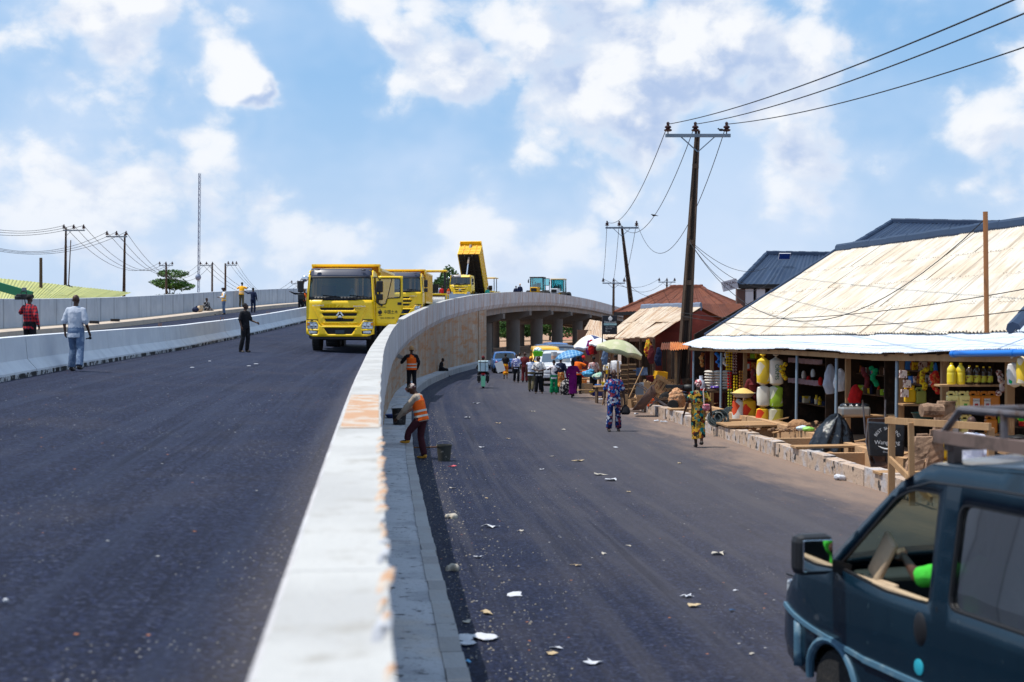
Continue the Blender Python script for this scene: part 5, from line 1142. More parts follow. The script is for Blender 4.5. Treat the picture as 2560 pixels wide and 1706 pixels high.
MIXR_OLD = mat('half rusted sheet old', (.66, .50, .34), .7, .1, rnd=((.36, .15, .06), .75), var=[(1.8, (.74, .64, .52), .42, .6), (4, (.34, .13, .05), .52, .64, (4, .35, .35)), (14, (.2, .1, .06), .66, .8)])
BLUR = mat('dark blue long span sheet', (.018, .035, .075), .42, .2, rnd=((.028, .05, .10), .8), var=[(2, (.03, .05, .09), .5, .7)])
def lerp4(A, B, C, D, u, v): return (A * (1 - u) + B * u) * (1 - v) + (D * (1 - u) + C * u) * v
def sheets(parent, A, B, C, D, nx, ny, m, pitch=.085, amp=.012, jit=.012, name='roofing_sheet', over=.06):
    """lay corrugated sheets over the quad eave-left, eave-right, ridge-right, ridge-left"""
    A, B, C, D = map(Vector, (A, B, C, D)); n = (B - A).cross(D - A).normalized()
    if n.z < 0: n = -n
    Lx = (B - A).length
    for j in range(ny):
        for i in range(nx):
            u0, u1 = i / nx - .004, (i + 1) / nx + .004; v0, v1 = j / ny - (over if j else 0) / ny, (j + 1) / ny
            k = max(4, int((Lx * (u1 - u0)) / pitch) * 4); lift = .006 + .010 * ((i + j) % 2) + random.uniform(0, jit); tw = random.uniform(-jit, jit); sl = random.uniform(-.02, .03) if j == 0 else 0
            b = MB(); uvs = []; Ly = (D - A).length
            for q in range(3):
                for p in range(k + 1):
                    uu = u0 + (u1 - u0) * p / k; vv = v0 + (v1 - v0) * q / 2 - (sl if q == 0 else 0) / ny
                    P = lerp4(A, B, C, D, uu, vv); ph = Lx * uu / pitch * 2 * pi
                    b.v.append(tuple(P + n * (amp * sin(ph) + lift + tw * (q - 1)))); uvs.append((Lx * uu, Ly * vv))
            for q in range(2):
                for p in range(k): a = q * (k + 1) + p; b.f.append((a, a + 1, a + k + 2, a + k + 1))
            so = b.build(name, m[(i * 7 + j * 3 + int(i * i / 3)) % len(m)] if isinstance(m, list) else m, parent, True); ul = so.data.uv_layers.new(name='UVMap')
            for lp in so.data.loops: ul.data[lp.index].uv = uvs[lp.vertex_index]
def ridge(parent, a, b2, m, w=.22, name='ridge_cap'):
    a, b2 = Vector(a), Vector(b2); b = MB(); n = 12
    for i in range(n):
        p, q = a.lerp(b2, i / n), a.lerp(b2, (i + 1.02) / n); b.tube([p + Vector((0, 0, .012 * (i % 2))), q + Vector((0, 0, .012 * (i % 2)))], [(w * .35, w)] * 2 if abs((b2 - a).normalized().z) < .2 else w * .5, 8)
    return b.build(name, m, parent)
# kerb along the drain, and the drain's back wall
drain = thing('roadside_drain', 'open roadside drain with dirty kerb blocks and ochre concrete walls', 'drain')
bb = MB(); bb.box((0, 0, 0), (.26, 1.19, .46)); kbm = bb.mesh('kerb_block', KRB); bb = MB(); bb.box((0, 0, 0), (.17, 1.49, .56)); dwm = bb.mesh('drain_wall', DRN)
def rdir(y): s = (XR(y + .1) - XR(y - .1)) / .2; return Vector((s, 1, 0)).normalized(), Vector((1, -s, 0)).normalized()
y = -4.0
while y < 70:
    if not (49.0 < y < 55.0):
        Tn, Nn = rdir(y); q = Vector((XR(y), y, 0)) + Nn * .13; inst('kerb_block', kbm, drain, (q.x + random.uniform(-.012, .012), q.y, GZ(y) + .10 + random.uniform(-.02, .02)), (random.uniform(-.012, .012), random.uniform(-.05, .05), atan2(-Tn.x, Tn.y) + random.uniform(-.02, .02)), (random.uniform(.85, 1.15), 1.0, random.uniform(.82, 1.04)))
    y += 1.21
y = 14.0
while y < 49:
    Tn, Nn = rdir(y); q = Vector((XR(y), y, 0)) + Nn * 1.32; inst('drain_wall', dwm, drain, (q.x, q.y, .13 + random.uniform(-.02, .02)), (0, random.uniform(-.02, .02), atan2(-Tn.x, Tn.y)))
    y += 1.51
for yy in (26.0, 29.3, 33.0, 36.3, 39.5, 42.5):       # cross walls of the drain
    Tn, Nn = rdir(yy); q = Vector((XR(yy), yy, 0)) + Nn * .74; b = MB(); b.box((0, 0, 0), (1.0, .16, .40)); b.build('cross_wall', DRN, drain, loc=(q.x, q.y, .10), rot=(0, 0, atan2(-Tn.x, Tn.y)))
strip('drain_bed', mat('drain mud', (.14, .085, .05), .9, var=[(4, (.06, .04, .03), .5, .7), (20, (.4, .35, .3), .66, .72)]), YS[6:31], lambda y: Vector((XR(y) + .2, y, GZ(y) + .02)), lambda y: Vector((XR(y) + 1.3, y, GZ(y) + .02)), 2)
strip('shop_floor', mat('shop floor earth', (.30, .18, .11), .95, var=[(2, (.22, .13, .08), .5, .7)]), YS[8:31], lambda y: Vector((XR(y) + 1.40, y, GZ(y) + .17)), lambda y: Vector((XR(y) + 9, y, GZ(y) + .17)), 4)
# marks daubed on the kerb
for (u, yy, s) in (('GII', 33.3, .22), ('CD', 39.2, .2), ('PK', 41.5, .2)):
    Tn, Nn = rdir(yy); p = Vector((XR(yy) - .004, yy, .17)); text(s and u, s, mat('black daub', (.03, .03, .03), .9), drain, p, (pi / 2, 0, -pi / 2 + atan2(-Tn.x, Tn.y)), name='painted_mark', ext=.001, shear=.2)
def plank(parent, a, c, w, h, m=WOOD, name='plank', up=(0, 0, 1)): b = MB(); b.bar(a, c, w, h, up); return b.build(name, m, parent, bev=.004)
# ---------------------------------------------------------------- the long shop row under the big roof
EA, EB = Vector((5.75, 46.0, 0)), Vector((9.50, 21.0, 0)); EU = (EB - EA).normalized(); EN = Vector((-EU.y, EU.x, 0))      # EN points away from the street
if EN.x < 0: EN = -EN
def eave(t, back=0.0, z=0.0): return EA + EU * t + EN * back + Vector((0, 0, z))
def ezt(t): return 2.28 + .30 * max(0, (t - 8) / 17) - .05 * sin(t * .5)
def front(u, back=.3):        # point of the shop front seen at photo column u
    k = (u - CX) / F; P0 = EA + EN * back; t = (k * P0.y - P0.x) / (EU.x - k * EU.y); return t
shop = thing('shop_row', 'long row of open shops under a weathered tan sheet roof with white front awning', 'building')
T0, T1 = 0.0, 20.2
EAV = .62
A = eave(T0, EAV, 2.58); Bq = eave(T1, EAV, 2.86); C = eave(T1 - 3.6, 5.1, 5.42); D = eave(T0 + .1, 5.1, 5.40)
sheets(shop, A, Bq, C, D, 22, 4, TAN, .15, .022, .006)
ridge(shop, D + Vector((0, 0, .03)), C + Vector((0, 0, .03)), BLUR, .2)
ridge(shop, Bq + Vector((0, 0, .05)), C + Vector((0, 0, .05)), BLUR, .3, 'hip_cap')
ridge(shop, A + Vector((-.02, 0, .04)), D + Vector((-.02, 0, .04)), BLUR, .1, 'verge_flashing')
# end slope to the right of the hip
G1 = eave(T1 + 6, EAV + 1.0, 2.9); sheets(shop, Bq, eave(T1 + 8, EAV + .3, 3.0), eave(T1 + 8, 5.1, 5.4), C, 9, 2, ZINC, .085, .013)
# white awning, edge sagging along its length
n = 22
for i in range(n):
    t0, t1 = -.15 + (T1 + 5.0) * i / n, -.15 + (T1 + 5.0) * (i + 1) / n
    def z1(t): return 2.60 + .26 * min(1, max(0, t / T1)) 
    sheets(shop, eave(t0, -.12, ezt(t0)), eave(t1, -.12, ezt(t1)), eave(t1, EAV + .12, z1(t1)), eave(t0, EAV + .12, z1(t0)), 1, 1, ZINC, .085, .013, .01, 'awning_sheet')
plank(shop, eave(.2, .05, ezt(0) - .10), eave(9, .05, ezt(9) - .10), .06, .12, WOOD, 'eave_beam'); plank(shop, eave(9, .06, ezt(9) - .10), eave(15, .06, ezt(15) - .10), .06, .12, WOOD, 'eave_beam'); plank(shop, eave(15, .05, ezt(15) - .10), eave(25, .05, ezt(25) - .10), .06, .14, WOOD, 'eave_beam')
for i in range(19):
    t = .5 + i * 1.28; plank(shop, eave(t, -.05, ezt(t) - .04), eave(t, EAV + .1, 2.58), .05, .06, WOODD, 'rafter')
b = MB(); a = eave(front(2384, -.2), -.22, ezt(18.5) - .02); c = eave(26, -.22, ezt(26) + .06); b.tube([a, c], .062, 14); gp = b.build('gutter_pipe', mat('bright blue pipe', (.01, .17, .62), .3), shop, True)
for f in (.0, .35, .72): b = MB(); p = a.lerp(c, f); b.tube([p, p.lerp(c, .02)], .070, 14); b.build('pipe_collar', MATS['bright blue pipe'], gp, True)
for u in (1733, 1802, 1991, 2090, 2241): t = front(u, .12); b = MB(); p = eave(t, .12); b.tube([(p.x, p.y, .1), (p.x + .02, p.y, ezt(t) - .12)], .038, 10); b.build('pipe_post', BPIPE, shop, True)
for u, w in ((1780, .11), (1863, .11), (2250, .16), (2120, .12), (2362, .14), (2525, .14)): t = front(u, .4); p = eave(t, .4); plank(shop, (p.x, p.y, .1), (p.x, p.y, 2.40), w, w, WOOD, 'timber_post')
INN = mat('dark plank wall', (.045, .028, .018), .95, rnd=((.02, .014, .01), .9), var=[(4, (.07, .04, .025), .5, .7)])  # near-black plank brown, varied a little from board to board
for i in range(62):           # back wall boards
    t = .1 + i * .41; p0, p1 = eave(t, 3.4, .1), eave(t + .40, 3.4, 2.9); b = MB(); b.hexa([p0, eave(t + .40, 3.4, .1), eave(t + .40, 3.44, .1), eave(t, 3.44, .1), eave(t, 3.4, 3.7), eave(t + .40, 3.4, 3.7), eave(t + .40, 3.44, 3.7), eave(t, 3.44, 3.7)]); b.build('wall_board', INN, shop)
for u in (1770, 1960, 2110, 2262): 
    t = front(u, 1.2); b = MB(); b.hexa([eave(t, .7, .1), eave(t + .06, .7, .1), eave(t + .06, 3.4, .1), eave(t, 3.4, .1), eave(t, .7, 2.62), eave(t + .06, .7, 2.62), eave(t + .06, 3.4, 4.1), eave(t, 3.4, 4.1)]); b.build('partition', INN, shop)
b = MB(); b.hexa([eave(-.05, .62, 0), eave(.03, .62, 0), eave(.03, 9.5, 0), eave(-.05, 9.5, 0), eave(-.05, .62, 2.5), eave(.03, .62, 2.5), eave(.03, 5.1, 5.3), eave(-.05, 5.1, 5.3)]); b.build('gable_wall', mat('red oxide wall', (.16, .03, .02), .9, var=[(2, (.10, .02, .015), .5, .7)]), shop)
b = MB(); b.hexa([eave(0, 5.1, 5.30), eave(17, 5.1, 5.30), eave(21, 10, 2.7), eave(0, 10, 2.7), eave(0, 5.1, 5.36), eave(17, 5.1, 5.36), eave(21, 10, 2.76), eave(0, 10, 2.76)]); b.build('rear_slope', TAN, shop)
# ---------------------------------------------------------------- goods
def put(u, back, z=.17): t = front(u, back); p = eave(t, back); return Vector((p.x, p.y, z))
def lab(o, l, c, g=None): return tag(o, l, c, g)
def sackm(name, cols, sc=3.0): return pattern(name, cols, sc, .8)
SK = [sackm('yellow rice sack', [(.78, .50, .02), (.80, .55, .05), (.70, .62, .45), (.78, .50, .02)]), sackm('white rice sack', [(.70, .66, .56), (.72, .68, .6), (.66, .62, .54)]), sackm('green white sack', [(.35, .55, .05), (.62, .64, .5), (.30, .52, .04)]), sackm('white red sack', [(.70, .68, .64), (.62, .08, .03), (.70, .66, .6)]), sackm('red yellow sack', [(.62, .04, .02), (.80, .45, .03), (.66, .05, .02), (.7, .66, .6)], 3.4), sackm('olive sack', [(.42, .38, .06), (.60, .57, .42), (.45, .42, .08)])]
def sack(label, p, w, dp, h, m, rz=0.0, tie=True, words=None, tilt=0.0):
    o = thing('rice_sack', label, 'sack', p, rz); o.rotation_euler = (0, tilt, rz)
    b = MB(); prof = [(0, 0), (.06, 0), (.5, .5)]
    rows = 9; nn = 14; vs = []
    for j in range(rows + 1):
        f = j / rows; k = (min(1, f / .10) ** .5) * (min(1, (1 - f) / .12) ** .5 if f < 1 else .0); k = max(k, .12)
        for i in range(nn):
            a = 2 * pi * i / nn; x = abs(cos(a)) ** .6 * (1 if cos(a) > 0 else -1); y = abs(sin(a)) ** .6 * (1 if sin(a) > 0 else -1)
            vs.append((x * w / 2 * k + .008 * sin(9 * f + i), y * dp / 2 * k * (1 + .12 * sin(5 * f)), h * f))
    b.v = vs; b.f = [(j * nn + i, j * nn + (i + 1) % nn, (j + 1) * nn + (i + 1) % nn, (j + 1) * nn + i) for j in range(rows) for i in range(nn)] + [tuple(reversed(range(nn))), tuple(range(rows * nn, rows * nn + nn))]
    b.build('sack_body', m, o, True)
    if tie: b = MB(); b.lathe([(.03, h - .01), (.02, h + .02), (.09, h + .07), (.06, h + .09)], 8); b.build('tied_neck', m, o, True)
    if words: text(words, w * .42, mat('dark green ink', (.01, .12, .04), .7), o, (0, -dp / 2 * 1.13 - .01, h * .5), (pi / 2, pi / 2, 0), ext=.001)
    return o
base = put(1924, .15); bx = base.x; by = base.y
sack('yellow rice sack at the top left of the tall sack stack', (bx - .18, by, 1.30), .34, .26, .78, SK[0]); sack('white rice sack with green letters at the top right of the tall sack stack', (bx + .17, by - .02, 1.28), .38, .28, .80, SK[1], words='OKMS')
sack('white sack in the middle left of the tall sack stack', (bx - .17, by, .70), .34, .26, .62, SK[1], tie=False); sack('lime green and white sack in the middle right of the tall sack stack', (bx + .17, by, .68), .38, .28, .64, SK[2], tie=False)
sack('red and yellow sack at the bottom left of the tall sack stack', (bx - .20, by - .03, .10), .34, .28, .62, SK[4], tie=False); sack('olive sack at the bottom right of the tall sack stack', (bx + .15, by - .03, .08), .42, .30, .64, SK[5], tie=False)
b2 = put(1860, -.05); sack('white sack at the left of the low pair under the grain basin', (b2.x - .17, b2.y, .12), .32, .3, .74, SK[3], tie=False); sack('red and yellow sack at the right of the low pair under the grain basin', (b2.x + .14, b2.y - .04, .10), .38, .3, .78, SK[4], tie=False)
def jerry(label, p, m, rz=0.0, w=.22, dp=.16, h=.34, lbl=None, lcol=None, tint=None):
    o = thing('jerrycan', label, 'jerrycan', p, rz, 'jerrycans')
    b = MB(); b.box((0, 0, h * .40), (w, dp, h * .80)); b.build('can_body', m, o, bev=.03)
    b = MB(); b.bar((-w * .42, 0, h * .82), (-w * .36, 0, h * .99), .05, .06); b.bar((-w * .38, 0, h * .97), (w * .12, 0, h * .97), .045, .05); b.bar((w * .08, 0, h * .97), (w * .16, 0, h * .80), .045, .05); b.build('handle', m, o, bev=.01)
    b = MB(); b.lathe([(.028, h * .78), (.026, h * .98), (.03, h * .98), (.03, h * 1.04)], 10, None, (w * .33, 0, 0)); b.build('cap', m, o, True)
    if lbl: b = MB(); b.box((w * .04, -dp / 2 - .003, h * .42), (w * .56, .006, h * .42)); lo = b.build('paper_label', lcol, o); text(lbl, .05, DARK, lo, (w * .04, -dp / 2 - .008, h * .52), ext=.0005); b = MB(); b.box((w * .04, -dp / 2 - .009, h * .30), (w * .3, .003, h * .12)); b.build('label_print', tint, lo)
    return o
YJ = mat('pale oil can', (.80, .66, .22), .35, var=[(4, (.82, .76, .55), .5, .65)]); OJ = mat('orange oil can', (.62, .20, .015), .35); GY = mat('yellow plastic can', (.85, .52, .01), .4, var=[(5, (.78, .42, .01), .5, .7)]); WL = mat('white paper label', (.72, .70, .66), .6); GLB = mat('green print', (.08, .35, .02), .6); RLB = mat('red print', (.40, .02, .02), .6)
ys = 26.6
def shelf(u0, u1, z, yy, dp=.36): b = MB(); x0, x1 = px(u0, yy), px(u1, yy); b.box(((x0 + x1) / 2, yy + dp / 2 - .12, z - .02), (x1 - x0, dp, .035)); return b.build('shelf', WOOD, shop)
shelf(2345, 2520, 1.86, ys); shelf(2345, 2530, 1.38, ys); shelf(2345, 2530, .93, ys)
for i, (u, m, l, lc, ll) in enumerate(((2382, YJ, 'Nuola', WL, 'leftmost pale oil can on the middle shelf'), (2410, YJ, 'Nuola', WL, 'second pale oil can on the middle shelf'), (2437, OJ, 'KINGS', WL, 'first orange oil can from the left on the middle shelf'), (2464, OJ, 'KINGS', WL, 'second orange oil can from the left on the middle shelf'), (2484, OJ, None, None, 'rightmost orange oil can on the middle shelf'))):
    jerry(ll, (px(u, ys), ys, 1.38), m, random.uniform(-.06, .06), lbl=l, lcol=YJ if i < 2 else WL, tint=GLB if i < 2 else RLB)
for u, m, ll in ((2381, MATS['cloudy plastic'], 'left white can on the lower shelf behind the van rack'), (2416, YJ, 'pale can on the lower shelf behind the van rack'), (2478, OJ, 'orange can on the lower shelf behind the van rack')): jerry(ll, (px(u, ys), ys, .93), m, 0)
for u, z, ll in ((2362, .50, 'upper tall yellow can by the doorpost'), (2402, .56, 'yellow can with moulded ribs beside the bald man'), (2364, .16, 'lower tall yellow can by the doorpost')): jerry(ll, (px(u, ys - .5), ys - .5, z), GY, 0, .22, .17, .38)
def bottle(label, p, r, h, m, cm, lm=None):
    o = thing('oil_bottle', label, 'bottle', p, 0, 'oil bottles on the top shelf'); b = MB(); b.lathe([(r * .9, 0), (r, .02), (r, h * .52), (r * .93, h * .56), (r, h * .6), (r * .92, h * .74), (r * .4, h * .9), (r * .3, h * .92)], 14); b.build('bottle_body', m, o, True)
    b = MB(); b.lathe([(r * .34, h * .92), (r * .34, h)], 10); b.build('cap', cm, o, True)
    b = MB(); b.lathe([(r * 1.01, h * .12), (r * 1.01, h * .48)], 14); b.build('paper_label', lm, o, True); return o
YO = mat('yellow oil bottle', (.80, .62, .03), .15, spec=.7); YC = mat('yellow cap', (.85, .60, .01), .4); DO = mat('dark oil bottle', (.05, .03, .015), .15, spec=.7); LB2 = mat('lime label', (.62, .60, .05), .6, var=[(14, (.25, .08, .03), .5, .6)]); CLR = mat('clear bottle', (.45, .48, .42), .1, spec=.8)
for u, m, l, hh, r in ((2379, YO, 'leftmost yellow oil bottle on the top shelf', .41, .085), (2402, YO, 'second yellow oil bottle on the top shelf', .41, .085), (2424, DO, 'first dark oil bottle on the top shelf', .36, .07), (2443, DO, 'second dark oil bottle on the top shelf', .36, .07), (2459, DO, 'third dark oil bottle on the top shelf', .34, .06), (2475, DO, 'fourth dark oil bottle on the top shelf', .34, .06)): bottle(l, (px(u, ys), ys, 1.86), r, hh, m, YC, YO if m == YO else LB2)
sack('green white and red sack hanging at the right shop post', (px(2538, 25), 25, 1.88), .26, .2, .46, sackm('green red white sack', [(.02, .42, .15), (.7, .68, .66), (.7, .68, .66), (.55, .03, .04)], 4)); sack('bright yellow sack hanging at the far right edge', (px(2562, 24.4), 24.4, 1.92), .26, .2, .55, SK[0])
b = MB()
for i in range(16): b.ball((random.uniform(-.2, .25), random.uniform(-.1, .1), random.uniform(0, .13)), (.07, .04, .045), 6, 5)
q = b.build('packet_pile', pattern('green yellow packets', [(.02, .40, .03), (.75, .60, .03), (.02, .30, .04)], 12), None, True, loc=(px(2548, 24.6), 24.6, 1.34)); lab(q, 'pile of green and yellow packets on a shelf at the right edge', 'packets')
pot = thing('cooking_pot', 'round black cauldron at the right edge of the shops', 'pot', (px(2550, 24), 24, .82)); b = MB(); b.ball((0, 0, .14), (.20, .20, .16), 16, 10); b.build('pot_body', mat('black iron', (.015, .014, .016), .3), pot, True); b = MB(); b.lathe([(.19, .24), (.21, .25), (.20, .27)], 18); b.build('rim', DARK, pot, True)
plank(shop, (px(2505, 24.2), 24.2, .78), (px(2600, 24.2), 24.2, .78), .4, .04, WOOD, 'counter')
person('bald trader in white shirt standing below the oil cans', (px(2430, 21.6), 21.6, -.06), pi - .3, 1.66, top=cloth('white striped shirt', (.66, .68, .80), [(9, (.5, .52, .7), .5, .7)]), bottom=NAVY, hair='bald', vox=.0115, sleeve=.6, loose=1.6)
for i, (u, c, ll) in enumerate(((2487, RED, 'red packet'), (2502, GRN, 'green packet'), (2518, PINKP, 'pink packet'), (2536, MATS['bright blue pipe'], 'blue basin edge'))):
    b = MB(); b.box((0, 0, .1), (.14, .2, .2)); q = b.build('packet', c, None, bev=.02, loc=(px(u, 21.5), 21.5, .52)); lab(q, ll + ' on the low counter behind the van roof', 'packet')
b = MB(); b.bar((px(2470, 21.5), 21.6, .5), (px(2600, 21.5), 21.6, .5), .5, .04); b.build('counter', WOOD, shop)
# sachet strips hanging in the second shop
def strip_of(label, u, z1, rows, cols, m, back=.25, w=.075, h=.085):
    p = put(u, back, z1); o = thing('sachet_strip', label, 'packets', p, 0, 'hanging sachet strips'); b = MB(); b.ball((0, 0, 0), (w * .46, .02, h * .46), 6, 4); me = b.mesh('sachet', m, True)
    for r in range(rows):
        for c in range(cols): inst('sachet', me, o, (c * w, random.uniform(-.01, .01), -r * h), (random.uniform(-.2, .2), 0, random.uniform(-.15, .15)))
    return o
YSC = pattern('yellow sachet', [(.75, .55, .02), (.70, .45, .02), (.3, .12, .02)], 26); PSC = pattern('pale sachet', [(.70, .58, .50), (.18, .05, .04), (.66, .5, .45)], 26); RSC = pattern('red sachet', [(.60, .03, .02), (.50, .02, .02), (.7, .2, .05)], 26); GSC = pattern('green sachet', [(.10, .35, .03), (.60, .55, .06), (.40, .03, .02)], 26); OSC = pattern('brown sachet', [(.35, .09, .03), (.5, .25, .05), (.2, .04, .02)], 26)
for l, u, z, r, c, m in (('yellow sachet strips hanging at the left of the packet display', 1817, 2.12, 7, 3, YSC), ('white and brown sachet strips hanging beside the yellow ones', 1834, 2.12, 8, 2, PSC), ('red sachet strips below the yellow ones', 1821, 1.50, 7, 2, RSC), ('gold sachet strips below the white and brown ones', 1836, 1.42, 6, 2, YSC), ('dark orange sachet strips at the right of the packet display', 1850, 1.58, 7, 2, OSC), ('green sachet strips hanging lowest in the packet display', 1822, .98, 9, 2, GSC), ('brown sachet strips hanging lowest beside the green ones', 1836, .98, 7, 2, OSC)): strip_of(l, u, z, r, c, m)
p = put(1786, .3); tbl = thing('stall_table', 'rough table carrying the white pillow packs', 'table', (p.x, p.y, .17)); b = MB(); b.box((0, 0, .70), (1.0, .7, .06)); b.build('table_top', WOODD, tbl)
for sx in (-.42, .42):
    for sy in (-.28, .28): b = MB(); b.box((sx, sy, .34), (.07, .07, .68)); b.build('leg', WOODD, tbl)
me = MB().ball((0, 0, 0), (.17, .12, .05), 10, 6).mesh('pillow_pack', pattern('white pillow pack', [(.62, .57, .50), (.66, .62, .56), (.35, .22, .16), (.60, .56, .5)], 9), True)
for r in range(7):
    for c in range(3):
        o = inst('pillow_pack', me, None, (p.x - .16 + c * .26, p.y - .1, .97 + r * .085), (0, random.uniform(-.08, .08), random.uniform(-.2, .2))); lab(o, 'white pillow pack in the stack on the rough table', 'packet', 'stacked pillow packs')
o = inst('pillow_pack', MB().ball((0, 0, 0), (.15, .12, .05), 10, 6).mesh('p', pattern('purple pack', [(.08, .04, .30), (.5, .45, .5), (.07, .03, .25)], 9), True), None, (p.x - .02, p.y - .22, 1.0)); lab(o, 'purple pack in front of the white pillow packs', 'packet')
jg = thing('water_jug', 'translucent white jug with red base on the rough table', 'jug', (p.x - .44, p.y - .2, .90)); b = MB(); b.lathe([(.13, .06), (.14, .2), (.10, .30), (.06, .36), (.06, .46)], 12); b.build('jug_body', mat('pale jug', (.55, .60, .72), .3), jg, True); b = MB(); b.lathe([(.15, 0), (.15, .06)], 12); b.build('base', RED, jg, True)
g = put(1858, -.1, .90); gb = thing('grain_basin', 'enamel basin heaped with yellow grain on top of the low sacks', 'basin', g); b = MB(); b.lathe([(.22, 0), (.34, .13), (.36, .13), (.34, .11)], 20); b.build('basin', mat('grey enamel', (.35, .33, .30), .4), gb, True); b = MB(); b.lathe([(.33, .12), (.22, .19), (.10, .25), (.01, .27)], 18); b.build('grain_heap', mat('yellow grain', (.72, .50, .16), .95, var=[(60, (.55, .36, .1), .5, .7)]), gb, True)
p = put(1886, .3, .10); person('woman in maroon headscarf behind the sacks', (p.x, p.y + .1, .10), .2, 1.58, top=MAROON, skirt=(MAROON, .1, .3), hair='hijab', hairm=MAROON, vox=.014, sleeve=1)
for i, (u, z, c) in enumerate(((1869, 1.72, 'ff'), (1886, 1.72, 'x'))): b = MB(); b.box((0, 0, 0), (.2, .05, .26)); q = b.build('poster', [RSC, OSC][i], None, loc=put(u, .7, z)); lab(q, ['red carton with a white panel high on the shop wall', 'brown carton high on the shop wall'][i], 'carton')
b = MB(); b.box((0, -.03, 0), (.1, .01, .14)); q = b.build('label', WL, bpy.data.objects['poster'])
for z, ll in ((1.88, 'upper'), (1.30, 'lower')):
    t0, t1 = front(1974, 1.6), front(2070, 1.6); b = MB(); b.bar(eave(t0, 1.6, z), eave(t1, 1.6, z), .4, .03); b.build('shelf', WOODD, shop)
    for i in range(9): a = eave(t0 + (t1 - t0) * (i + .5) / 9, 1.38, z + .075); b = MB(); b.box((0, 0, 0), (.23, .1, .13), RZ(-.15)); q = b.build('carton', mat('lilac carton', (.42, .30, .40), .7, rnd=((.55, .42, .5), .8), var=[(50, (.6, .5, .58), .5, .6)]), None, loc=a); lab(q, 'small lilac carton in the row on the %s dark shelf' % ll, 'carton', 'lilac cartons on the %s shelf' % ll)
for i, (u, z, m, l) in enumerate(((2010, 1.55, WL, 'white jug standing between the lilac carton shelves'), (2033, 1.62, MATS['clear sachet'], 'pale blue bottle hanging between the lilac carton shelves'), (2022, 1.42, RED, 'small red tub on the lower lilac shelf'), (2052, 1.42, RED, 'red and white tub at the right of the lower lilac shelf'))):
    b = MB(); b.lathe([(.06, -.09), (.07, 0), (.05, .1), (.02, .13)], 10); q = b.build('container', m, None, True, loc=put(u, 1.42, z)); lab(q, l, 'container')
# wrapped heap, barrow tray, shopping bag, basin
H1 = Vector((px(2078, 31), 31, .18)); b = MB(); PLYB = mat('black polythene', (.008, .010, .014), .13, spec=.6, bump=(9, .03))
def drape(u, v):
    a = 2 * pi * u; r = .62 * v ** .8; fold = (abs(sin(a * 4.5 + 2 * v)) - .5) * .10 * v + .05 * sin(a * 11 + 5 * v) * v
    return Vector(((r + fold) * cos(a) * .85 + .16 * (1 - v), (r + fold) * sin(a) * .55, .78 * (1 - v ** 1.7) + .06 * sin(a * 3) * (1 - v) + .05 * noise.noise(Vector((cos(a) * 3, sin(a) * 3, v * 4)))))
b.grid(drape, 72, 14); q = b.build('wrapped_heap', PLYB, None, True); q.location = H1; lab(q, 'heap draped in glossy black polythene beside the drain', 'heap')
bs = thing('metal_basin', 'dented aluminium basin full of black bags on a stand', 'basin', (px(2136, 31.6), 31.6, .93)); b = MB(); b.box((0, 0, .10), (.66, .42, .22)); b.build('tray', mat('dull aluminium', (.42, .40, .37), .35, .7), bs, bev=.05)
for i in range(4): b = MB(); b.ball((-.2 + .14 * i, 0, .22), (.13, .15, .07), 8, 6); b.build('black_bag', PLYB, bs, True)
plank(shop, (px(2095, 31.7), 31.7, .17), (px(2105, 31.7), 31.7, .92), .08, .08, WOOD, 'stand_leg'); plank(shop, (px(2172, 31.7), 31.7, .17), (px(2170, 31.7), 31.7, .92), .08, .08, WOOD, 'stand_leg'); plank(shop, (px(2085, 31.7), 31.7, .91), (px(2240, 31.7), 31.7, .93), .45, .04, WOOD, 'stand_top')
RT = mat('rusty barrow tray', (.16, .09, .07), .6, .3, rnd=((.10, .06, .05), .6), var=[(5, (.26, .15, .10), .5, .68)])
def tray(o, M, m=RT):
    b = MB(); rim = [(-.34, -.45), (.34, -.45), (.40, .1), (.30, .55), (-.30, .55), (-.40, .1)]; fl = [(x * .6, y * .62) for x, y in rim]
    b.v = [tuple(M @ Vector((x, y, .24))) for x, y in rim] + [tuple(M @ Vector((x, y, 0))) for x, y in fl]
    b.f = [(i, (i + 1) % 6, (i + 1) % 6 + 6, i + 6) for i in range(6)] + [tuple(range(6, 12))]; b.build('tray', m, o, True, solid=.008)
    b = MB(); b.tube([M @ Vector((*rim[i % 6], .24)) for i in range(7)], .014, 6); b.build('tray_rim', RU, o, True)
wb = thing('wheelbarrow', 'upended dark wheelbarrow behind the black shopping bag', 'wheelbarrow', (px(2196, 27.8), 27.8, .55), .3); tray(wb, RX(radians(78)))
for s in (-1, 1): b = MB(); b.tube([RX(radians(78)) @ Vector(v) for v in ((s * .1, -.6, .1), (s * .22, .3, -.05), (s * .26, .95, .05))], .018, 7); b.build('handle', RU, wb, True)
sb_ = thing('shopping_bag', 'black shopping bag with white lettering standing by the drain', 'bag', (px(2216, 27.0), 27.0, .46), -.10); b = MB(); b.hexa([(-.32, -.13, 0), (.32, -.13, 0), (.32, .13, 0), (-.32, .13, 0), (-.34, -.11, .66), (.34, -.11, .62), (.34, .11, .62), (-.34, .11, .66)]); b.build('bag_body', mat('black woven bag', (.010, .011, .014), .35, spec=.5, bump=(6, .02)), sb_, bev=.02)
WI = mat('white print', (.70, .70, .70), .6); word = 'BEST SHOPPING'
for i, ch in enumerate(word):
    if ch == ' ': continue
    a = radians(62) - radians(124) * i / (len(word) - 1); text(ch, .085, WI, sb_, (-.24 * sin(a) * 1.0, -.134, .30 + .24 * cos(a)), (pi / 2, 0, 0), ext=.001).rotation_euler = (pi / 2, -a * -1 * -1 if False else 0, 0)
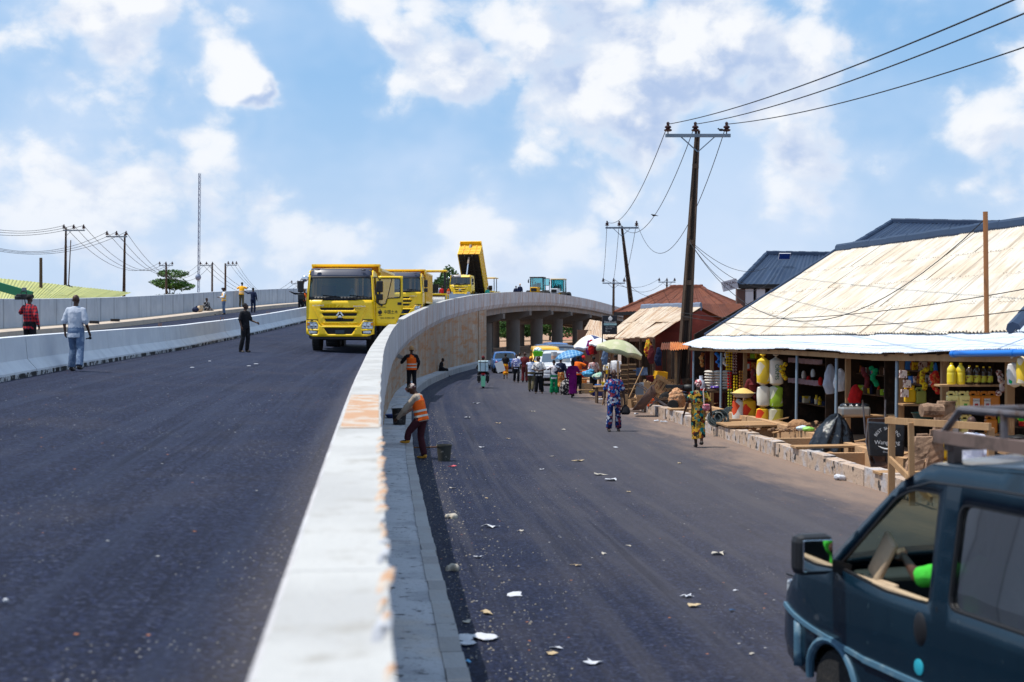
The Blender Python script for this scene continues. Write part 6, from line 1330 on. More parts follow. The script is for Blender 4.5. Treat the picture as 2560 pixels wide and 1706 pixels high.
for o in [c for c in sb_.children if c.name.startswith('lettering')]:
    a = math.asin(max(-1, min(1, -o.location.x / .24))); o.rotation_euler = (pi / 2, -a, 0)
text('WangYang', .11, WI, sb_, (0, -.136, .27), ext=.001); text('Shopping', .055, WI, sb_, (.02, -.136, .09), ext=.001)
b = MB(); b.tube([(-.17 + .34 * i / 8, -.136, .205 - .06 * sin(pi * i / 8)) for i in range(9)], [.004, .012, .016, .018, .018, .018, .016, .012, .004], 6); b.build('smile_print', WI, sb_)
wood = thing('wood_fence', 'simple timber rail fence with posts at the drain', 'fence')
plank(wood, (px(2230, 23.6), 23.6, .05), (px(2230, 23.6), 23.6, 1.46), .11, .07, WOOD, 'post'); plank(wood, (px(2282, 22.6), 22.6, .05), (px(2278, 22.6), 22.6, 1.42), .09, .07, WOOD, 'post'); plank(wood, (px(2478, 20.2), 20.2, .2), (px(2478, 20.2), 20.2, 1.52), .09, .08, WOOD, 'post'); plank(wood, (px(2216, 23.7), 23.7, 1.38), (px(2476, 20.1), 20.1, 1.54), .05, .11, WOOD, 'rail'); plank(wood, (px(2225, 23.5), 23.5, .75), (px(2330, 22.0), 22.0, .25), .05, .10, WOOD, 'brace')
for i, (u0, u1, z1, dd, w, l) in enumerate(((2336, 2368, 1.55, 26.2, .36, 'tallest rough slab leaning at the shop post'), (2330, 2345, 1.05, 25.6, .30, 'slab leaning in front of the tallest one'), (2268, 2310, .98, 24.9, .30, 'slab leaning low beside the fence'), (2286, 2306, .95, 25.9, .2, 'narrow slab leaning behind the fence'))):
    o = thing('timber_slab', l, 'timber', (0, 0, 0)); a = Vector((px(u0, dd), dd, .05)); c = Vector((px(u1, dd + .3), dd + .3, z1)); n_ = 6; b = MB()
    for k in range(n_): p_, q_ = a.lerp(c, k / n_), a.lerp(c, (k + 1) / n_); 
    sd_ = Vector((1, .15, 0)); fr_ = Vector((-.1, 1, .1)); ph_ = random.uniform(0, 9)
    for k in range(15):
        P_ = a.lerp(c, k / 14); w_ = w / 2 * (1 + .16 * noise.noise(Vector((k * .5, ph_, 0)))); sk = w * .10 * noise.noise(Vector((k * .35, ph_, 5)))
        for (e_, f_) in ((-1, -1), (-.3, -1.3), (.4, -1.1), (1, -1), (1, 1), (-1, 1)): b.v.append(tuple(P_ + sd_ * (w_ * e_ + sk) + fr_ * .045 * f_ * (1 + .5 * noise.noise(Vector((k, e_ * 3, ph_))))))
    b.f = [(k * 6 + m_, k * 6 + (m_ + 1) % 6, k * 6 + 6 + (m_ + 1) % 6, k * 6 + 6 + m_) for k in range(14) for m_ in range(6)] + [tuple(range(5, -1, -1)), tuple(range(84, 90))]
    b.build('slab', BARK, o)
for l, u, z, dd in (('split log block set on the leaning slabs', 2330, 1.42, 25.7), ('charred log end at the foot of the fence', 2300, .32, 23.6)):
    o = thing('log_block', l, 'log', (px(u, dd), dd, z)); b = MB(); b.tube([(-.19, 0, 0), (-.06, .02, .01), (.06, -.01, 0), (.20, 0, .0)], [.12, .135, .13, .12], 10); b.build('log', BARK if z > 1 else WOODD, o)
b = MB(); b.lathe([(.16, 0), (.22, .18), (.24, .18), (.22, .15)], 18); q = b.build('basin', mat('dark green basin', (.01, .05, .05), .4), None, True, loc=(px(2308, 28.5), 28.5, 1.02)); lab(q, 'dark basin with a pale rim inside the shop behind the slabs', 'basin')
jerry('lone yellow can in the dim shop left of the slabs', (px(2275, 29.5), 29.5, 1.35), GY); jerry('olive can in the dim shop behind the slabs', (px(2302, 29.5), 29.5, 1.32), mat('olive can', (.30, .30, .05), .4))
plank(shop, (px(2255, 29.5), 29.6, 1.30), (px(2330, 29.5), 29.6, 1.30), .4, .04, WOOD, 'shelf')
for i, (u, z) in enumerate(((2258, 1.95), (2268, 1.75), (2262, 1.55))): b = MB(); b.box((0, 0, 0), (.15, .08, .16)); q = b.build('carton', PSC, None, loc=(px(u, 29.4), 29.4, z)); lab(q, ['upper', 'middle', 'lower'][i] + ' pale carton on the wall right of the thick post', 'carton')
# planks bridging the drain
def bridge(l, u, dd, w, n, ln):
    Tn, Nn = rdir(dd); o = thing('plank_bridge', l, 'planks', (0, 0, 0)); P0 = Vector((XR(dd), dd, .36))
    for i in range(n): a = P0 + Tn * (w * (i - n / 2)) - Nn * .05; plank(o, a, a + Nn * ln + Vector((0, 0, .02)), w * .94, .045, WOOD)
    return o
bridge('board platform across the drain in front of the rice sacks', 0, 36.8, .30, 5, 1.75); bridge('pair of planks across the drain beside the polythene heap', 0, 30.2, .22, 2, 1.9); bridge('two planks across the drain below the shopping bag', 0, 25.0, .20, 2, 1.5); bridge('plank crossing near the wheelbarrow', 0, 43.2, .24, 2, 1.6)
# hoses, rubbish
hs = thing('hose_bundle', 'bundle of black hoses heaped at the drain beside the woman', 'hoses', (px(1792, 37.5), 37.5, .34))
for i in range(11): b = MB(); r = .16 + .03 * (i % 4); ph = random.uniform(0, 6); tl = random.uniform(-.5, .5); b.tube([RY(tl) @ RX(.9) @ Vector((r * cos(a) + .02 * i - .1, r * sin(a), .16 + .01 * i)) for a in [ph + 2 * pi * k / 14 for k in range(15)]], .018, 6); b.build('hose', mat('dark hose', (.03, .04, .04), .4), hs, True)
for i in range(7): b = MB(); b.tube([(-.2 + .03 * i, -.05 * i, .0), (.05 + .04 * i, .0, .25), (.32 + .02 * i, .1, .42)], .018, 6); b.build('hose', MATS['dark hose'], hs, True)
rb = MB()
for i in range(90): rb.ball((random.gauss(0, .42), random.gauss(0, .25), abs(random.gauss(.05, .06))), (random.uniform(.03, .09), random.uniform(.03, .08), random.uniform(.015, .05)), 5, 4)
q = rb.build('rubbish', mat('brown rubbish', (.30, .17, .09), .95, var=[(8, (.12, .07, .05), .45, .6), (14, (.55, .42, .3), .62, .7)]), None, loc=(px(2010, 34.5), 34.5, .36)); tag(q, 'heap of brown rubbish along the drain wall', 'rubbish', None, 'stuff')
for u, c, l, dd in ((2006, MATS['clear sachet'], 'pale blue plastic bag on the rubbish heap', 33.9), (2022, mat('lime bag', (.25, .55, .10), .4), 'lime green plastic bag on the rubbish heap', 33.6), (1996, mat('brown stone', (.40, .22, .11), .95, bump=(9, .03)), 'round brown lump topping the rubbish heap', 34.8)):
    b = MB(); b.ball((0, 0, .05), (.16 if u != 1996 else .28, .12, .07 if u != 1996 else .16), 9, 6); q = remeshed(b, 'lump' if u == 1996 else 'plastic_bag', c, None, .02, .05, 2); q.location = (px(u, dd), dd, .42); lab(q, l, 'lump' if u == 1996 else 'bag')
# hanging clothes in the open shop
for u, z, m, l, h in ((2075, 2.0, GREYT, 'pale cloth hanging from the awning near the blue pipe post', .75), (2138, 1.55, RED, 'red cloth hanging in the dark doorway', .5), (2100, 1.9, WHT, 'white bag hanging behind the pipe post', .55)):
    b = MB(); b.tube([(0, 0, 0), (.03, 0, -.3 * h), (-.02, 0, -.7 * h), (.03, 0, -h)], [(.03, .05), (.07, .16), (.08, .17), (.05, .12)], 10); q = remeshed(b, 'hanging_cloth', m, None, .02, .04, 2); q.location = put(u, .5, z); lab(q, l, 'cloth')
# dense small stock in the dim shops
STK = [RSC, YSC, GSC, OSC, PSC, WL, SK[0], SK[2], NAVY, MATS['bright blue pipe'], WOODD]
bm_ = [MB().box((0, 0, .08), (.16, .14, .16)).mesh('box', None), MB().lathe([(.05, 0), (.055, .12), (.03, .18), (.025, .22)], 10).mesh('bottle', None, True), MB().lathe([(.07, 0), (.075, .12), (.07, .13)], 12).mesh('tin', None, True)]
def stock(u0, u1, back, z, n, where):
    t0, t1 = front(u0, back), front(u1, back); b = MB(); b.bar(eave(t0, back + .05, z - .02), eave(t1, back + .05, z - .02), .3, .03); b.build('shelf', WOODD, shop)
    for i in range(n):
        k_ = random.randrange(3); me = bm_[k_].copy(); me.materials.append(random.choice(STK)); p_ = eave(t0 + (t1 - t0) * (i + .5) / n, back + random.uniform(-.04, .06), z)
        o = inst(('carton', 'bottle', 'tin')[k_], me, None, p_, (0, 0, random.uniform(-.4, .2)), random.uniform(.85, 1.35)); lab(o, 'small %s on the %s' % (('carton', 'bottle', 'tin')[k_], where), ('carton', 'bottle', 'tin')[k_], 'stock on the ' + where)
stock(1745, 1778, 1.2, 1.55, 6, 'upper shelf of the first shop'); stock(1745, 1778, 1.2, 1.1, 6, 'lower shelf of the first shop'); stock(1868, 1896, .9, 1.95, 5, 'top shelf behind the maroon headscarf'); stock(2135, 2225, 1.6, 1.75, 11, 'top shelf of the doorway left of the thick post'); stock(2135, 2225, 1.6, 1.25, 10, 'middle shelf of the doorway left of the thick post'); stock(2262, 2345, 1.0, 1.98, 9, 'top shelf behind the leaning slabs'); stock(2262, 2345, 1.0, 1.68, 9, 'second shelf behind the leaning slabs'); stock(1980, 2070, 1.7, .75, 8, 'low shelf under the lilac cartons'); stock(2500, 2560, .8, 1.1, 7, 'counter at the far right')
for i, (u, z, m, l) in enumerate(((1752, 2.0, ORSK, 'orange rag hanging in the first shop'), (1795, 2.05, MATS['bright blue pipe'], 'blue plastic bundle tied under the awning'), (1812, 2.1, WHT, 'white plastic bundle tied under the awning'), (1958, 1.9, YSC, 'yellow packet bunch hanging beside the white sack'), (2165, 1.95, MAROON, 'maroon cloth hanging in the doorway'), (2185, 2.0, GRN, 'green packet bunch hanging in the doorway'), (2312, 2.05, YSC, 'yellow packet bunch hanging above the slabs'), (2340, 2.0, RSC, 'red packet bunch hanging above the slabs'), (2500, 2.1, PSC, 'pale packet bunch hanging right of the bottles'))):
    b = MB()
    for k_ in range(7): b.ball((random.uniform(-.07, .07), random.uniform(-.04, .04), -.09 * k_ * .7), (.07, .04, .06), 7, 5)
    q = remeshed(b, 'hanging_bunch', m, None, .015, .03, 1); q.location = put(u, .35, z); lab(q, l, 'bunch')
rbl = MB()
for i in range(420):
    y = random.uniform(24, 48); r = random.uniform(.012, .05); p = Vector((XR(y) + random.choice([random.uniform(.3, 1.2), random.uniform(1.4, 2.2), random.uniform(1.4, 2.2)]), y, .03)); p.z = .03 if p.x - XR(y) < 1.25 else .19
    rbl.ball(p, (r, r * random.uniform(.6, 1.4), r * .6), 5, 4)
tag(rbl.build('rubble', mat('rubble mix', (.34, .21, .13), .95, var=[(3, (.15, .1, .07), .45, .55), (5, (.55, .5, .45), .6, .66), (4, (.10, .2, .35), .68, .7)])), 'loose rubble and scraps lying in and behind the drain', 'rubble', None, 'stuff')
for i in range(9):
    y = 26.5 + i * 2.3; Tn, Nn = rdir(y); p = Vector((XR(y), y, .2)) + Nn * random.uniform(1.45, 1.9); a = random.uniform(-.5, .5); o = thing('loose_plank', 'loose plank dropped on the ground behind the drain wall', 'plank', p, 0, 'loose planks behind the drain'); plank(o, (-.5 * cos(a), -.5 * sin(a), .02), (.5 * cos(a), .5 * sin(a), .05 + .1 * (i % 3)), .13, .03)
# ================================================================ stalls and roofs farther up the street
sh2 = thing('tin_shack', 'shack with half rusted sheet roof between the parasol and the tall pole', 'shack')
A = spot(1513, 845, 61); Bq = spot(1632, 845, 52.5); C = spot(1752, 768, 55.5); D = spot(1604, 771, 63)
sheets(sh2, A, Bq, C, D, 9, 2, MIXR, .12, .02, .03); ridge(sh2, D, C, mat('bent grey ridge', (.16, .19, .26), .5), .18)
sheets(sh2, C, D, D + Vector((2.2, 1.5, -1.0)), C + Vector((2.2, 1.5, -1.0)), 7, 1, RUST, .12, .02, .02)
for i in range(14):
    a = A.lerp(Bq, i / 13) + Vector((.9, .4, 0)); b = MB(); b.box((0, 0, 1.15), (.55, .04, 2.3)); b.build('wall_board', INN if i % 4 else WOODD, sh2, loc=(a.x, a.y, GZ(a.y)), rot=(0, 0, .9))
for i in range(5): a = A.lerp(Bq, i / 4) + Vector((.05, .1, 0)); plank(sh2, (a.x, a.y, GZ(a.y)), (a.x, a.y, a.z - .05), .09, .09, WOODD, 'post')
b = MB(); b.hexa([(px(1640, 54), 54.2, 0), (px(1860, 54), 53.8, 0), (px(1860, 54), 54.0, 0), (px(1640, 54), 54.4, 0), (px(1640, 54), 54.2, 2.7), (px(1860, 54), 53.8, 2.55), (px(1860, 54), 54.0, 2.55), (px(1640, 54), 54.4, 2.7)]); b.add([(px(1640, 54), 54.25, 2.7), (px(1860, 54), 53.85, 2.55), (px(1752, 54), 54.1, 3.5)], [(0, 1, 2)]); b.build('side_wall', mat('oxblood wall', (.12, .018, .012), .9, var=[(2, (.18, .03, .02), .5, .7)]), sh2)
sheets(sh2, spot(1652, 878, 47), spot(1765, 872, 45.5), spot(1768, 858, 46.5), spot(1655, 860, 48), 5, 1, [RUST, mat('orange rust sheet', (.55, .20, .06), .8, var=[(4, (.35, .11, .04), .5, .7)])], .10, .025, .03, 'canopy_sheet')
plank(sh2, spot(1690, 880, 47), (px(1690, 47), 47, .05), .08, .08, WOOD, 'post')
# timber and junk before the shack
cg_ = thing('wire_cage', 'stack of slatted crates on a post beside the green parasol', 'crates', (px(1568, 50), 50, GZ(50)))
for k in range(4):
    for (dx, dz) in ((0, 0), (.30, .02)):
        z0 = .55 + k * .26; e = bpy.data.objects.new('crate', None); COL.objects.link(e); e.parent = cg_; e.location = (dx - .12, 0, z0 + dz)
        for j in range(3): b = MB(); b.box((0, -.12, .03 + .08 * j), (.27, .015, .05)); b.build('slat', WOOD if (k + j) % 2 else WOODD, e)
        b = MB(); b.box((0, 0, .11), (.24, .2, .2)); b.build('crate_core', BRWN if k % 2 else WOODD, e)
plank(cg_, (-.32, -.1, 0), (-.34, -.1, 1.65), .06, .06, WOOD, 'post'); b = MB(); b.box((0, 0, .25), (.6, .3, .5)); b.build('base_box', WOODD, cg_)
pal = thing('slatted_panel', 'big slatted wooden panel leaning beside the wheelbarrow', 'panel', (px(1632, 47.5), 47.5, .20)); pal.rotation_euler = (0, radians(32), -.1)
for i in range(8): b = MB(); b.box((-.38 + .11 * i, 0, .50), (.085, .03, 1.0 + .04 * (i % 3))); b.build('slat', WOOD, pal)
for z in (.1, .5, .92): b = MB(); b.box((0, -.03, z), (.9, .035, .09)); b.build('crossbar', WOOD, pal)
lad = thing('leaning_boards', 'boards and a ladder frame leaning left of the slatted panel', 'boards', (px(1585, 49.5), 49.5, .2)); 
for i, (x0, x1, z) in enumerate(((-.2, .35, 1.25), (-.02, .42, .8), (.08, .5, .75), (.18, .6, .7))): plank(lad, (x0, -.1 * i, .1), (x1, .2, z), .10 if i else .05, .03, WOOD, 'board')
ty = thing('old_tyre', 'old tyre standing behind the yellow crate board', 'tyre', (px(1606, 48.6), 48.6, .62), .5); b = MB(); b.lathe([(.20, -.09), (.30, -.09), (.33, -.05), (.33, .05), (.30, .09), (.20, .09)], 22, RY(pi / 2)); b.build('tyre_ring', mat('faded tyre', (.05, .06, .08), .8), ty, True)
rj = jerry('red plastic can standing at the drain edge', (px(1628, 46.6), 46.6, .22), mat('red can', (.72, .09, .01), .4), 0, .26, .22, .36)
for i, (u0, u1, v0, v1, l) in enumerate(((1558, 1570, 987, 1013, 'left upright board of the drain edge'), (1592, 1614, 988, 1013, 'wide box board at the drain edge'), (1610, 1626, 955, 1000, 'yellow crate board behind the red can'))):
    d_ = 46.5 + .3 * i; a, c = spot(u0, v1, d_), spot(u1, v0, d_); b = MB(); b.box(((a.x + c.x) / 2, d_, (a.z + c.z) / 2), (abs(c.x - a.x), .05, abs(c.z - a.z))); q = b.build('board', WOOD, None, bev=.005); lab(q, l, 'board')
wb2 = thing('wheelbarrow', 'rusty wheelbarrow tipped on its nose beside the drain', 'wheelbarrow', (px(1650, 45), 45, .20), 1.35); MW = RX(radians(-52))
tray(wb2, Matrix.Translation((0, .35, .28)).to_3x3() @ MW if False else MW)
for o in wb2.children: o.location = (0, .32, .30)
for s in (-1, 1): b = MB(); b.tube([(s * .10, -.40, .04), (s * .2, .10, .34), (s * .27, .52, .72), (s * .28, .80, .86)], .018, 7); b.build('handle', RU, wb2, True); b = MB(); b.tube([(s * .2, .1, .34), (s * .24, .35, .1)], .016, 6); b.build('leg', RU, wb2, True)
wheel(wb2, (0, -.42, .17), .18, .09)
b = MB(); b.ball((0, 0, .36), (.27, .24, .40), 12, 10); q = remeshed(b, 'boulder', mat('pale orange rock', (.55, .30, .16), .95, var=[(5, (.35, .15, .07), .5, .62), (9, (.72, .56, .42), .58, .68)], bump=(8, .05)), None, .03, .12, 2); q.location = (px(1692, 45.3), 45.3, .15); lab(q, 'pale orange rock standing behind the wheelbarrow', 'rock')
br = thing('brush_pile', 'pile of dark twigs in front of the slatted panel', 'twigs', (px(1650, 46.2), 46.2, .25))
for i in range(16): b = MB(); b.tube([(random.uniform(-.4, -.1), random.uniform(-.1, .1), random.uniform(0, .2)), (random.uniform(-.05, .05), 0, random.uniform(.05, .3)), (random.uniform(.1, .45), random.uniform(-.1, .1), random.uniform(.0, .35))], .010, 5); b.build('twig', WOODD, br)
mb = thing('parked_motorcycle', 'dark motorcycle parked in the shade behind the wheelbarrow', 'motorcycle', (px(1712, 46.2), 46.2, .15), 1.2)
for y in (-.6, .6): wheel(mb, (0, y, .29), .29, .1)
b = MB(); b.tube([(0, -.6, .29), (0, -.45, .75), (0, -.4, .98)], .035, 7); b.ball((0, -.12, .72), (.13, .24, .13), 8, 6); b.box((0, .32, .76), (.24, .6, .1)); b.ball((0, 0, .4), (.14, .22, .17), 8, 6); b.build('bike_frame', DARK, mb, True)
b = MB(); b.tube([(-.36, -.3, 1.05), (0, -.42, 1.0), (.36, -.3, 1.05)], .016, 6); b.build('handlebar', DARK, mb, True)
def chair_frame(l, u, d): 
    o = thing('timber_bench', l, 'bench', (px(u, d), d, GZ(d) + .15), .2); b = MB(); b.box((0, 0, .45), (.8, .35, .04)); b.build('seat', WOOD, o)
    for sx in (-.36, .36): b = MB(); b.box((sx, 0, .22), (.05, .3, .44)); b.build('leg', WOOD, o); b = MB(); b.box((sx, .15, .7), (.05, .05, .55)); b.build('back_post', WOOD, o)
    b = MB(); b.box((0, .16, .9), (.8, .03, .08)); b.build('back_rail', WOOD, o); return o
chair_frame('timber bench frame behind the wheelbarrow handles', 1676, 47.6)
for i, (u, d, z, k_, m, l) in enumerate(((1602, 47.2, .15, 'basket', WOOD, 'woven basket left of the slatted panel'), (1640, 48.6, .15, 'drum', RUST, 'rusty drum behind the slatted panel'), (1660, 49.3, .15, 'basket', BRWN, 'brown basket at the shack wall'), (1585, 47.6, .15, 'box', WOOD, 'open wooden box at the drain edge'), (1572, 48.2, .15, 'box', WOODD, 'dark wooden box below the crate stack'), (1700, 48.2, .15, 'drum', NAVY, 'dark blue drum by the shop gable'), (1722, 47.0, .9, 'basket', WOODD, 'dark basket on the shop ledge'), (1668, 47.0, .15, 'box', WOOD, 'low crate under the bench frame'), (1612, 50.2, .15, 'drum', DENIM, 'blue drum in the shack shade'), (1650, 50.2, 1.0, 'box', YBODY, 'yellow carton on the shack shelf'), (1632, 50.4, .9, 'basket', MAROON, 'red basket on the shack shelf'), (1602, 51.2, 1.1, 'box', DENIM, 'blue carton in the shack shade'))):
    b = MB()
    if k_ == 'basket': b.lathe([(.14, 0), (.22, .10), (.24, .22), (.25, .22), (.22, .20), (.13, .03)], 14)
    elif k_ == 'drum': b.lathe([(.20, 0), (.21, .02), (.20, .2), (.215, .22), (.20, .24), (.20, .48), (.21, .50), (.17, .50)], 16)
    else:
        for s_ in (-1, 1): b.box((s_ * .2, 0, .14), (.03, .3, .28)); b.box((0, s_ * .14, .14), (.37, .025, .28))
        b.box((0, 0, .02), (.38, .27, .03))
    q = b.build({'box': 'crate'}.get(k_, k_), m, None, k_ != 'box', loc=(px(u, d), d, GZ(d) + z), rot=(random.uniform(-.1, .1), random.uniform(-.1, .1), random.uniform(0, 1))); lab(q, l, {'box': 'crate'}.get(k_, k_))
# parasols
def parasol(l, u, v, d, r, h, mats, pu, tilt=(0, 0), drop=.12):
    P = spot(u, v, d); o = thing('parasol', l, 'parasol', (P.x, d, GZ(d))); cb = canopy(r, h, 8, .05, drop)
    cv = cb.build('canopy', mats[0], o, True, solid=.006); cv.location = (0, 0, P.z - GZ(d) - h); cv.rotation_euler = (tilt[0], tilt[1], .3)
    if len(mats) > 1:
        for m in mats[1:]: cv.data.materials.append(m)
        for f in cv.data.polygons:
            a = atan2(f.center.y, f.center.x) % (2 * pi); f.material_index = int(a / (2 * pi) * 8) % len(mats)
    b = MB(); X = px(pu, d) - P.x; b.tube([(X, 0, 0), (X * .3, 0, P.z - GZ(d) - .05)], .022, 7); b.build('pole', WOOD, o, True)
    for i in range(8): a = i * pi / 4 + .3; M = Matrix.Rotation(tilt[0], 3, 'X') @ Matrix.Rotation(tilt[1], 3, 'Y'); b = MB(); q0 = M @ Vector((0, 0, h * .9)); q1 = M @ Vector((r * .97 * cos(a), r * .97 * sin(a), .01)); b.tube([q0, q1], .007, 5); b.build('rib', DARK, o, loc=cv.location)
    return o
PG = mat('faded green parasol', (.42, .43, .25), .8, var=[(2.5, (.54, .50, .36), .45, .65), (12, (.25, .30, .12), .66, .8)])
parasol('large faded green parasol over the roadside stall', 1548, 850, 51.5, .88, .42, [PG], 1506, (.05, .22), .14)
PWh = mat('white parasol cloth', (.62, .64, .72), .8); PNv = mat('navy parasol cloth', (.04, .06, .16), .8); PCr = mat('cream parasol cloth', (.62, .55, .46), .8)
parasol('white and navy parasol left of the green one', 1478, 838, 62, .80, .46, [PWh, PWh, PNv, PCr], 1480, (.08, -.12), .10)
parasol('white parasol with a red emblem behind the sign post', 1500, 846, 59, .48, .30, [mat('bright white parasol', (.70, .70, .70), .8, var=[(5, (.62, .2, .12), .70, .74)])], 1500, (.1, .1), .05)
# people and goods of the roadside stall
def stall(l, u, d, w, m): 
    o = thing('stall_table', l, 'table', (px(u, d), d, GZ(d)), .1); b = MB(); b.box((0, 0, .62), (w, .6, .05)); b.build('table_top', m, o)
    for sx in (-1, 1): b = MB(); b.box((sx * w * .42, 0, .3), (.05, .5, .6)); b.build('leg', WOODD, o)
    return o
stall('stall table under the white and navy parasol', 1470, 63, 1.3, WOOD); stall('stall table under the green parasol', 1522, 53, 1.1, WOOD)
person('trader in white shirt seen over the head of the floral man', (px(1539, 56), 56, GZ(56) + .12), pi, 1.70, top=WHT, bottom=NAVY, vox=.014, sleeve=.6, loose=1.5)
person('trader in yellow and white top left of the white shirt', (px(1523, 58), 58, GZ(58) + .05), .3, 1.62, top=pattern('yellow white top', [(.70, .42, .02), (.68, .66, .64), (.7, .66, .6)], 5), bottom=NAVY, vox=.015, sleeve=.5)
person('woman in pale pink print top under the white parasol', (px(1484, 60.5), 60.5, GZ(60)), pi + .4, 1.66, top=PINKP, skirt=(BLK, .2, .3), vox=.015, sleeve=.5)
person('man in dark shirt under the left edge of the white parasol', (px(1443, 66), 66, GZ(66) + .2), .3, 1.72, top=NAVY, bottom=BLK, vox=.015, sleeve=.5)
person('woman in dark red print at the stall behind the purple dress', (px(1459, 68), 68, GZ(68)), .0, 1.62, top=MAROON, skirt=(ORSK, .2, .3), hair='scarf', hairm=RED, vox=.015, sleeve=.7)
for i, (u, v, d, m, l, nm) in enumerate(((1478, 866, 61, RED, 'red cloth hung under the white parasol', 'cloth'), (1472, 868, 61.3, PURP, 'purple cloth hung under the white parasol', 'cloth'), (1487, 866, 61.2, MAROON, 'maroon cloth hung under the white parasol', 'cloth'), (1512, 890, 55, DENIM, 'blue cloth hung under the green parasol', 'cloth'), (1620, 868, 50.5, MATS['yellow red wrapper'], 'yellow and red cloth hung under the shack eave', 'cloth'), (1646, 890, 50, NAVY, 'blue cloth hung beside the shack door', 'cloth'), (1628, 885, 50.2, MAROON, 'dark red cloth hung under the shack eave', 'cloth'))):
    b = MB(); b.tube([(0, 0, .3), (.02, 0, .1), (-.02, 0, -.15), (.02, 0, -.36)], [(.02, .06), (.05, .12), (.05, .14), (.03, .10)], 10); q = remeshed(b, 'hanging_cloth', m, None, .02, .04, 2); q.location = spot(u, v, d); lab(q, l, nm)
for i, (u, v, d, r, m, l) in enumerate(((1470, 910, 60, .32, mat('sky blue bag', (.05, .30, .55), .5), 'sky blue bundle on the stall table'), (1495, 912, 58, .28, pattern('mint print', [(.3, .5, .4), (.55, .62, .5), (.1, .2, .4)], 8), 'mint printed bundle beside the woman in pink'), (1493, 926, 57, .26, mat('deep blue tub', (.01, .03, .20), .4), 'deep blue tub on the ground of the stall'), (1495, 936, 54.5, .13, MATS['bright blue pipe'], 'round blue kettle at the stall edge'), (1459, 897, 64, .3, RED, 'red bundle on the stall behind the orange vest'), (1524, 930, 54, .16, GRN, 'green bowl on the table under the green parasol'), (1512, 933, 54, .14, YC, 'yellow bowl on the table under the green parasol'), (1480, 924, 56.5, .12, YC, 'yellow tin beside the deep blue tub'))):
    b = MB(); P = Vector((px(u, d), d, GZ(d) + (.92, .86, .22, .60, .80, .72, .70, .30)[i]))
    if i in (2, 3, 5, 6): b.lathe([(r * .75, -r * .5), (r, r * .3), (r * 1.05, r * .4), (r * .9, r * .38), (.02, r * .3)], 16); q = b.build('tub' if i in (2, 3) else 'bowl', m, None, True, loc=P)
    else: b.ball((0, 0, 0), (r * .9, r * .7, r * .45), 12, 8); b.ball((r * .4, 0, r * .3), (r * .5, r * .4, r * .35), 10, 8); q = remeshed(b, 'bundle', m, None, .02, .10, 2); q.location = P
    lab(q, l, 'tub' if i in (2, 3) else 'bowl' if i in (5, 6) else 'bundle')
b = MB(); b.box((0, 0, .2), (.36, .36, .40)); q = b.build('carton', mat('brown carton', (.42, .25, .13), .9), None, loc=(px(1468, 57), 57, GZ(57) + .2), rot=(0, 0, .3)); lab(q, 'brown cardboard carton at the stall behind the kerb', 'carton')
for i, (u, d, l) in enumerate(((1490, 55.6, 'long board laid across the kerb by the stall'), (1512, 54.4, 'shallow tray on the boards by the stall'))): b = MB(); b.box((0, 0, 0), (1.5 if not i else .7, .3, .05 if not i else .14), RY(.05)); q = b.build('board' if not i else 'tray', WOOD, None, loc=(px(u, d), d, GZ(d) + (.36 if not i else .50)), rot=(0, 0, .3)); lab(q, l, 'board' if not i else 'tray')
# black sign on a pole
sg = thing('shop_sign', 'black shop sign with white emblem and text on a thin pole', 'sign', (px(1506, 57), 57, GZ(57))); b = MB(); b.tube([(0, 0, 0), (0, 0, 3.3)], .025, 8); b.build('pole', RU, sg, True); zc = spot(0, 813, 57).z - GZ(57)
b = MB(); b.box((.30, 0, zc), (.60, .05, .76)); b.build('panel', mat('black sign board', (.008, .010, .018), .4), sg, bev=.01)
b = MB(); b.lathe([(.055, 0), (.085, .006), (.055, .012)], 20, RX(pi / 2), (.32, -.03, zc + .26)); b.lathe([(.04, 0), (.04, .01)], 12, RX(pi / 2), (.32, -.03, zc + .255)); b.prism([(.27, zc + .31), (.37, zc + .31), (.32, zc + .39)], -.036, -.028); b.build('emblem', WI, sg)
text('Deedbeauty', .10, WI, sg, (.32, -.03, zc + .12), ext=.002); b = MB(); b.box((.32, -.03, zc + .03), (.52, .008, .075)); b.build('banner', mat('pale teal banner', (.45, .70, .72), .5), sg); text('SKIN CARE AND SPA', .055, DARK, sg, (.32, -.036, zc + .03), ext=.002)
for i, s_ in enumerate(('BODY & SKINCARE', 'FACIAL CARE', 'SPA', 'MAKE UP')): text(s_, .045, WI, sg, (.12, -.03, zc - .08 - .065 * i), ext=.002, ax='LEFT')
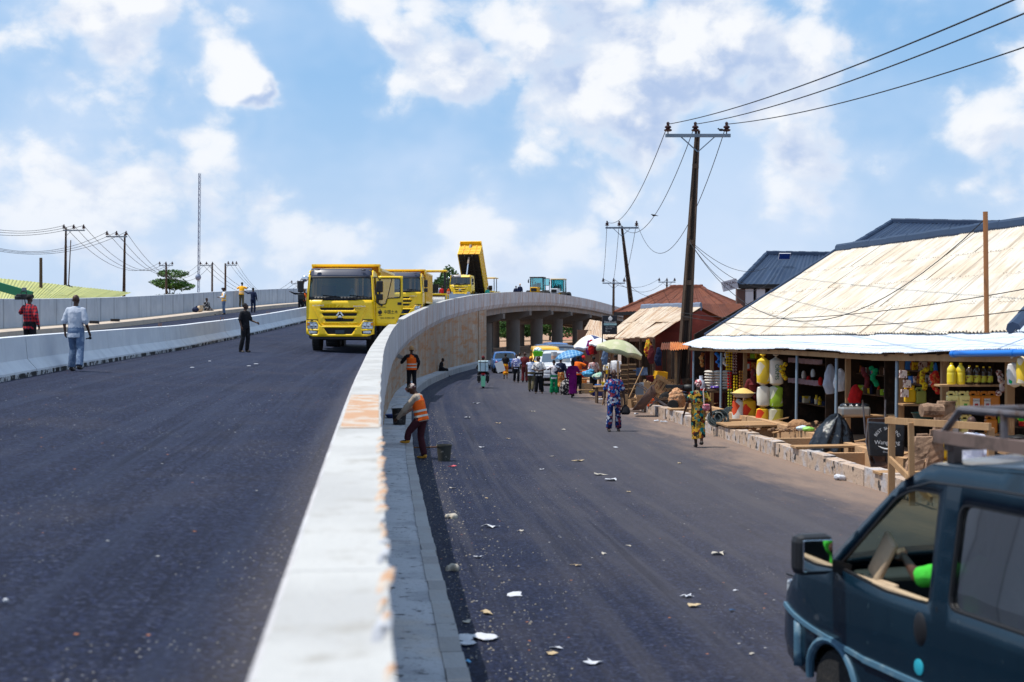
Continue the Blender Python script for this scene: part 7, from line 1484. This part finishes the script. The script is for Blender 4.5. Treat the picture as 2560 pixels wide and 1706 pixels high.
# ---------------------------------------------------------------- houses behind
def hip(name, label, cat, e, r, zb, m, wallm, nx=10, wl=True):
    """e: four eave corners (front-left, front-right, back-right, back-left); r: ridge left/right"""
    o = thing(name, label, cat); e = [Vector(p) for p in e]; r = [Vector(p) for p in r]
    sheets(o, e[0], e[1], r[1], r[0], nx, 2, m, .25, .02, .008); sheets(o, e[2], e[3], r[0], r[1], nx, 1, m, .25, .02, .008); sheets(o, e[3], e[0], r[0], r[0] + (r[1] - r[0]) * .01, max(2, nx // 2), 1, m, .25, .02, .008); sheets(o, e[1], e[2], r[1], r[1] - (r[1] - r[0]) * .01, max(2, nx // 2), 1, m, .25, .02, .008)
    ridge(o, r[0], r[1], m, .2)
    for a, c in ((e[0], r[0]), (e[1], r[1])): ridge(o, a, c, m, .25, 'hip_cap')
    if wl:
        c_ = sum(e, Vector()) / 4; w_ = [c_ + (p - c_) * .88 for p in e]
        for i in range(4):
            a, c = w_[i], w_[(i + 1) % 4]; b = MB(); n_ = Vector((-(c - a).y, (c - a).x, 0)).normalized() * .1
            b.hexa([Vector((a.x, a.y, zb)), Vector((c.x, c.y, zb)), Vector((c.x, c.y, zb)) + n_, Vector((a.x, a.y, zb)) + n_, a - Vector((0, 0, .05)), c - Vector((0, 0, .05)), c + n_ - Vector((0, 0, .05)), a + n_ - Vector((0, 0, .05))]); b.build('wall', wallm, o)
    b = MB()
    for i in range(4): b.bar(e[i] - Vector((0, 0, .08)), e[(i + 1) % 4] - Vector((0, 0, .08)), .06, .2)
    b.build('fascia', DARK, o); return o
OXW = mat('brown render wall', (.16, .09, .06), .9)
p0, p1 = spot(1536, 782, 84), spot(1826, 770, 80); back = Vector((3.0, 9, 0))
hip('rusty roof_house'.replace(' ', '_'), 'house with wide rusty brown hip roof behind the shack', 'house', [p0, p1, p1 + back, p0 + back], [spot(1676, 721, 88), spot(1756, 720, 86)], -.5, RUST, OXW, 12)
rs = thing('rusty_lean_to', 'low rusty lean-to roof beside the tan shop roof', 'shack'); sheets(rs, spot(1700, 790, 66), spot(1890, 800, 58), spot(1850, 760, 66), spot(1705, 762, 72), 8, 1, RUST, .14, .02, .02); b = MB(); b.box((px(1790, 66), 66.5, 1.4), (4, .2, 3.2)); b.build('wall', OXW, rs)
z = spot(0, 712, 70).z; p0, p1 = spot(1843, 712, 70), spot(2140, 712, 70); p1.z = p0.z = z; back = Vector((2.5, 8, 0))
bh = hip('blue_roof_house', 'house with dark blue roof, solar panel and white veranda columns', 'house', [p0, p1, p1 + back, p0 + back], [spot(1915, 637, 74), spot(2110, 640, 74)], 3.4, BLUR, mat('dim veranda wall', (.035, .03, .03), .9), 12)
WC = mat('white column paint', (.62, .62, .66), .7)
for u, m in ((1851, mat('brown column', (.12, .07, .06), .8)), (1871, WC), (1900, WC), (1935, WC)): b = MB(); P = spot(u, 720, 70.3); b.box((P.x, 70.3, 2.2), (.42, .42, 5.0)); b.build('column', m, bh)
b = MB(); P = spot(1960, 646, 72.3); b.box((0, 0, 0), (.55, .04, .36), RX(.75)); sp_ = b.build('solar_panel', mat('solar cells', (.02, .06, .30), .2), bh, loc=P + Vector((0, -.10, .10))); b = MB(); b.box((0, .01, -.01), (.60, .04, .41), RX(.75)); b.build('panel_frame', WC, sp_)
sn = thing('roof_sign', 'tilted white sign box with dark lettering at the corner of the blue roofed house', 'sign', spot(1824, 713, 69)); sn.rotation_euler = (0, radians(-14), 0); b = MB(); b.box((0, 0, 0), (.74, .3, .50)); b.build('box', mat('grimy white sign', (.50, .50, .55), .6, var=[(8, (.4, .4, .46), .5, .7)]), sn, bev=.01); text('TEXAL', .20, mat('maroon ink', (.05, .01, .02), .7), sn, (.02, -.155, .08), ext=.003, sx=1.1); text('FOR\nMEN', .07, MATS['maroon ink'], sn, (.02, -.155, -.10), ext=.003); text('SALON', .05, MATS['maroon ink'], sn, (-.31, -.155, 0), (pi / 2, pi / 2, 0), ext=.003)
z = spot(0, 640, 60).z; p0, p1 = spot(2080, 640, 62), spot(2720, 650, 60); p0.z = p1.z = z; back = Vector((2.5, 9, 0))
hip('large_blue_roof', 'bigger dark blue roof rising behind the tan shop roof', 'house', [p0, p1, p1 + back, p0 + back], [spot(2226, 557, 66), spot(2660, 566, 64)], 0, BLUR, OXW, 14)
pb = thing('brown_pole', 'thin brown pole standing in front of the tan roof hip', 'pole', (0, 0, 0)); b = MB(); b.tube([spot(2467, 832, 25.2), spot(2462, 530, 25.2)], .045, 8); b.build('shaft', mat('rusty brown pole', (.34, .14, .05), .8), pb, True)
# ---------------------------------------------------------------- poles and wires
PW = mat('tarred pole timber', (.07, .045, .03), .9, var=[(2, (.16, .11, .08), .5, .7, (4, 4, .3)), (14, (.04, .025, .02), .55, .75)])
ARM = mat('grey blue crossarm', (.14, .19, .25), .6, var=[(8, (.2, .15, .12), .58, .7)]); INS = mat('brown insulator', (.035, .012, .012), .3)
WIRE = mat('black cable', (.012, .012, .013), .7)
def pole(label, base, top, w, arm, ins, armz=.35, H=True, armdir=(1, 0, 0), off_c=0.0, up=1):
    base, top = Vector(base), Vector(top); o = thing('utility_pole', label, 'pole', (0, 0, 0)); d = top - base
    if H:
        for s in (-1, 1): b = MB(); s_ = Vector((s * w * .36, 0, 0)); b.tube([base + s_ * 1.2, top + s_ * .36], [(w * .30, w * .24), (w * .17, w * .12)], 4); b.build('leg', PW, o)
        b = MB(); b.tube([base + d * .02, top - d * .02], [(w * .12, w * .34), (w * .08, w * .10)], 4); b.build('web', mat('dark pole web', (.02, .014, .011), .9), o)
        for f in (.26, .40, .56, .86): b = MB(); p = base + d * f; kf = 1.05 - .55 * f; b.box(p, (w * 1.0 * kf, w * .4, w * .45)); b.build('batten', PW, o)
    else:
        b = MB(); b.tube([base, base.lerp(top, .5), top], [w * .5, w * .44, w * .36], 10); b.build('shaft', PW, o, True)
    ad = Vector(armdir).normalized(); c = top - Vector((0, 0, armz)) + ad * off_c; pts = []
    if arm:
        a0, a1 = c - ad * arm / 2, c + ad * arm / 2; b = MB(); b.bar(a0 - Vector((0, .1, 0)), a1 - Vector((0, .1, 0)), .09, .11); b.build('crossarm', ARM, o)
        for s in ((-1, 1) if not off_c else ((1,) if off_c > 0 else (-1,))): b = MB(); b.bar(c - ad * off_c + ad * s * arm * .28 + Vector((0, -.08, 0)), c - ad * off_c - Vector((0, .08, .55)), .035); b.build('arm_brace', ARM, o)
        for f in ins:
            p = a0.lerp(a1, f) + Vector((0, -.1, .06)); b = MB(); k = up; b.lathe([(.02, 0), (.02, .06 * k), (.11 * k, .08 * k), (.12 * k, .12 * k), (.05 * k, .15 * k), (.10 * k, .18 * k), (.09 * k, .22 * k), (.04 * k, .25 * k), (.05 * k, .32 * k), (.02, .35 * k)], 10, None, p); b.build('insulator', INS, o, True); pts.append(p + Vector((0, 0, .28 * k)))
    return o, pts
def cable(label, a, c, sag, r=.012, n=24):
    a, c = Vector(a), Vector(c); b = MB(); b.tube([a.lerp(c, i / n) - Vector((0, 0, sag * 4 * (i / n) * (1 - i / n))) for i in range(n + 1)], r, 5); q = b.build('cable', WIRE, None, True); lab(q, label, 'cable', 'overhead cables'); return q
_, R1 = pole('tall leaning timber pole with crossarm beside the tan shop roof', spot(1707, 960, 47.5), spot(1743, 328, 47.5), .36, 2.2, (.04, .46, .94), .18, up=1.15)
_, R2 = pole('second leaning pole with crossarm above the rusty roofs', spot(1590, 860, 92), spot(1554, 566, 92), .32, 2.15, (.05, .42, .95), .12, up=1.15)
_, R3 = pole('third straight pole beyond the black shop sign', spot(1533, 850, 138), spot(1534, 706, 138), .3, 2.2, (.03, .5, .97), .1, H=False, up=1.3)
_, R4 = pole('far pole behind the ridge of the rusty roof', spot(1667, 780, 180), spot(1667, 704, 180), .3, 2.2, (.05, .5, .95), .1, H=False, up=1.4)
ends = [spot(2620, -36, 17.5), spot(2640, 2, 18.4), spot(2640, 92, 22.5)]
for i, nm in enumerate(('left', 'middle', 'right')):
    far_ = R1[i] + (ends[i] - R1[i]) * 1.55; e_ = ends[i]; f_ = .645; sag = .55; far_.z = R1[i].z + (e_.z + sag * 4 * f_ * (1 - f_) - R1[i].z) / f_
    cable('%s thick cable from the tall pole to the upper right of the picture' % nm, R1[i], far_, sag, .014, 40)
    cable('%s cable sagging between the tall pole and the second pole' % nm, R1[i], R2[i], (1.1, 1.9, 3.1)[i], .014, 32); cable('%s cable dropping from the second pole to the third' % nm, R2[i], R3[i], .5, .018); cable('%s far cable between the third pole and the farthest one' % nm, R3[i], R4[i], 1.0 + .5 * i, .02)
s0 = spot(1718, 596, 47.4)
for (u, v, d, sg_, l) in ((1920, 668, 71, .6, 'upper service cable from the tall pole to the blue roofed house'), (1990, 700, 60, .9, 'middle service cable from the tall pole over the tan roof'), (2462, 548, 25.2, 2.3, 'service cable from the tall pole to the thin brown pole'), (1940, 690, 66, 1.2, 'lowest service cable from the tall pole to the houses')): cable(l, s0, spot(u, v, d), sg_, .010)
s1 = spot(1703, 787, 47.2)
for (v0, v, l, sg_) in ((782, 716, 'upper cable crossing low over the tan roof', .35), (790, 770, 'lower cable crossing low over the tan roof', .35)): cable(l, spot(1703, v0, 47.2), spot(2600, v, 23.5), sg_, .009)
# left of the flyover
def lp(label, u0, u1, vt, d, arm, ins, offc, H=True, vb=760): 
    z0 = -.5; b0 = spot(u0, vb, d); b0 = Vector((b0.x, d, z0)); return pole(label, b0, spot(u1, vt, d), .34, arm, ins, .25, H, off_c=offc, up=1.4)
_, LB = lp('left pole with crossarm above the green roof', 161, 166, 570, 128, 2.0, (.05, .5, .95), .75); _, LC = lp('pole with crossarm right of the green roof', 307, 313, 586, 132, 2.0, (.05, .5, .95), -.75)
_, LD = lp('pole in front of the umbrella shaped tree', 416, 416, 660, 190, 1.9, (.05, .5, .95), 0.0, False); _, LE = lp('pole with crossarm right of the tree', 530, 531, 660, 200, 1.9, (.05, .5, .95), -.8, False); _, LF = lp('rightmost pole beyond the far wall', 563, 564, 659, 190, 1.7, (.3, .65, .95), .75, False); _, LG = lp('distant pole beside the mirror of the nearest truck', 745, 745, 706, 230, 2.2, (.05, .5, .95), 0, False)
pole('short brown post at the far left above the wall', (px(102, 105), 105, -.5), spot(103, 645, 105), .30, 0, (), H=False); pole('thin dark stay pole beside the left pole', (px(166, 127), 126.5, -.5), spot(178, 601, 126.5), .12, 0, (), H=False)
for i in range(3):
    nm = ('first', 'second', 'third')[i]
    cable(nm + ' cable running in from the left edge to the left pole', spot(-120, 545 + 12 * i, 118), LB[i], .8, .02); cable(nm + ' cable from the left pole down to the tree pole', LB[i], LD[i], 2.4, .022); cable(nm + ' cable from the pole by the green roof to the pole right of the tree', LC[i], LE[i], 3.0 + .3 * i, .022); cable(nm + ' cable running in from the left edge to the pole by the green roof', spot(-100, 590 + 6 * i, 120), LC[i], 1.6, .02); cable(nm + ' cable from the pole right of the tree to the truck', LE[i], LG[i], 3.4, .025); cable(nm + ' cable from the rightmost pole to the truck', LF[i], spot(690, 750, 170), 1.0, .02)
ms = thing('radio_mast', 'tall thin lattice radio mast on the left skyline', 'mast', (0, 0, 0)); P0 = Vector((px(495, 420), 420, 0)); Ht = spot(0, 434, 420).z; MM = mat('blue grey mast steel', (.16, .20, .30), .6); rr = .36; nS = 26
legs = [Vector((rr * cos(a), rr * sin(a), 0)) for a in (0.5, 2.6, 4.7)]
for l in legs: b = MB(); b.tube([P0 + l, P0 + l + Vector((.6, 0, Ht))], .075, 5); b.build('mast_leg', MM, ms)
b = MB()
for k in range(nS):
    for i in range(3): a, c = legs[i], legs[(i + 1) % 3]; b.tube([P0 + a + Vector((.6 * k / nS, 0, Ht * k / nS)), P0 + c + Vector((.6 * (k + 1) / nS, 0, Ht * (k + 1) / nS))], .04, 4); b.tube([P0 + a + Vector((.6 * k / nS, 0, Ht * k / nS)), P0 + c + Vector((.6 * k / nS, 0, Ht * k / nS))], .04, 4)
b.build('lattice', MM, ms)['kind'] = 'stuff'; b = MB(); b.ball(P0 + Vector((.1, 0, spot(0, 694, 420).z)), (.9, .9, 1.0), 8, 6); b.build('dish', MM, ms, True)
# green roofed hall at far left
GR = mat('yellow green sheet', (.40, .40, .12), .6, rnd=((.46, .46, .16), .7), var=[(1, (.34, .36, .14), .5, .7)]); gh = thing('green_roof_hall', 'long hall with yellow green sheet roof behind the far wall', 'house')
A = spot(-80, 760, 86); Bq = spot(230, 766, 100); C = spot(330, 732, 122); D = spot(-80, 688, 100); sheets(gh, A, Bq, C, D, 14, 2, GR, .3, .03, .01); 
b = MB(); b.hexa([(A.x, A.y, -.5), (Bq.x, Bq.y, -.5), (Bq.x + .2, Bq.y + .2, -.5), (A.x, A.y + .3, -.5), A - Vector((0, 0, .1)), Bq - Vector((0, 0, .1)), Bq + Vector((.2, .2, -.1)), A + Vector((0, .3, -.1))]); b.build('wall', mat('brown hall wall', (.14, .06, .04), .9), gh); plank(gh, spot(-60, 700, 84), spot(80, 740, 84), .3, .5, mat('green fascia', (.01, .16, .08), .6), 'fascia')
for u, l in ((150, 'left black water tank beside the left pole'), (172, 'right black water tank beside the left pole')): o = thing('water_tank', l, 'tank', (px(u, 112), 112, spot(0, 740, 112).z)); b = MB(); b.lathe([(.40, 0), (.42, .1), (.40, .2), (.42, .3), (.40, .4), (.42, .5), (.40, .62), (.25, .78), (.12, .80), (.12, .86)], 18); b.build('tank_body', mat('black tank', (.02, .025, .03), .5), o, True)
# ---------------------------------------------------------------- trees
LEAF = mat('bright leaf', (.045, .12, .018), .6, rnd=None, var=[(.9, (.10, .20, .03), .5, .68), (5, (.02, .06, .01), .5, .7)]); LEAF2 = mat('dark leaf', (.03, .085, .016), .6, var=[(.8, (.08, .17, .03), .5, .7), (5, (.012, .04, .008), .5, .7)])  # two leaf greens, the first one the brighter
TRK = mat('tree bark', (.09, .065, .05), .95, bump=(12, .03))
def tree(label, base, h, blobs, n, ls, leaf=LEAF, tr=.22):
    """blobs: (x,y,z,rx,ry,rz) clumps filled with leaf faces"""
    o = thing('tree', label, 'tree', base); b = MB(); b.tube([(0, 0, -.3), (.05 * h * .1, 0, h * .3), (0, 0, h * .6), (.1, 0, h * .85)], [tr, tr * .8, tr * .55, tr * .2], 9)
    for (x, y, z, rx, ry, rz) in blobs: b.tube([(0, 0, max(.2 * h, z - rz - .25 * h * .6)), (x * .5, y * .5, z - rz * .8), (x, y, z)], [tr * .4, tr * .25, .03], 6)
    b.build('trunk', TRK, o, True); c = MB(); V_ = sum(bb[3] * bb[4] * bb[5] for bb in blobs)
    for (x, y, z, rx, ry, rz) in blobs:
        k = int(n * rx * ry * rz / V_)
        for _ in range(k):
            a = random.uniform(0, 2 * pi); cz = random.uniform(-1, 1); r = random.uniform(.35, 1) ** .4; sxy = sqrt(1 - cz * cz); wob = 1 + .22 * noise.noise(Vector((cos(a) * 2 + x, sin(a) * 2 + y, cz * 2 + z)))
            p = Vector((x + rx * r * wob * sxy * cos(a), y + ry * r * wob * sxy * sin(a), z + rz * r * wob * cz)); d1_ = Vector((random.gauss(0, 1), random.gauss(0, 1), random.gauss(0, .6))).normalized(); d2_ = d1_.cross(Vector((random.gauss(0, 1), random.gauss(0, 1), random.gauss(0, 1)))).normalized(); s_ = ls * random.uniform(.6, 1.3)
            i0 = len(c.v); c.v += [tuple(p - d1_ * s_), tuple(p + d2_ * s_ * .5), tuple(p + d1_ * s_), tuple(p - d2_ * s_ * .5)]; c.f.append((i0, i0 + 1, i0 + 2, i0 + 3))
    c.build('crown', leaf, o); return o
k = 200 / F
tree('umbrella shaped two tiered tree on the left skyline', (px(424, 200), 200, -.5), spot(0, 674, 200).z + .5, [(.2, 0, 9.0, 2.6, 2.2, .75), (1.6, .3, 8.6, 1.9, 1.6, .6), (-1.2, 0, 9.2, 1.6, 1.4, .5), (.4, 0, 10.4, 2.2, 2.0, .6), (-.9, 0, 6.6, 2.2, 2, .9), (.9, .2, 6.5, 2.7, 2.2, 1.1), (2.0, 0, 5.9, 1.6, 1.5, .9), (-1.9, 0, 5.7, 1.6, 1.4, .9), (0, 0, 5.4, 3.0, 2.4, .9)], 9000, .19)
for i, (u, d, h, w, l) in enumerate(((1112, 240, 12.6, 3.6, 'dark green tree left of the tipped truck'), (1130, 250, 13.2, 3.4, 'round green tree just behind the tipped truck'), (1268, 262, 8.5, 5.2, 'bright green tree seen left between the piers'), (1300, 268, 8.8, 5.5, 'green tree seen behind the first pier'), (1336, 265, 8.2, 5.0, 'green tree seen in the middle gap of the piers'), (1375, 275, 8.4, 5.2, 'green tree seen in the right gap of the piers'), (1456, 300, 5.6, 3.2, 'green tree by the pink house beyond the piers'))):
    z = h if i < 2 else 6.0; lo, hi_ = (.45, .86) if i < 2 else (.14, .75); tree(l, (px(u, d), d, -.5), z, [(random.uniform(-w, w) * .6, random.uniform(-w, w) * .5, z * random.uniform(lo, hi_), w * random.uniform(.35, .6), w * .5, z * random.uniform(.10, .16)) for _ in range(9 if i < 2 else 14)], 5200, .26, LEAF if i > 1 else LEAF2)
ph = spot(1436, 848, 292); hz = ph.z + .3
hip('pink_house', 'small pink walled house with reddish roof seen beyond the piers', 'house', [(ph.x - 4, 292, hz - .5), (ph.x + 5, 292, hz - .5), (ph.x + 5, 300, hz - .5), (ph.x - 4, 300, hz - .5)], [(ph.x - 1, 296, hz + 1.2), (ph.x + 2, 296, hz + 1.2)], -.5, mat('pink roof', (.45, .20, .14), .8), mat('pink wall', (.50, .22, .16), .9), 6)
ts_ = thing('tan_shed', 'tan sheeted shed gable just right of the bridge piers', 'shack'); A, Bq, C, D = spot(1448, 850, 98), spot(1520, 848, 90), spot(1512, 806, 93), spot(1476, 800, 99); sheets(ts_, A, Bq, C, D, 8, 2, MIXR, .15, .02, .02); b = MB(); b.box((px(1490, 97), 97, 1.0), (2.6, .2, 3.0)); b.build('wall', OXW, ts_)
# ---------------------------------------------------------------- litter on the lower road and the deck
LITM = [mat('pale scrap', (.42, .38, .32), .8, var=[(8, (.45, .38, .28), .55, .7)]), mat('white scrap', (.52, .53, .57), .7), mat('cream scrap', (.46, .35, .21), .8)]
def scrap(u, v, w, m, label, group=None, dz=.006, crumple=.25):
    k = (v - HY) / F; d = HC / k
    for _ in range(6): d = (HC - GZ(d)) / k
    n_ = 9; b = MB(); W_ = w * 1.0 * d / F; vs = [(0, 0, .012)]
    for i in range(n_): a = 2 * pi * i / n_; r = W_ * .5 * random.choice([random.uniform(.25, .6), random.uniform(.7, 1.2)]); vs.append((r * cos(a), r * sin(a) * .85, random.uniform(.0, .05 * min(1, W_ * 3))))
    b.add(vs, [(0, i + 1, (i + 1) % n_ + 1) for i in range(n_)]); q = b.build('litter_scrap', m, None, loc=(px(u, d), d, GZ(d) + dz), rot=(0, 0, random.uniform(0, 3)), solid=.004); lab(q, label, 'litter', group)
G_ = 'litter scraps on the lower road'
for i, (u, v, w) in enumerate(((1800, 1388, 62), (1290, 1492, 46), (1213, 1537, 50), (1510, 1388, 32), (1720, 1496, 46), (1738, 1520, 48), (1500, 1189, 40), (1535, 1203, 42), (1573, 1232, 18), (1131, 1223, 24), (1355, 1176, 22), (1440, 1417, 28), (1573, 1368, 20), (1196, 1397, 32), (1446, 1155, 34), (1380, 1143, 16), (1205, 1120, 20), (1215, 1248, 14), (1170, 1560, 30), (1390, 1625, 40), (1375, 1640, 52), (1300, 1330, 18), (1540, 1120, 18), (1247, 1060, 22), (1330, 1030, 18), (1190, 1010, 24), (1700, 1160, 16), (1880, 1640, 16), (1840, 1480, 16), (1270, 1098, 16), (1410, 1076, 20), (1170, 1046, 30))):
    scrap(u, v, w, LITM[i % 3], 'pale flattened scrap of litter on the lower asphalt road', G_)
scrap(1482, 1662, 56, LITM[1], 'white cloud shaped scrap at the bottom of the lower road'); scrap(1225, 1320, 64, LITM[1], 'pale blue and white strip of litter near the walkway'); scrap(1130, 1168, 28, mat('red scrap', (.65, .10, .12), .7), 'red scrap of cloth below the paint bucket'); scrap(1830, 1532, 34, mat('blue scrap', (.02, .06, .14), .6), 'dark blue scrap on the lower road'); scrap(1166, 1660, 30, mat('sky scrap', (.10, .35, .62), .6), 'bright blue scrap at the kerb near the bottom')
for (u, v, w, l) in ((1200, 1610, 120, 'large torn white polythene sheet at the kerb near the bottom'), (1131, 1417, 38, 'crumpled white bag at the kerb'), (1124, 1274, 34, 'crumpled cream bag higher up the kerb')):
    k = (v - HY) / F; d = (HC - .25) / k; b = MB(); W_ = w * d / F
    for i in range(6): b.ball((random.uniform(-.35, .35) * W_, random.uniform(-.35, .35) * W_, .02), (W_ * random.uniform(.15, .28), W_ * random.uniform(.15, .3), .014 if w > 60 else .05), 7, 5)
    q = remeshed(b, 'plastic_bag', LITM[1] if w > 60 else LITM[0], None, .012, .05, 2); q.location = (px(u, d), d, GZ(d)); lab(q, l, 'litter')
for (u, v, w, l) in ((2098, 1205, 40, 'crumpled pale bag against the kerb near the van'), (1640, 1058, 22, 'white sachet heap at the kerb beside the woman'), (1660, 1060, 20, 'second white sachet heap at the kerb'), (1590, 1040, 16, 'small white litter heap by the floral man'), (1505, 1000, 22, 'white litter at the kerb near the stall')):
    k = (v - HY) / F; d = HC / k; b = MB(); W_ = w * d / F
    for i in range(5): b.ball((random.uniform(-.3, .3) * W_, random.uniform(-.3, .3) * W_, .06), (W_ * .2, W_ * .16, .025 + .03 * (w > 35)), 7, 5)
    q = remeshed(b, 'plastic_bag', LITM[1], None, .012, .05, 2); q.location = (px(u, d), d, GZ(d)); lab(q, l, 'litter')
gt = MB()      # loose grit and crumbs along the walkway kerb and verge, past counting
for i in range(1100):
    y = random.uniform(9, 48)
    if i % 5 < 3: p = off(y, -.74 - abs(random.gauss(0, .5)), 0)
    else: p = Vector((XR(y) - abs(random.gauss(0, .7)), y, 0))
    r = random.uniform(.005, .017); a = random.uniform(0, 3); i0 = len(gt.v); z = GZ(y) + .002
    gt.v += [(p.x - r, p.y - r, z), (p.x + r, p.y - r * .6, z), (p.x + .6 * r, p.y + r, z), (p.x, p.y, z + r)]; gt.f += [(i0, i0 + 1, i0 + 3), (i0 + 1, i0 + 2, i0 + 3), (i0 + 2, i0, i0 + 3)]
tag(gt.build('grit', mat('pale grit', (.26, .23, .19), .9, var=[(30, (.2, .18, .16), .5, .6)])), 'pale grit and crumbs scattered along the edges of the lower road', 'grit', None, 'stuff')
for (u, v, w, l) in ((480, 921, 14, 'white scrap left of the two scraps on the upper road'), (622, 917, 14, 'left of two white scraps on the upper road'), (640, 912, 16, 'right of two white scraps on the upper road'), (524, 905, 10, 'cream scrap on the upper road'), (11, 1512, 18, 'white scrap at the left edge of the upper road'), (292, 893, 8, 'white scrap at the foot of the median')):
    d = 40.0
    for _ in range(12): d = (HC - deck_at(px(u, d), d)) * F / (v - HY)
    b = MB(); W_ = w * d / F; b.ball((0, 0, .02), (W_ * .42, W_ * .3, .012), 7, 5); q = b.build('litter_scrap', LITM[1], None, loc=(px(u, d), d, deck_at(px(u, d), d))); lab(q, l, 'litter')
for p_, l in ((spot(1802, 330, 47.3), 'small dark bird perched on the crossarm of the tall pole'), (R1[1].lerp(R2[1], .38) - Vector((0, 0, 1.9 * 4 * .38 * .62)), 'small dark bird clinging to the middle sagging cable')):
    o = thing('bird', l, 'bird', p_); b = MB(); b.ball((0, 0, .05), (.09, .04, .045), 8, 6); b.ball((-.09, 0, .09), (.03, .028, .028), 6, 5); b.tube([(.07, 0, .05), (.20, 0, .02)], [.025, .01], 6); b.tube([(-.11, 0, .09), (-.15, 0, .085)], [.01, .003], 5); b.build('body', BLK, o, True)
